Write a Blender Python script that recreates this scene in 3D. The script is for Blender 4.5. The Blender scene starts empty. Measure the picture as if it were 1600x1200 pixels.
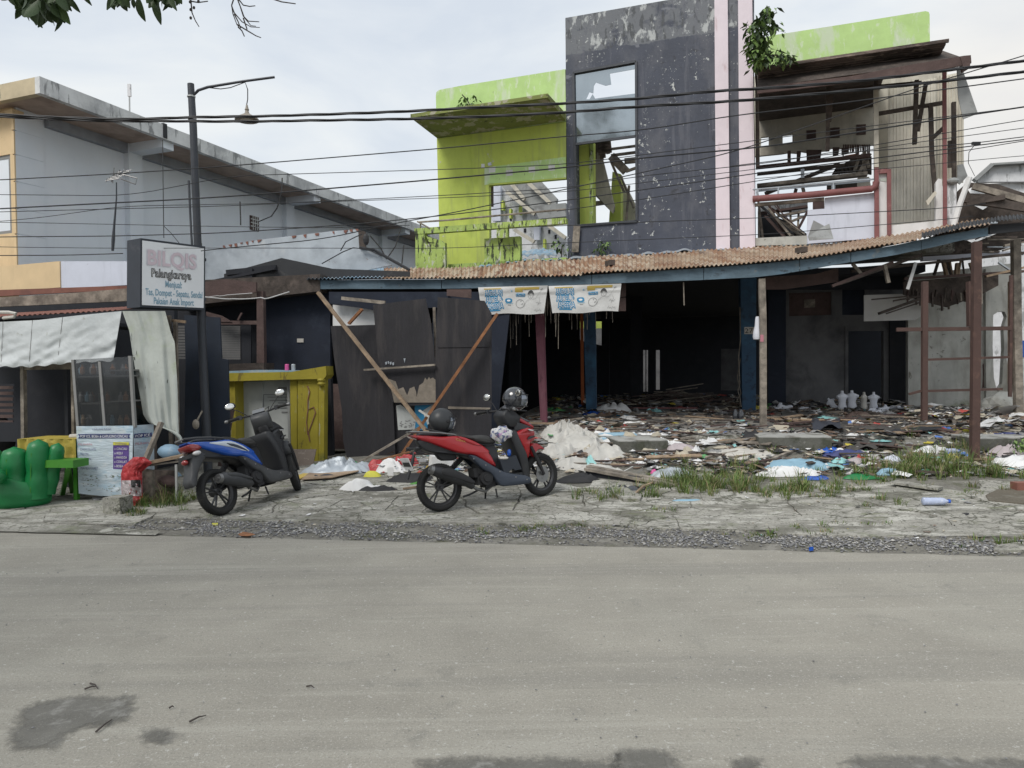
import bpy, bmesh, math, random
from math import sin, cos, pi, radians, sqrt, atan2
from mathutils import Vector as V, Matrix as M, noise
from mathutils.geometry import tessellate_polygon
random.seed(7)
sc = bpy.context.scene
COL = sc.collection

# ------------------------------------------------------------------ camera
CAM_H, FPX, CX, CY = 1.60, 1150.0, 800.0, 600.0
PITCH, ROLL = math.atan(20/1150), 0.013
cam_d = bpy.data.cameras.new('camera'); cam = bpy.data.objects.new('camera', cam_d); COL.objects.link(cam)
cam_d.sensor_width = 36; cam_d.lens = 36*FPX/1600; cam_d.clip_start = .05; cam_d.clip_end = 4000
CAMM = M.Translation((0, 0, CAM_H)) @ M.Rotation(pi/2-PITCH, 4, 'X') @ M.Rotation(-ROLL, 4, 'Z')
cam.matrix_world = CAMM
sc.camera = cam

# ------------------------------------------------------------------ light and view
sc.view_settings.view_transform = 'Standard'; sc.view_settings.look = 'None'
sc.view_settings.exposure = 0.20; sc.view_settings.gamma = 1; sc.view_settings.use_curve_mapping = False
SUN_EL, SUN_ROT = radians(46), radians(-35)
world = bpy.data.worlds.new('World'); sc.world = world; world.use_nodes = True
nt = world.node_tree; nt.nodes.clear()
def wn(t, **k):
    n = nt.nodes.new(t)
    for a, b in k.items(): setattr(n, a, b)
    return n
wo = wn('ShaderNodeOutputWorld'); bgs = wn('ShaderNodeBackground'); bgc = wn('ShaderNodeBackground'); mx = wn('ShaderNodeMixShader')
sky = wn('ShaderNodeTexSky', sky_type='NISHITA', sun_disc=False, sun_elevation=SUN_EL, sun_rotation=SUN_ROT, air_density=1.3, dust_density=2.5)
nt.links.new(sky.outputs[0], bgs.inputs[0]); bgs.inputs[1].default_value = 0.09
tc = wn('ShaderNodeTexCoord'); mp = wn('ShaderNodeMapping'); mp.inputs['Scale'].default_value = (1, 1, 3.2)
n1 = wn('ShaderNodeTexNoise'); n1.inputs['Scale'].default_value = 2.6; n1.inputs['Detail'].default_value = 6; n1.inputs['Roughness'].default_value = .55; n1.inputs['Distortion'].default_value = .4
nt.links.new(tc.outputs['Generated'], mp.inputs[0]); nt.links.new(mp.outputs[0], n1.inputs['Vector'])
cr = wn('ShaderNodeValToRGB'); e = cr.color_ramp.elements
e[0].position = .34; e[0].color = (.655, .71, .78, 1); e[1].position = .63; e[1].color = (.83, .855, .86, 1)
x_ = cr.color_ramp.elements.new(.47); x_.color = (.735, .78, .825, 1)
nt.links.new(n1.outputs[0], cr.inputs[0])
# warm light low on the horizon, to the right
sx = wn('ShaderNodeSeparateXYZ'); nt.links.new(tc.outputs['Generated'], sx.inputs[0])
dt = wn('ShaderNodeVectorMath', operation='DOT_PRODUCT'); nt.links.new(tc.outputs['Generated'], dt.inputs[0]); dt.inputs[1].default_value = tuple(V((.56, .80, .22)).normalized())
mr = wn('ShaderNodeMapRange'); mr.inputs[1].default_value = .975; mr.inputs[2].default_value = 1.0; nt.links.new(dt.outputs['Value'], mr.inputs[0])
mc = wn('ShaderNodeMixRGB'); mc.inputs[2].default_value = (.95, .82, .66, 1); nt.links.new(cr.outputs[0], mc.inputs[1])
mm = wn('ShaderNodeMath', operation='MULTIPLY'); mm.inputs[1].default_value = .40; nt.links.new(mr.outputs[0], mm.inputs[0]); nt.links.new(mm.outputs[0], mc.inputs[0])
nt.links.new(mc.outputs[0], bgc.inputs[0]); bgc.inputs[1].default_value = 1.0
mx.inputs[0].default_value = .88
nt.links.new(bgs.outputs[0], mx.inputs[1]); nt.links.new(bgc.outputs[0], mx.inputs[2]); nt.links.new(mx.outputs[0], wo.inputs[0])
sun_d = bpy.data.lights.new('sun', 'SUN'); sun_d.energy = 2.0; sun_d.angle = radians(24); sun_d.color = (1, .96, .9)
sun = bpy.data.objects.new('sun', sun_d); COL.objects.link(sun)
sd = V((sin(SUN_ROT)*cos(SUN_EL)*-1, -cos(SUN_ROT)*cos(SUN_EL)*.8, sin(SUN_EL)))  # towards the sun: behind the camera, to the left
sd = V((-.42, -.55, .80)); sun.rotation_euler = sd.to_track_quat('Z', 'Y').to_euler()
sky.sun_elevation = math.asin(sd.normalized().z); sky.sun_rotation = atan2(sd.x, sd.y)

# ------------------------------------------------------------------ geometry helpers
def ray(px, py):
    return (CAMM.to_3x3() @ V(((px-CX)/FPX, -(py-CY)/FPX, -1))).normalized()
C0 = V((0, 0, CAM_H))
def atY(px, py, Y):
    d = ray(px, py); return C0 + d*(Y/d.y)
class Frame:
    """a vertical wall frame: a runs along the wall, b into depth, z up"""
    def __init__(s, x, y, deg):
        t = radians(deg); s.o = V((x, y, 0)); s.u = V((cos(t), sin(t), 0)); s.v = V((-sin(t), cos(t), 0)); s.deg = deg
    def P(s, a, b, z): return s.o + s.u*a + s.v*b + V((0, 0, z))
    def az(s, px, py, b=0):
        d = ray(px, py); t = ((s.o + s.v*b) - C0).dot(s.v)/d.dot(s.v); p = C0 + d*t
        return ((p - s.o).dot(s.u), p.z)
    def pt(s, px, py, b=0):
        a, z = s.az(px, py, b); return s.P(a, b, z)
    def bz(s, px, py, a=0):      # on the plane that runs into depth at a
        d = ray(px, py); t = ((s.o + s.u*a) - C0).dot(s.u)/d.dot(s.u); p = C0 + d*t
        return ((p - s.o).dot(s.v), p.z)
ORG = {}
def org(o): return ORG.get(o.name, V((0, 0, 0))) if o else V((0, 0, 0))
def tag(o, label=None, cat=None, group=None, kind=None):
    if label: o['label'] = label
    if cat: o['category'] = cat
    if group: o['group'] = group
    if kind: o['kind'] = kind
    return o
def thing(name, label, cat, loc, group=None):
    o = bpy.data.objects.new(name, None); COL.objects.link(o); o.location = loc; o.empty_display_size = .2
    ORG[o.name] = V(loc); return tag(o, label, cat, group)
class MB:
    def __init__(s): s.v = []; s.f = []; s.m = []; s.mi = 0
    def add(s, vs, fs):
        k = len(s.v); s.v += [V(p) for p in vs]; s.f += [tuple(i+k for i in f) for f in fs]; s.m += [s.mi]*len(fs); return s
    def box(s, c, size, R=None):
        x, y, z = [q/2 for q in size]
        vs = [V((i*x, j*y, k*z)) for i in (-1, 1) for j in (-1, 1) for k in (-1, 1)]
        if R is not None: vs = [R @ p for p in vs]
        c = V(c)
        return s.add([p+c for p in vs], [(0, 1, 3, 2), (4, 6, 7, 5), (0, 4, 5, 1), (2, 3, 7, 6), (0, 2, 6, 4), (1, 5, 7, 3)])
    def fbox(s, F, a0, a1, b0, b1, z0, z1):
        vs = [F.P(a, b, z) for a in (a0, a1) for b in (b0, b1) for z in (z0, z1)]
        return s.add(vs, [(0, 1, 3, 2), (4, 6, 7, 5), (0, 4, 5, 1), (2, 3, 7, 6), (0, 2, 6, 4), (1, 5, 7, 3)])
    def beam(s, p0, p1, w, h, roll=0, up=V((0, 0, 1)), jit=0):
        p0 = V(p0); p1 = V(p1); d = (p1-p0).normalized()
        sd_ = d.cross(up)
        if sd_.length < 1e-3: sd_ = V((1, 0, 0))
        sd_.normalize(); u2 = sd_.cross(d)
        if roll:
            q = M.Rotation(roll, 3, d); sd_ = q @ sd_; u2 = q @ u2
        vs = []
        for p in (p0, p1):
            for i, j in ((-1, -1), (1, -1), (1, 1), (-1, 1)):
                vs.append(p + sd_*i*w/2 + u2*j*h/2 + d*random.uniform(-jit, jit))
        return s.add(vs, [(0, 3, 2, 1), (4, 5, 6, 7), (0, 1, 5, 4), (1, 2, 6, 5), (2, 3, 7, 6), (3, 0, 4, 7)])
    def tube(s, pts, r, n=8, cap=True):
        pts = [V(p) for p in pts]; k = len(pts)
        rs = r if isinstance(r, (list, tuple)) else [r]*k
        vs = []; pn = None
        for i in range(k):
            d = (pts[min(i+1, k-1)] - pts[max(i-1, 0)])
            d = d.normalized() if d.length > 1e-9 else V((0, 0, 1))
            if pn is None:
                pn = d.orthogonal().normalized()
            pn = (pn - d*pn.dot(d)); pn = pn.normalized() if pn.length > 1e-6 else d.orthogonal().normalized()
            q = d.cross(pn)
            for j in range(n):
                t = 2*pi*j/n; vs.append(pts[i] + (pn*cos(t) + q*sin(t))*rs[i])
        fs = [(i*n+j, i*n+(j+1) % n, (i+1)*n+(j+1) % n, (i+1)*n+j) for i in range(k-1) for j in range(n)]
        if cap: fs += [tuple(range(n-1, -1, -1)), tuple(range((k-1)*n, k*n))]
        return s.add(vs, fs)
    def lathe(s, prof, c, n=16, axis=V((0, 0, 1)), ang=2*pi):
        axis = V(axis).normalized(); e1 = axis.orthogonal().normalized(); e2 = axis.cross(e1); c = V(c); vs = []
        for (r, h) in prof:
            for j in range(n):
                t = ang*j/n; vs.append(c + axis*h + (e1*cos(t)+e2*sin(t))*max(r, 1e-4))
        k = len(prof)
        fs = [(i*n+j, i*n+(j+1) % n, (i+1)*n+(j+1) % n, (i+1)*n+j) for i in range(k-1) for j in range(n)]
        fs += [tuple(range(n-1, -1, -1)), tuple(range((k-1)*n, k*n))]
        return s.add(vs, fs)
    def ell(s, c, rx, ry, rz, n=12, m=8, R=None, fn=None):
        vs = []; c = V(c)
        for i in range(m+1):
            ph = pi*i/m
            for j in range(n):
                th = 2*pi*j/n; p = V((rx*sin(ph)*cos(th), ry*sin(ph)*sin(th), rz*cos(ph)))
                if fn: p = fn(p)
                if R is not None: p = R @ p
                vs.append(p+c)
        fs = [(i*n+j, (i+1)*n+j, (i+1)*n+(j+1) % n, i*n+(j+1) % n) for i in range(m) for j in range(n)]
        return s.add(vs, fs)
    def grid(s, fn, nu, nv):
        vs = [fn(i/nu, j/nv) for j in range(nv+1) for i in range(nu+1)]
        fs = [(j*(nu+1)+i, j*(nu+1)+i+1, (j+1)*(nu+1)+i+1, (j+1)*(nu+1)+i) for j in range(nv) for i in range(nu)]
        return s.add(vs, fs)
    def prism(s, outer, T0, T1, holes=()):
        """outer/holes: 2D loops; T0/T1 map a 2D point to the two 3D faces"""
        loops = [list(outer)] + [list(h) for h in holes]; flat = [p for l in loops for p in l]; n = len(flat)
        tr = tessellate_polygon([[V((p[0], p[1], 0)) for p in l] for l in loops])
        vs = [T0(*p) for p in flat] + [T1(*p) for p in flat]
        fs = [tuple(t) for t in tr] + [tuple(i+n for i in reversed(t)) for t in tr]
        k = 0
        for l in loops:
            m = len(l)
            fs += [(k+i, k+(i+1) % m, n+k+(i+1) % m, n+k+i) for i in range(m)]; k += m
        return s.add(vs, fs)
    def slab(s, F, outer, b0, b1, holes=()):
        return s.prism(outer, lambda a, z: F.P(a, b0, z), lambda a, z: F.P(a, b1, z), holes)
    def build(s, name, mat, parent=None, smooth=None, mats=None, origin=None):
        me = bpy.data.meshes.new(name)
        if parent is not None: o0 = org(parent)
        elif origin is not None: o0 = V(origin)
        else:
            xs = [p.x for p in s.v]; ys = [p.y for p in s.v]; zs = [p.z for p in s.v]
            o0 = V(((min(xs)+max(xs))/2, (min(ys)+max(ys))/2, min(zs)))
        me.from_pydata([p-o0 for p in s.v], [], s.f)
        bm = bmesh.new(); bm.from_mesh(me)
        for i, f in enumerate(bm.faces): f.material_index = s.m[i] if i < len(s.m) else 0
        if len(s.f) < 60000: bmesh.ops.recalc_face_normals(bm, faces=bm.faces)
        bm.to_mesh(me); bm.free()
        for m_ in (mats or [mat]): me.materials.append(m_)
        if smooth:
            me.shade_smooth(); me.set_sharp_from_angle(angle=radians(smooth))
        o = bpy.data.objects.new(name, me); COL.objects.link(o)
        if parent is not None: o.parent = parent; ORG[o.name] = o0
        else: o.location = o0; ORG[o.name] = o0
        return o
def rn(a, b): return random.uniform(a, b)
def fbm(p, s=1.0, seed=0): return noise.fractal(V((p[0]*s+seed*13.7, p[1]*s+seed*7.1, (p[2] if len(p) > 2 else 0)*s)), .9, 2.1, 4)
def lerp(a, b, t): return a+(b-a)*t
def pl(pts, t):      # piecewise linear
    if t <= pts[0][0]: return pts[0][1]
    for (x0, y0), (x1, y1) in zip(pts, pts[1:]):
        if t <= x1: return y0+(y1-y0)*(t-x0)/(x1-x0)
    return pts[-1][1]
def ragged(p0, p1, n, amp, seed=0):
    """points from p0 to p1 with jitter across the line"""
    r = random.Random(seed); p0 = V(p0).to_2d() if len(p0) > 2 else V(p0); p1 = V(p1); d = p1-p0; q = V((-d.y, d.x)).normalized(); out = []
    for i in range(n+1):
        t = i/n + (r.uniform(-.3, .3)/n if 0 < i < n else 0)
        p = p0+d*t + q*(r.uniform(-amp, amp) if 0 < i < n else 0); out.append((p.x, p.y))
    return out

# ------------------------------------------------------------------ materials
def mat(name, base, rough=.8, layers=(), bump=.0, bs=30, metal=0, spec=None, coat=0, vary=.12, vs=3.0, alpha=None, trans=0, emit=None, grain=0, gs=(1, 1, 1), bst=(1, 1, 1), cracks=()):
    m = bpy.data.materials.new(name); m.use_nodes = True; nt = m.node_tree; N = nt.nodes; L = nt.links; b = N['Principled BSDF']
    b.inputs['Roughness'].default_value = rough; b.inputs['Metallic'].default_value = metal
    if spec is not None: b.inputs['Specular IOR Level'].default_value = spec
    if coat: b.inputs['Coat Weight'].default_value = coat; b.inputs['Coat Roughness'].default_value = .08
    if trans: b.inputs['Transmission Weight'].default_value = trans
    if alpha is not None: b.inputs['Alpha'].default_value = alpha
    tc = N.new('ShaderNodeTexCoord')
    def nz(scale, detail=5, st=(1, 1, 1), rg=.6, dist=0, off=0):
        mp = N.new('ShaderNodeMapping'); mp.inputs['Scale'].default_value = st; mp.inputs['Location'].default_value = (off, off*.7, off*1.3)
        L.new(tc.outputs['Object'], mp.inputs[0])
        n = N.new('ShaderNodeTexNoise'); n.inputs['Scale'].default_value = scale; n.inputs['Detail'].default_value = detail; n.inputs['Roughness'].default_value = rg; n.inputs['Distortion'].default_value = dist
        L.new(mp.outputs[0], n.inputs['Vector']); return n.outputs[0]
    col = N.new('ShaderNodeMixRGB'); lo = [c*(1-vary) for c in base]; hi = [min(1, c*(1+vary)) for c in base]
    col.inputs[1].default_value = (*lo, 1); col.inputs[2].default_value = (*hi, 1)
    rmp = N.new('ShaderNodeMapRange'); rmp.inputs[1].default_value = .35; rmp.inputs[2].default_value = .65
    L.new(nz(vs, 6), rmp.inputs[0]); L.new(rmp.outputs[0], col.inputs[0]); cur = col.outputs[0]
    if grain:
        g = N.new('ShaderNodeMixRGB'); g.blend_type = 'MULTIPLY'; g.inputs[0].default_value = 1
        r2 = N.new('ShaderNodeMapRange'); r2.inputs[1].default_value = .3; r2.inputs[2].default_value = .7; r2.inputs[3].default_value = 1-grain; r2.inputs[4].default_value = 1+grain*.6
        L.new(nz(1.0, 6, gs, .7), r2.inputs[0]); L.new(cur, g.inputs[1]); L.new(r2.outputs[0], g.inputs[2]); cur = g.outputs[0]
    for i, ly in enumerate(layers):
        # ly: color, scale, threshold, soft, stretch, factor, (zlo, zhi) in object space
        c, s_, th, soft = ly[0], ly[1], ly[2], ly[3]; st = ly[4] if len(ly) > 4 and ly[4] else (1, 1, 1); fc = ly[5] if len(ly) > 5 else 1; zz = ly[6] if len(ly) > 6 else None
        r = N.new('ShaderNodeMapRange'); r.inputs[1].default_value = th; r.inputs[2].default_value = th+soft; r.inputs[3].default_value = 0; r.inputs[4].default_value = fc
        src = nz(s_, 8, st, .65, .3, i*3.7+1.1)
        if len(ly) > 7:
            cm = N.new('ShaderNodeMath'); cm.operation = 'MULTIPLY_ADD'; cm.inputs[1].default_value = .45; cm.inputs[2].default_value = -.225; L.new(nz(ly[7], 3, (1, 1, .7), off=9+i), cm.inputs[0])
            ca = N.new('ShaderNodeMath'); ca.operation = 'ADD'; L.new(src, ca.inputs[0]); L.new(cm.outputs[0], ca.inputs[1]); src = ca.outputs[0]
        if zz:
            sp = N.new('ShaderNodeSeparateXYZ'); L.new(tc.outputs['Object'], sp.inputs[0])
            zr = N.new('ShaderNodeMapRange'); zr.inputs[1].default_value = zz[0]; zr.inputs[2].default_value = zz[1]; zr.inputs[3].default_value = .0; zr.inputs[4].default_value = .32
            L.new(sp.outputs[2], zr.inputs[0]); ad = N.new('ShaderNodeMath'); ad.operation = 'ADD'; L.new(src, ad.inputs[0]); L.new(zr.outputs[0], ad.inputs[1]); src = ad.outputs[0]
        L.new(src, r.inputs[0])
        x = N.new('ShaderNodeMixRGB'); x.inputs[2].default_value = (*c, 1); L.new(r.outputs[0], x.inputs[0]); L.new(cur, x.inputs[1]); cur = x.outputs[0]
    if cracks:
        for sc_k, wd, th_ in cracks:
            mp = N.new('ShaderNodeMapping'); L.new(tc.outputs['Object'], mp.inputs[0])
            nw = N.new('ShaderNodeTexNoise'); nw.inputs['Scale'].default_value = sc_k*1.6; nw.inputs['Detail'].default_value = 5; L.new(mp.outputs[0], nw.inputs['Vector'])
            ad = N.new('ShaderNodeMixRGB'); ad.blend_type = 'LINEAR_LIGHT'; ad.inputs[0].default_value = .5/sc_k; L.new(mp.outputs[0], ad.inputs[1]); L.new(nw.outputs['Color'], ad.inputs[2])
            vo = N.new('ShaderNodeTexVoronoi'); vo.feature = 'DISTANCE_TO_EDGE'; vo.inputs['Scale'].default_value = sc_k; L.new(ad.outputs[0], vo.inputs['Vector'])
            r1 = N.new('ShaderNodeMapRange'); r1.inputs[1].default_value = 0; r1.inputs[2].default_value = wd; r1.inputs[3].default_value = 1; r1.inputs[4].default_value = 0; L.new(vo.outputs[0], r1.inputs[0])
            r2 = N.new('ShaderNodeMapRange'); r2.inputs[1].default_value = th_; r2.inputs[2].default_value = th_+.06; r2.inputs[4].default_value = .9; L.new(nz(sc_k*.7, 3, off=5+sc_k), r2.inputs[0])
            mu = N.new('ShaderNodeMath'); mu.operation = 'MULTIPLY'; L.new(r1.outputs[0], mu.inputs[0]); L.new(r2.outputs[0], mu.inputs[1])
            x = N.new('ShaderNodeMixRGB'); x.inputs[2].default_value = (base[0]*.22, base[1]*.23, base[2]*.18, 1); L.new(mu.outputs[0], x.inputs[0]); L.new(cur, x.inputs[1]); cur = x.outputs[0]
    L.new(cur, b.inputs['Base Color'])
    if bump:
        bp = N.new('ShaderNodeBump'); bp.inputs['Strength'].default_value = bump; bp.inputs['Distance'].default_value = .02
        L.new(nz(bs, 6, bst, .65), bp.inputs['Height']); L.new(bp.outputs[0], b.inputs['Normal'])
    if emit: b.inputs['Emission Color'].default_value = (*emit[0], 1); b.inputs['Emission Strength'].default_value = emit[1]
    return m
W = .0
MT = {}
def mk(k, *a, **kw): MT[k] = mat(k, *a, **kw)
mk('asphalt', (.292, .276, .238), .9, [((.325, .315, .275), .55, .50, .25, (1, 1, 1), .6), ((.225, .215, .19), .9, .49, .12, (.10, 2.2, 1), .6), ((.38, .365, .32), 1.7, .54, .12, (.12, 2.6, 1), .55), ((.37, .355, .31), 6, .58, .08, (.15, 2.6, 1), .4), ((.19, .185, .165), 3.5, .60, .10, (1, 1, 1), .5), ((.17, .165, .145), 80, .55, .06, (1, 1, 1), .45), ((.46, .45, .40), 95, .56, .05, None, .5), ((.13, .13, .12), 38, .63, .04, None, .5), ((.50, .49, .46), 30, .63, .02, None, .7)], bump=.4, bs=90, vary=.1, vs=1.3)
mk('concrete', (.33, .32, .285), .9, [((.15, .145, .12), 1.3, .49, .10, (.7, 1.6, 1), .85), ((.50, .49, .445), 2.6, .53, .05, (.7, 1.8, 1), .85), ((.15, .17, .09), 2.2, .58, .10, None, .6), ((.10, .10, .085), 40, .56, .05, None, .75), ((.08, .08, .065), 6, .60, .03, (.8, 2.4, 1), .8), ((.13, .145, .07), 3.5, .60, .06, (.8, 2, 1), .7)], bump=.9, bs=35, vary=.18, vs=5, cracks=((1.3, .022, .46), (4.5, .05, .52), (11, .10, .57)))
mk('platform', (.21, .20, .185), .85, [((.11, .105, .095), 3, .50, .15, None, .8), ((.36, .355, .34), 8, .55, .1, None, .5), ((.08, .09, .05), 2, .6, .1, None, .6)], bump=.4, bs=30, vary=.15)
mk('soil', (.12, .105, .08), .95, [((.17, .16, .13), 6, .52, .1, None, .7), ((.05, .06, .03), 3, .55, .1, None, .7), ((.03, .028, .024), 25, .58, .1, None, .6)], bump=.8, bs=30)
mk('gravel', (.22, .22, .225), .9, [((.10, .10, .11), 30, .5, .05), ((.36, .35, .34), 45, .6, .04)], bump=.3, vary=.3, vs=40)
mk('lime', (.48, .57, .11), .75, [((.33, .38, .13), 1.3, .52, .12, (3, 3, .3), .6), ((.50, .50, .42), 5, .66, .02, (1, 1, .6), .9), ((.26, .36, .05), 1.2, .55, .2, (3, 3, .6), .5), ((.12, .13, .06), 9, .68, .05, None, .7)], bump=.15, bs=20, vary=.06)
mk('lime_pale', (.44, .62, .24), .75, [((.56, .62, .50), 1.6, .51, .10, (1.6, 1.6, .5), .75), ((.60, .68, .50), 4, .58, .05, (2, 2, .7), .7), ((.14, .15, .10), 12, .67, .04, (1, 1, .5), .8)], bump=.15, bs=20, vary=.06)
mk('lime_mossy', (.33, .44, .12), .85, [((.48, .50, .42), 6, .57, .03, (1, 1, .5), .9), ((.03, .035, .025), 7, .53, .06, (2, 2, .5), .95), ((.15, .20, .04), 3, .58, .1, None, .7)], bump=.4, bs=30)
mk('ledge', (.20, .23, .07), .9, [((.38, .36, .28), 3.5, .54, .03, None, .9), ((.05, .05, .04), 5, .60, .06, None, .8)], bump=.4, bs=25)
mk('charcoal', (.052, .060, .084), .7, [((.10, .105, .125), 1.3, .5, .15, (1, 1, .6), .8), ((.03, .032, .04), 3, .60, .06, None, .8), ((.15, .16, .175), 2.0, .70, .08, (1, 1, 1), .85, (8.5, 8.62)), ((.44, .46, .46), 2.6, .865, .05, (1.5, 1.5, .8), .9, (8.45, 8.65)), ((.05, .055, .06), 5, .865, .06, (1.5, 1.5, .5), .8, (8.5, 8.62)), ((.48, .50, .49), 8, .655, .012, (1, 1, .9), .95, None, .9), ((.48, .50, .49), 2.6, .66, .010, (1.3, 1.3, 1), .95), ((.48, .50, .49), 20, .66, .02, None, .8, None, 1.1), ((.12, .125, .15), 1.8, .54, .1, (3, 3, .25), .5), ((.18, .19, .22), 1.1, .635, .01, (1, 1, 2.6), .7)], bump=.3, bs=14, vary=.1)
mk('pink', (.70, .62, .67), .75, [((.45, .30, .31), 2.5, .60, .08, (2, 2, .5), .5), ((.30, .27, .29), 7, .66, .05, (1, 1, .4), .6)], bump=.1, vary=.04)
mk('white_wall', (.68, .68, .68), .8, [((.38, .38, .36), 1.8, .52, .2, (2, 2, .5), .6), ((.16, .15, .13), 7, .66, .06, (2, 2, .5), .7)], bump=.15, vary=.05)
mk('white_dirty', (.42, .42, .39), .85, [((.20, .19, .16), 1.6, .50, .2, (2, 2, .6), .7), ((.10, .09, .07), 6, .61, .06, None, .8), ((.12, .14, .05), 2, .75, .15, None, .9, (.55, .0))], bump=.3, bs=20)
mk('lavender_wall', (.58, .61, .70), .8, [((.40, .43, .50), 2, .5, .2, (2, 2, .4), .6), ((.30, .30, .32), 7, .68, .05, None, .6)], bump=.1, vary=.04)
mk('grey_wall', (.70, .745, .80), .8, [((.74, .76, .79), .5, .5, .2, None, .7), ((.62, .66, .71), 1.2, .56, .2, (3, 3, .3), .5)], bump=.08, vary=.04, vs=1)
mk('grey_beam', (.30, .32, .36), .8, [((.22, .235, .26), 2, .5, .2, None, .6)])
mk('yellow_wall', (.66, .50, .30), .8, [((.48, .37, .23), 1.5, .52, .2, (2, 2, .4), .6), ((.20, .17, .12), 8, .70, .04, None, .7)], bump=.08, vary=.05)
mk('soffit', (.40, .31, .26), .85, [((.20, .15, .125), 1.5, .5, .2, None, .7)])
mk('fascia_white', (.62, .63, .63), .85, [((.16, .165, .17), 3.2, .57, .05, (1.5, 1.5, .35), .8), ((.30, .31, .32), 1.0, .5, .1, None, .6)], bump=.2, bs=12)
mk('fascia_yellow', (.52, .44, .30), .85, [((.14, .13, .11), 5, .62, .05, (1.5, 1.5, .5), .8)], bump=.2)
mk('cladding', (.72, .68, .59), .8, [((.50, .46, .38), 1.5, .5, .2, (2, 2, .5), .7), ((.25, .21, .17), 3, .62, .08, (2, 2, .4), .6)], bump=.1)
mk('beige_wall', (.50, .47, .40), .85, [((.27, .25, .215), 1.5, .5, .2, (2, 2, .5), .7), ((.14, .12, .10), 6, .66, .06, None, .6)], bump=.15)
mk('maroon', (.20, .075, .075), .7, [((.30, .16, .15), 6, .58, .1, None, .6), ((.10, .05, .045), 12, .62, .06, None, .7)], bump=.2)
mk('maroon_post', (.20, .072, .10), .7, [((.28, .14, .16), 6, .58, .1, (1, 1, .2), .6), ((.07, .03, .04), 9, .6, .06, (1, 1, .3), .7)], bump=.2)
mk('wood_grey', (.24, .21, .175), .9, [((.12, .10, .085), 2, .5, .2, None, .6), ((.36, .33, .29), 5, .62, .1, None, .5)], bump=.5, bs=20, grain=.5, gs=(6, 6, 6), vary=.25)
mk('wood_dark', (.075, .06, .052), .9, [((.15, .12, .10), 4, .56, .12, None, .6), ((.03, .025, .02), 3, .55, .1, None, .7)], bump=.5, bs=20, grain=.4, gs=(8, 8, 8), vary=.25)
mk('wood_tan', (.30, .22, .15), .85, [((.18, .12, .08), 3, .55, .1, None, .6)], bump=.4, bs=25, grain=.4, gs=(9, 9, 9), vary=.2)
mk('wood_orange', (.26, .115, .05), .8, [((.15, .07, .035), 4, .52, .12, None, .7)], bump=.3, bs=25, grain=.4, gs=(9, 9, 9))
mk('wood_brown', (.085, .055, .05), .85, [((.145, .105, .095), 3, .56, .15, None, .6), ((.05, .035, .03), 7, .6, .08, None, .7)], bump=.5, bs=18, vary=.2)
mk('rotten', (.15, .115, .10), .95, [((.05, .04, .035), 2.5, .5, .06, (.6, .6, 4), .85), ((.30, .24, .20), 4, .57, .06, (.6, .6, 4), .8)], bump=.8, bs=12, bst=(1, 1, 5))
mk('blue_fascia', (.095, .145, .185), .7, [((.10, .17, .23), 2.5, .52, .2, None, .8), ((.16, .17, .17), 4, .63, .06, None, .7), ((.035, .045, .055), 5, .6, .05, (1, 1, 2), .8)], bump=.3, bs=10, grain=.2, gs=(5, 5, 25), vary=.15)
mk('blue_pillar', (.035, .085, .155), .75, [((.05, .15, .26), 2, .52, .15, None, .8), ((.02, .035, .06), 4, .57, .08, None, .8)], bump=.3, bs=15)
mk('orange_post', (.42, .11, .03), .7, [((.2, .06, .03), 5, .58, .1, None, .6)])
mk('rust', (.27, .15, .085), .75, [((.47, .40, .31), 2.2, .47, .06, (5, .25, .4), .9), ((.16, .06, .028), 1.6, .53, .06, (5, .25, .4), .9), ((.06, .045, .04), 1.2, .62, .05, (5, .3, .4), .7), ((.34, .26, .18), .8, .50, .1, None, .6)], bump=.2, metal=.15, vary=.15)
mk('rust_red', (.22, .09, .065), .7, [((.14, .06, .05), 2, .52, .1, None, .7), ((.30, .16, .12), 8, .62, .05, None, .5)], bump=.15)
mk('zinc', (.42, .46, .50), .5, [((.28, .31, .35), 2, .5, .15, None, .7), ((.18, .10, .06), 5, .66, .05, None, .8), ((.55, .57, .58), 1, .58, .1, None, .6)], bump=.15, metal=.35, vary=.1)
mk('zinc_blue', (.22, .34, .45), .6, [((.40, .42, .42), 3, .52, .1, None, .8), ((.28, .15, .09), 3.5, .60, .06, None, .8)], metal=.2)
mk('dark_sheet', (.028, .030, .034), .8, [((.09, .09, .09), 3, .6, .1, None, .6)], bump=.2)
mk('soot', (.018, .020, .026), .9, [((.035, .035, .04), 2, .55, .15, None, .6)], bump=.2)  # near-black base: the deep shade of the interiors is put into the colour
mk('soot_blue', (.011, .016, .030), .85, [((.03, .04, .06), 2, .55, .15, None, .6)], bump=.15)  # bluish version, interior shade painted in as well
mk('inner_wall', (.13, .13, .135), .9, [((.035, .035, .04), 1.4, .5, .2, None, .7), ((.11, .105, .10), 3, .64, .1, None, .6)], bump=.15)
mk('ply_black', (.019, .018, .022), .75, [((.042, .037, .038), 1.3, .52, .12, (3, 3, .5), .8), ((.02, .018, .022), 3, .56, .1, (5, 5, .5), .7), ((.16, .15, .14), 26, .71, .03, (1, 1, 6), .7)], bump=.25, bs=12, bst=(6, 6, 1), grain=.25, gs=(22, 22, 2))
mk('ply_bare', (.22, .19, .155), .85, [((.12, .10, .085), 5, .6, .1, None, .6)], bump=.2, grain=.2, gs=(12, 12, 12))
mk('tarp', (.52, .55, .56), .6, [((.36, .39, .40), 2, .5, .2, None, .7), ((.25, .25, .2), 8, .66, .06, None, .6)], bump=.5, bs=8, vary=.05)
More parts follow.
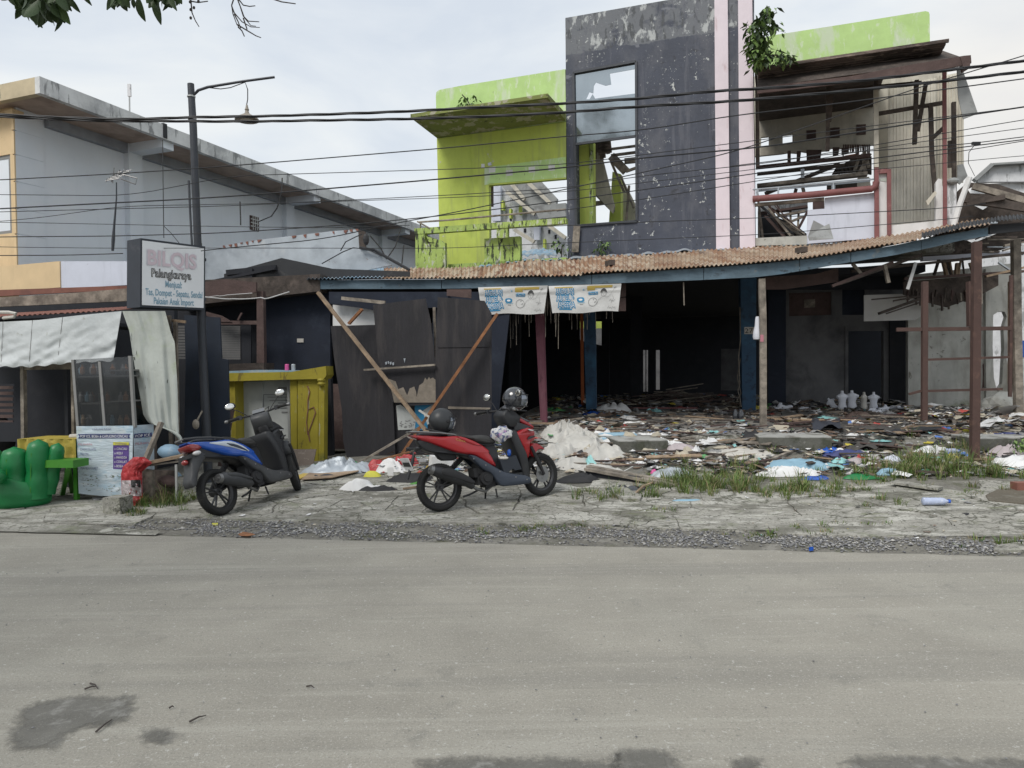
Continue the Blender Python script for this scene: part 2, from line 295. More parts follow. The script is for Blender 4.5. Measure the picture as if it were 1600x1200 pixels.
mk('tarp_old', (.42, .45, .42), .65, [((.32, .34, .31), 2, .5, .2, None, .7), ((.03, .03, .03), 7, .665, .03, (2.2, 2.2, .55), .95), ((.34, .42, .22), 1.5, .58, .1, None, .5)], bump=.5, bs=8, vary=.05)
mk('banner', (.55, .55, .54), .5, [((.46, .46, .45), 3, .55, .15, None, .6)], bump=.3, bs=10, vary=.04)
mk('poster', (.48, .56, .62), .45, [((.30, .45, .56), 1.8, .50, .1, (1, 1, 2), .75), ((.62, .66, .68), 4, .56, .1, (1, 1, 3), .7), ((.45, .47, .35), 2, .62, .1, None, .4)], bump=.6, bs=14, bst=(.6, .6, 3), vary=.06)
def ink(k, c, r=.6): mk(k, c, r, vary=.03)
ink('ink_navy', (.045, .055, .16)); ink('ink_blue', (.02, .20, .38)); ink('ink_white', (.72, .72, .72)); ink('ink_black', (.02, .02, .02)); ink('ink_pink', (.66, .55, .60)); ink('ink_teal', (.23, .38, .48))
ink('ink_red', (.45, .18, .22)); ink('ink_yellow', (.55, .52, .06)); ink('ink_purple', (.09, .05, .22)); ink('ink_grey', (.2, .2, .2)); ink('ink_green', (.12, .16, .08)); ink('ink_gold', (.45, .33, .08))
mk('sign_face', (.80, .82, .84), .45, [((.82, .83, .85), 2, .5, .2, None, .6)], vary=.03)
mk('sign_box', (.026, .032, .044), .6, [((.08, .08, .09), 4, .6, .1, None, .5)])
mk('pole_metal', (.045, .05, .06), .5, [((.16, .10, .05), 6, .66, .04, None, .9), ((.12, .12, .13), 5, .6, .1, (1, 1, .2), .5)], metal=.3, bump=.2)
mk('lamp_shade', (.27, .24, .20), .6, [((.15, .13, .11), 6, .55, .1, None, .6)])
mk('glass', (.03, .035, .04), .05, spec=1.0, vary=.02)
mk('glass_tint', (.34, .39, .43), .06, metal=.85, spec=1.0, vary=.05)
mk('glass_case', (.02, .03, .032), .06, [((.06, .035, .02), 3, .60, .1, (1, 1, 2.5), .7), ((.045, .07, .075), 2, .56, .15, (1, 1, 2), .8)], spec=.8, vary=.2)
mk('alu', (.42, .43, .42), .45, metal=.5, vary=.05)
mk('frame_grey', (.22, .22, .215), .6, [((.12, .11, .1), 4, .6, .1, None, .6)])
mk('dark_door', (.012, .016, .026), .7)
mk('yellow_paint', (.30, .25, .022), .65, [((.20, .15, .02), 5, .60, .08, (1, 1, .5), .7), ((.38, .38, .35), 4, .63, .02, (3, 3, .5), .8), ((.10, .07, .02), 3.2, .60, .04, (2, 2, .6), .7), ((.10, .11, .03), 2, .75, .15, None, .9, (.5, .0))], bump=.2, vary=.1)
mk('table_yellow', (.42, .33, .06), .6, [((.25, .2, .05), 5, .6, .1, None, .6)])
mk('green_bench', (.05, .22, .02), .5, [((.03, .12, .015), 4, .6, .1, None, .6)])
mk('green_vinyl', (.006, .165, .045), .42, [((.004, .10, .03), 2.5, .5, .2, None, .6), ((.02, .25, .08), 4, .66, .1, None, .4)], bump=.15, bs=9, vary=.1)
mk('red_bag', (.42, .035, .04), .35, [((.25, .02, .025), 6, .55, .1, None, .7), ((.6, .3, .3), 12, .68, .03, None, .7)], bump=.9, bs=12)
mk('grey_bag', (.42, .37, .38), .5, bump=.6, bs=12)
mk('red_paint', (.36, .010, .016), .32, [((.25, .01, .015), 3, .6, .2, None, .4)], coat=.5, vary=.04)
mk('blue_paint', (.012, .085, .42), .25, coat=.6, vary=.05)
mk('white_paint', (.55, .60, .66), .3, coat=.4, vary=.03)
mk('black_plastic', (.022, .023, .026), .5, [((.04, .04, .042), 3, .55, .15, None, .6)], bump=.05, vary=.1)
mk('black_matte', (.020, .020, .022), .75, [((.04, .04, .04), 4, .55, .15, None, .5)])
mk('dusty_plastic', (.042, .044, .048), .5, [((.075, .075, .073), 3, .5, .2, None, .7)])
mk('dark_blue_plastic', (.035, .045, .065), .45, [((.06, .07, .09), 3, .55, .15, None, .6)])
mk('rubber', (.014, .014, .014), .85, [((.05, .048, .044), 5, .58, .1, None, .5)], bump=.3, bs=60)
mk('seat_vinyl', (.045, .044, .043), .6, bump=.2, bs=80)
mk('alloy', (.055, .055, .058), .4, metal=.5)
mk('chrome', (.65, .65, .65), .18, metal=1, vary=.03)
mk('mirror_glass', (.75, .75, .73), .08, metal=.9, vary=.03)
mk('steel_dull', (.22, .22, .22), .4, [((.1, .1, .1), 8, .55, .1, None, .6)], metal=.7)
mk('tail_red', (.22, .008, .008), .2, coat=1); mk('lens_clear', (.55, .55, .55), .15, coat=1); mk('lens_amber', (.5, .2, .03), .2, coat=1)
mk('helmet_matte', (.028, .030, .033), .42, vary=.05); mk('helmet_gloss', (.030, .033, .040), .18, coat=1, vary=.05); mk('visor', (.16, .18, .22), .07, coat=1, spec=1, metal=.55)
mk('sack', (.47, .46, .43), .7, [((.34, .325, .30), 3, .52, .12, None, .6), ((.52, .50, .46), 9, .58, .08, None, .6)], bump=.35, bs=9)
mk('white_plastic', (.62, .64, .70), .45, [((.45, .46, .50), 3, .58, .15, None, .5)], vary=.04)
mk('cream_plastic', (.50, .48, .44), .5, vary=.05)
mk('rubber_mat', (.07, .065, .06), .8, [((.05, .047, .043), 2, .5, .15, None, .8), ((.15, .14, .12), 5, .64, .06, None, .6)], bump=.35, bs=12)
mk('rubber_mat_blue', (.04, .045, .06), .8, [((.02, .022, .03), 2, .5, .15, None, .8)], bump=.35, bs=12)
mk('leaf', (.035, .065, .02), .55, vary=.3, vs=6); mk('leaf_light', (.15, .24, .065), .55, vary=.3, vs=6); mk('grass', (.11, .155, .035), .7, [((.20, .18, .08), 4, .58, .1, None, .7), ((.05, .09, .02), 2, .55, .1, None, .7)], vary=.3, vs=8)
mk('twig', (.06, .05, .045), .9)
mk('cable', (.018, .019, .022), .6); mk('cable_white', (.45, .45, .45), .6)
mk('fridge_white', (.46, .48, .47), .5, [((.2, .21, .2), 2, .55, .2, None, .6)])
mk('cardboard', (.28, .20, .13), .85, bump=.2); mk('corkboard', (.20, .165, .14), .9, [((.34, .30, .27), 14, .58, .06, None, .6)], bump=.3)
mk('shutter', (.12, .12, .12), .7, [((.09, .085, .08), 3, .5, .2, None, .7)])
mk('navy_sheet', (.012, .020, .036), .6, vary=.2)
mk('far_white', (.62, .63, .65), .8, [((.25, .26, .26), 3, .55, .06, (1.5, 1.5, .5), .8)]); mk('far_grey', (.28, .29, .29), .85, [((.15, .15, .15), 2, .52, .1, (1, 1, 1), .7)], bump=.3)
mk('tile_red', (.32, .10, .05), .8); mk('wax', (.10, .07, .06), .8)
LIT = ['white_wall', 'ink_white', 'ink_teal', 'ink_blue', 'red_bag', 'wood_tan', 'wood_dark', 'black_plastic', 'ink_yellow', 'green_vinyl', 'concrete', 'cardboard', 'sack', 'soil', 'ink_pink', 'zinc_blue']

# ------------------------------------------------------------------ text helper
def text_geo(s, size=1.0, off=0, sx=1):
    cu = bpy.data.curves.new('t', 'FONT'); cu.body = s; cu.size = size; cu.offset = off; cu.resolution_u = 3; cu.align_x = 'LEFT'
    ob = bpy.data.objects.new('t', cu); COL.objects.link(ob); dg = bpy.context.evaluated_depsgraph_get(); dg.update()
    me = bpy.data.meshes.new_from_object(ob.evaluated_get(dg))
    vs = [(v.co.x*sx, v.co.y) for v in me.vertices]; fs = [tuple(p.vertices) for p in me.polygons]
    bpy.data.objects.remove(ob); bpy.data.curves.remove(cu); bpy.data.meshes.remove(me); return vs, fs
def put_text(name, s, size, T, x0, z0, matl, parent, width=None, off=0, center=False, curve=None, h=None):
    """T(x, z) -> 3D; the text is laid from (x0, z0), fitted to a width"""
    vs, fs = text_geo(s, size, off)
    if not vs: return None
    ref = text_geo(s, size, 0)[0] if off else vs
    xs = [v[0] for v in ref]; mn, mxx = min(xs), max(xs); k = (width/(mxx-mn)) if width else 1
    xx = x0 - (mxx-mn)*k/2 if center else x0
    mb = MB(); mb.add([T(xx+(a-mn)*k, z0+b) for a, b in vs], fs)
    o = mb.build(name, matl, parent); return o

# ================================================================== GROUND
RF = Frame(-.02, 6.79, -9)                 # b runs from the road edge towards the shops
def ab(p): q = V((p[0], p[1], 0)) - RF.o; return q.dot(RF.u), q.dot(RF.v)
PROF_R = [(-99, 0), (0, 0), (.5, .035), (1.2, .07), (2.2, .14), (3.4, .21), (4.3, .26), (40, .30)]
PROF_P = [(-99, 0), (0, 0), (.5, .035), (1.2, .07), (2.2, .14), (3.4, .23), (4.2, .35), (4.9, .51), (5.3, .55), (40, .6)]
PROF_L = [(-99, 0), (0, 0), (.5, .02), (1.3, .05), (3, .08), (40, .12)]
def Gab(a, b):
    t = min(1, max(0, (a+5.0)/2.2)); t = t*t*(3-2*t)
    t2 = min(1, max(0, (a+1.9)/.8)); t2 = t2*t2*(3-2*t2)
    z = lerp(pl(PROF_L, b), lerp(pl(PROF_R, b), pl(PROF_P, b), t2), t)
    if b > 3 and t2 > 0: z += .05*t2*noise.noise(V((a*1.7, b*2.1, 5)))*min(1, (b-3)/1)*(1 if b < 5 else 0)
    if b > .2: z += .012*noise.noise(V((a*1.3, b*1.7, 0)))*min(1, b)
    return z
def G(x, y): return Gab(*ab((x, y)))
PLAT_B, PLAT_Z = 5.0, .56
def GP(x, y):
    a, b = ab((x, y))
    if b > PLAT_B and a > -1.3: return PLAT_Z + min(.12, (b-PLAT_B)*.02)
    return G(x, y)
def ong(px, py, plat=False, dz=0):
    d = ray(px, py); f = GP if plat else G; t = 3.0
    while t < 60:
        p = C0+d*t
        if p.z < f(p.x, p.y)+dz: break
        t += .03
    p = C0+d*t; return V((p.x, p.y, f(p.x, p.y)+dz))

def sheet(name, a0, a1, b0, b1, na, nb, zf, m, kind='structure', bpow=1):
    mb = MB(); mb.grid(lambda u, v: RF.P(lerp(a0, a1, u), lerp(b0, b1, v**bpow), zf(lerp(a0, a1, u), lerp(b0, b1, v**bpow))), na, nb)
    return tag(mb.build(name, m, origin=(0, 0, 0)), kind=kind)
# earth to the horizon, then the road, then the verge
mb = MB(); mb.add([(-1500, -1500, -.03), (1500, -1500, -.03), (1500, 1500, -.03), (-1500, 1500, -.03)], [(0, 1, 2, 3)])
tag(mb.build('ground', MT['soil'], origin=(0, 0, 0)), kind='structure')
rd = sheet('road', -60, 60, -9.5, .02, 60, 10, lambda a, b: -.004, MT['asphalt'])
# wet patches and repairs on the road: their own shapes in the tarmac
mk('wet_tar', (.155, .15, .133), .8, [((.10, .10, .098), 95, .56, .06, None, .6), ((.27, .265, .245), 6, .53, .10, None, .9), ((.40, .39, .37), 110, .60, .05, None, .5)], bump=.35, bs=160, vary=.15)
def feather(m_):       # ragged, soft outline: the damp fades out between the stones
    nt_ = m_.node_tree; N_ = nt_.nodes; A_ = N_.new('ShaderNodeAttribute'); A_.attribute_name = 'edge'; t_ = N_.new('ShaderNodeTexCoord')
    n_ = N_.new('ShaderNodeTexNoise'); n_.inputs['Scale'].default_value = 16; n_.inputs['Detail'].default_value = 9; n_.inputs['Roughness'].default_value = .75; nt_.links.new(t_.outputs['Object'], n_.inputs['Vector'])
    a_ = N_.new('ShaderNodeMath'); a_.operation = 'MULTIPLY_ADD'; a_.inputs[1].default_value = 1.6; nt_.links.new(n_.outputs[0], a_.inputs[0]); nt_.links.new(A_.outputs['Fac'], a_.inputs[2])
    r_ = N_.new('ShaderNodeMapRange'); r_.inputs[1].default_value = 1.0; r_.inputs[2].default_value = 1.55; r_.inputs[4].default_value = .92; nt_.links.new(a_.outputs[0], r_.inputs[0]); nt_.links.new(r_.outputs[0], N_['Principled BSDF'].inputs['Alpha'])
feather(MT['wet_tar'])
def blot(name, pxs, seed, m='wet_tar', n=60, amp=.05, z=.0):
    pts = [ong(*q) for q in pxs]; r = []
    k = len(pts)
    for i in range(k):
        p, q = pts[i], pts[(i+1) % k]
        for j in range(n//k):
            t = j/(n//k); w = p.lerp(q, t); f = 1
            w = w + V((noise.noise(w*5+V((seed, 0, 0)))*amp*1.6+noise.noise(w*19)*amp*.8, noise.noise(w*5+V((0, seed, 3)))*amp*1.6+noise.noise(w*21+V((4, 4, 4)))*amp*.8, 0))
            r.append((w.x, w.y))
    xs = [q[0] for q in r]; ys = [q[1] for q in r]; x0, x1, y0, y1 = min(xs)-.2, max(xs)+.2, min(ys)-.2, max(ys)+.2; nx_ = min(90, max(10, int((x1-x0)/.03))); ny_ = min(70, max(10, int((y1-y0)/.03)))
    def sdist(x, y):
        ins = False; best = 9
        for i in range(len(r)):
            (ax, ay), (bx, by) = r[i-1], r[i]
            if (ay > y) != (by > y) and x < (bx-ax)*(y-ay)/(by-ay)+ax: ins = not ins
            dx, dy = bx-ax, by-ay; t = max(0, min(1, ((x-ax)*dx+(y-ay)*dy)/(dx*dx+dy*dy+1e-9))); best = min(best, (x-ax-t*dx)**2+(y-ay-t*dy)**2)
        return sqrt(best)*(1 if ins else -1)
    P_ = [(lerp(x0, x1, i/nx_), lerp(y0, y1, j/ny_)) for j in range(ny_+1) for i in range(nx_+1)]
    me = bpy.data.meshes.new(name); me.from_pydata([(x, y, z) for x, y in P_], [], [(j*(nx_+1)+i, j*(nx_+1)+i+1, (j+1)*(nx_+1)+i+1, (j+1)*(nx_+1)+i) for j in range(ny_) for i in range(nx_)])
    at = me.attributes.new('edge', 'FLOAT', 'POINT')
    for i, (x, y) in enumerate(P_): at.data[i].value = max(0, min(1, .5+sdist(x, y)/.12))
    me.materials.append(MT[m]); o = bpy.data.objects.new(name, me); COL.objects.link(o); tag(o, kind='structure')
blot('road_patch', [(20, 1150), (50, 1110), (85, 1092), (140, 1090), (205, 1098), (195, 1120), (130, 1140), (80, 1162), (40, 1165)], 1)
blot('road_patch', [(215, 1150), (245, 1143), (280, 1148), (262, 1160), (228, 1162)], 5, amp=.03)
blot('road_patch', [(965, 1190), (975, 1176), (1030, 1178), (1055, 1190), (1040, 1240), (965, 1240)], 9, amp=.03)
blot('road_patch', [(640, 1240), (660, 1192), (760, 1188), (860, 1196), (960, 1193), (960, 1240)], 11, amp=.03)
blot('road_patch', [(1330, 1240), (1340, 1195), (1440, 1189), (1540, 1193), (1620, 1197), (1620, 1240)], 13, amp=.03)
blot('road_patch', [(1150, 1230), (1150, 1192), (1180, 1187), (1190, 1200), (1180, 1230)], 15, amp=.02)

mk('verge_soil', (.17, .162, .14), .95, [((.26, .25, .225), 5, .52, .08, None, .7), ((.08, .085, .045), 2.5, .55, .1, None, .7), ((.07, .068, .06), 30, .55, .06, None, .7), ((.045, .042, .036), 1.6, .60, .08, None, .7)], bump=.8, bs=30)
verge = sheet('verge', -12, 14, .0, 6.2, 130, 62, lambda a, b: Gab(a, b)-.004+.006*noise.noise(V((a*9, b*9, 2))), MT['verge_soil'])
# broken concrete apron: cracked slabs, each its own piece
def clip(poly, p, n):
    out = []
    for i in range(len(poly)):
        a, b = poly[i], poly[(i+1) % len(poly)]; da = (a[0]-p[0])*n[0]+(a[1]-p[1])*n[1]; db = (b[0]-p[0])*n[0]+(b[1]-p[1])*n[1]
        if da <= 0: out.append(a)
        if da*db < 0:
            t = da/(da-db); out.append((a[0]+(b[0]-a[0])*t, a[1]+(b[1]-a[1])*t))
    return out
def voronoi(seeds, a0, a1, b0, b1):
    for i, s in enumerate(seeds):
        poly = [(a0, b0), (a1, b0), (a1, b1), (a0, b1)]
        for j, q in enumerate(seeds):
            if i == j or abs(q[0]-s[0]) > 3.2: continue
            poly = clip(poly, ((s[0]+q[0])/2, (s[1]+q[1])/2), (q[0]-s[0], q[1]-s[1]))
            if len(poly) < 3: break
        if len(poly) >= 3: yield s, poly
rr = random.Random(5); seeds = []
apron = tag(bpy.data.objects.new('apron', None), kind='structure'); COL.objects.link(apron)
tries = 0
while len(seeds) < 110 and tries < 9000:
    tries += 1; s = (rr.uniform(-9, 9.5), rr.uniform(.3, 3.5)); md = rr.choice([.25, .5, .8, 1.0])
    if all(((s[0]-q[0])*.8)**2+(s[1]-q[1])**2 > md*md for q in seeds): seeds.append(s)
def topb(a): return 2.75 + .35*noise.noise(V((a*.6, 3, 0))) + (.9 if a < -1.2 else 0)
for s, poly in voronoi(seeds, -9.2, 9.6, .30, 3.8):
    if s[1] > topb(s[0]): continue
    if rr.random() < .06 and s[0] > 0: continue
    front = .62 + .12*noise.noise(V((s[0]*.9, 0, 0))) - (.62 if s[0] < -4.4 else 0) - (.15 if s[0] > 2.5 else 0)
    gap = rr.choice([.002, .003, .004, .006, .010, .018]); c = (sum(p[0] for p in poly)/len(poly), sum(p[1] for p in poly)/len(poly)); out = []
    for i in range(len(poly)):
        p, q = poly[i], poly[(i+1) % len(poly)]; L_ = math.hypot(q[0]-p[0], q[1]-p[1]); k = max(1, int(L_/.09))
        for j in range(k):
            t = j/k; x, y = p[0]+(q[0]-p[0])*t, p[1]+(q[1]-p[1])*t
            w = V((x*4, y*4, 0)); x += .05*noise.noise(w)+.018*noise.noise(w*5); y += .05*noise.noise(w+V((9, 9, 9)))+.018*noise.noise(w*5+V((5, 5, 5)))
            dx, dy = c[0]-x, c[1]-y; dd = math.hypot(dx, dy) or 1; x += dx/dd*gap; y += dy/dd*gap
            if y < front: y = front + .03*noise.noise(V((x*8, 1, 1)))
            out.append((x, y))
    tx, ty, up = rr.uniform(-.008, .008), rr.uniform(-.010, .010), rr.uniform(.006, .022)
    def top(x, y, up=up, tx=tx, ty=ty, c=c): return RF.P(x, y, Gab(x, y)+up+(x-c[0])*tx+(y-c[1])*ty)
    mb = MB(); mb.prism(out, top, lambda x, y: RF.P(x, y, Gab(x, y)-.03)); mb.build('concrete_slab', MT['concrete'], apron)
# smooth concrete strip joining the road at the left
mb = MB(); nA = 40
mb.grid(lambda u, v: RF.P(lerp(-9.5, -3.6, u), lerp(-.03, .42*(1-max(0, u-.7)/.3*.85), v)+.02*noise.noise(V((u*30, v*2, 0))), Gab(lerp(-9.5, -3.6, u), v*.4)+.010), nA, 3)
mb.build('concrete_strip', MT['concrete'], apron)

# gravel verge: loose stones
rr = random.Random(3); mb = MB(); ico = [(0, 0, 1), (.9, 0, .3), (.3, .85, .3), (-.7, .5, .3), (-.7, -.5, .3), (.3, -.85, .3), (0, 0, -.6)]
icf = [(0, 1, 2), (0, 2, 3), (0, 3, 4), (0, 4, 5), (0, 5, 1), (6, 2, 1), (6, 3, 2), (6, 4, 3), (6, 5, 4), (6, 1, 5)]
n = 0
while n < 9500:
    a = rr.uniform(-4.4, 6.5); w = .62-.05*max(0, a-1.5)*1.6+.12*noise.noise(V((a*1.1, 2, 2))); b = abs(rr.gauss(.0, 1))*.36*w/.6 + rr.uniform(-.02, .22)
    if a < -3.6 and rr.random() < .6: continue
    if noise.noise(V((a*1.6, b*4, 6))) < -.22 and rr.random() < .85: continue
    if b > w+rr.uniform(-.1, .15) or (a < -3.3 and b < .2): continue
    s = rr.uniform(.004, .015)*(1 if rr.random() < .9 else 1.6); t = rr.uniform(0, 6.3); ct, st = cos(t), sin(t); o = RF.P(a, b, Gab(a, b)+s*.2); sq = rr.uniform(.6, 1.3)
    mb.mi = rr.choice([0, 0, 0, 1, 2]); mb.add([o+V(((x*ct-y*st)*s*sq, (x*st+y*ct)*s, z*s*.8)) for x, y, z in ico], icf); n += 1
mk('stone_dark', (.17, .17, .175), .9, vary=.3, vs=30); mk('stone_pale', (.38, .37, .35), .9, vary=.2, vs=30)
tag(mb.build('gravel', MT['gravel'], mats=[MT['gravel'], MT['stone_dark'], MT['stone_pale']], origin=(0, 0, 0)), kind='stuff')

# raised platform in front of the ruined shop, and its floor going inside
plat = tag(bpy.data.objects.new('platform', None), kind='structure'); COL.objects.link(plat)
mb = MB(); mb.grid(lambda u, v: RF.P(lerp(-1.25, 10.5, u), lerp(PLAT_B, 16, v), GP(*RF.P(lerp(-1.25, 10.5, u), lerp(PLAT_B, 16, v)+.01, 0).xy)+.01*noise.noise(V((u*40, v*30, 0)))), 60, 40)
mb.build('platform_floor', MT['platform'], plat)
edge = ragged((-1.25, PLAT_Z), (10.5, PLAT_Z), 60, .02, 4)
mb = MB(); mb.prism([(-1.25, 0)]+edge+[(10.5, 0)], lambda a, z: RF.P(a, PLAT_B-.02, z), lambda a, z: RF.P(a, PLAT_B+.1, z-.004)); mb.build('platform_edge', MT['concrete'], plat)
# left part of the ground inside (behind the boards)
tag(sheet('shop_floor', -12, -1.24, 5.9, 16, 40, 20, lambda a, b: .2+.0*a, MT['soil']), kind='structure')
# two step slabs, one more to the right
mk('step_dark', (.11, .11, .095), .9, [((.05, .055, .035), 3, .5, .1, None, .8), ((.22, .22, .20), 6, .58, .06, None, .7)], bump=.8, bs=25); mk('platform_pale', (.36, .36, .34), .85, [((.16, .15, .13), 3, .52, .08, None, .8), ((.12, .13, .08), 5, .6, .06, None, .7)], bump=.5, bs=20)
def slab_step(p_l, p_r, depth, h, label, m='platform'):
    L0, R0 = ong(*p_l), ong(*p_r); z0 = min(L0.z, R0.z)-.05; d = (R0-L0).normalized(); d.z = 0; q = V((-d.y, d.x, 0)); mb = MB()
    out = [(0, 0)] + [(x, rn(-.015, .015)) for x in [(R0-L0).length*i/8 for i in range(1, 8)]] + [((R0-L0).length, 0), ((R0-L0).length, depth), (0, depth)]
    zt = max(L0.z, R0.z)+h
    mb.prism(out, lambda x, y: L0.xy.to_3d()+d*x+q*y+V((0, 0, zt)), lambda x, y: L0.xy.to_3d()+d*x+q*y+V((0, 0, z0)))
    zt -= .02; st = tag(mb.build('concrete_step', MT['step_dark']), label, 'step'); mb = MB(); r0 = random.Random(3)
    out = [(x+r0.uniform(-.02, .02)*0, y+(r0.uniform(0, .03) if i < 9 else 0)) for i, (x, y) in enumerate(out)]
    mb.prism(out, lambda x, y: L0.xy.to_3d()+d*x+q*y+V((0, 0, zt+.035)), lambda x, y: L0.xy.to_3d()+d*x+q*y+V((0, 0, zt+.0205))); mb.build('top_skim', MT['platform_pale'], st)
slab_step((968, 712), (1044, 706), 1.0, .16, 'broken concrete step slab beside the heap of pale sacks')
slab_step((1186, 702), (1300, 706), .7, .17, 'long concrete step slab in front of the weathered white post')
slab_step((1530, 708), (1625, 704), .8, .17, 'mossy concrete step block at the far right, behind the brown steel post')

# ================================================================== LEFT BUILDING (yellow front, long grey side)
FL = Frame(-9.30*.985, 14.0*.985, -20.4)            # origin: front corner of the side wall
lb = thing('yellow_building', 'two storey building with yellow front and long grey side wall under a flat concrete roof', 'building', FL.P(0, 0, 0))
GZ = 0.0
SF = 1.0
# side wall plane: a = 0, runs into depth b
def sidep(px, py): return FL.bz(px, py, 0)
zt = sidep(67, 197)[1]+.25; L_END = sidep(647, 399)[0]+3
mb = MB(); mb.fbox(FL, -.2, 0, .05, L_END, 2.2, zt+.3); mb.build('side_wall', MT['grey_wall'], lb)
mb = MB(); mb.fbox(FL, -6, .02, -.02, .5, 2.9, zt+.3); o = mb.build('corner_wall', MT['grey_wall'], lb)
zb = sidep(67, 197)[1]
mb = MB(); mb.fbox(FL, 0, .12, .55, L_END, zb-.02, zb+.22); mb.build('wall_beam', MT['grey_beam'], lb)
for b in (2.55, 7.9, 13.2, 18.5):
    mb = MB(); mb.fbox(FL, .0, .14, b-.18, b+.18, 2.2, zb+.2); mb.build('pilaster', MT['grey_wall'], lb)
    mb = MB(); mb.fbox(FL, .0, 1.05, b-.16, b+.16, zb+.0, zb+.34); mb.build('roof_bracket', MT['grey_wall'], lb)
# corner pillar with thin grooves, yellow to the street
aL, zL = FL.az(21, 250, -.06)
wz0 = FL.az(0, 366, -.06)[1]; wz1 = FL.az(0, 243, -.06)[1]
mb = MB()
grooves = [FL.az(30, y, 0)[1] for y in (205, 243, 285, 327, 367)]
zs = [2.9]+[g for g in sorted(grooves)]+[zb+.1]
for z0, z1 in zip(zs, zs[1:]): mb.fbox(FL, aL, .03, -.06, .5, z0+.012, z1-.012)
mb.build('corner_pillar', MT['grey_wall'], lb)
mb = MB()
for z0, z1 in zip(zs, zs[1:]): mb.fbox(FL, aL-.01, .032, -.085, -.058, z0+.012, z1-.012)
mb.build('pillar_facing', MT['yellow_wall'], lb)
mb = MB(); mb.fbox(FL, aL-.12, .06, -.12, .1, zb+.0, zb+.12); mb.build('pillar_cap', MT['yellow_wall'], lb)
# front wall with window
mb = MB(); zsill = FL.az(0, 372, -.05)[1]
mb.slab(FL, [(-7, 2.9), (aL-.02, 2.9), (aL-.02, zb+.3), (-7, zb+.3)], -.05, .1, holes=[[(-5, wz0), (aL-.10, wz0), (aL-.10, wz1), (-5, wz1)]]); mb.build('front_wall', MT['yellow_wall'], lb)
win = MB()
for a in (aL-.14, aL-.52, aL-1.3): win.fbox(FL, a-.03, a+.03, -.03, .03, wz0, wz1)
for z in (wz0+.03, wz1-.04): win.fbox(FL, -5, aL-.1, -.028, .028, z-.03, z+.03)
wf = win.build('window', MT['frame_grey'], lb)
mb = MB(); mb.fbox(FL, -5, aL-.1, .0, .012, wz0, wz1); mb.build('pane', MT['glass_tint'], wf)
# projecting yellow parapet over the ground-floor awning, and its side return
p0 = atY(94, 450, 12.9); zt1 = atY(94, 408, 12.9).z; zb1 = atY(94, 449, 12.9).z
FY = Frame(p0.x, p0.y, -20.4)
mb = MB(); mb.slab(FY, [(-6, zb1), (0, zb1), (0, zt1), (-6, zt1)], 0, .12); mb.build('balcony_parapet', MT['yellow_wall'], lb)
mb = MB(); mb.slab(FY, [(0.0, zb1-.02), (.0, zt1), (1.9, zt1-.12), (2.6, zt1-.16), (2.6, zb1-.05)], .02, .10); mb.build('balcony_side', MT['lavender_wall'], lb)
# roof slab: fascia traced on its own planes
aO, bO = 1.15, -.5
def fz(px, py): # on the fascia plane a = aO
    return FL.bz(px, py, aO)
zr1 = fz(62, 119)[1]; zr0 = fz(62, 145)[1]; bO = fz(62, 130)[0]
mb = MB(); mb.fbox(FL, aO-.12, aO, bO, L_END+2, zr0, zr1); mb.build('side_fascia', MT['fascia_white'], lb)
mb = MB(); mb.fbox(FL, -9, aO-.121, bO-.0, bO+.12, zr0, zr1); mb.build('front_fascia', MT['fascia_yellow'], lb)
mb = MB(); mb.fbox(FL, -9, aO-.12, bO+.12, L_END+2, zr0+.03, zr1-.05); mb.build('roof_slab', MT['soffit'], lb)
mb = MB(); b_ = fz(257, 200)[0]; mb.fbox(FL, aO-.1, aO+.015, b_-.04, b_+.06, zr0+.02, zr1+.03); mb.build('fascia_joint', MT['dark_sheet'], lb)
# small ventilation grille
mb = MB(); b0 = sidep(390, 340)[0]; b1 = sidep(403, 340)[0]; z0 = sidep(396, 360)[1]; z1 = sidep(396, 338)[1]
mb.fbox(FL, .0, .03, b0, b1, z0, z1); g = mb.build('vent_grille', MT['wood_brown'], lb)
mb = MB()
for i in range(1, 4):
    mb.fbox(FL, .03, .05, lerp(b0, b1, i/4)-.012, lerp(b0, b1, i/4)+.012, z0, z1)
    mb.fbox(FL, .031, .051, b0, b1, lerp(z0, z1, i/4)-.012, lerp(z0, z1, i/4)+.012)
mb.build('grille_bar', MT['alu'], g)
# antenna on the roof
p = FL.pt(202, 172, 3.2); mb = MB(); q = atY(202, 178, p.y); t = atY(202, 133, p.y)
mb.tube([q-V((0, 0, 1)), t], .018, 6); r_ = mb
a_ = thing('roof_antenna', 'slim white antenna mast standing on the flat roof at left', 'antenna', q-V((0, 0, 1)))
mb.build('mast', MT['alu'], a_); mb = MB(); mb.box(t-V((0, 0, .12)), (.07, .05, .28)); mb.build('antenna_head', MT['far_white'], a_)
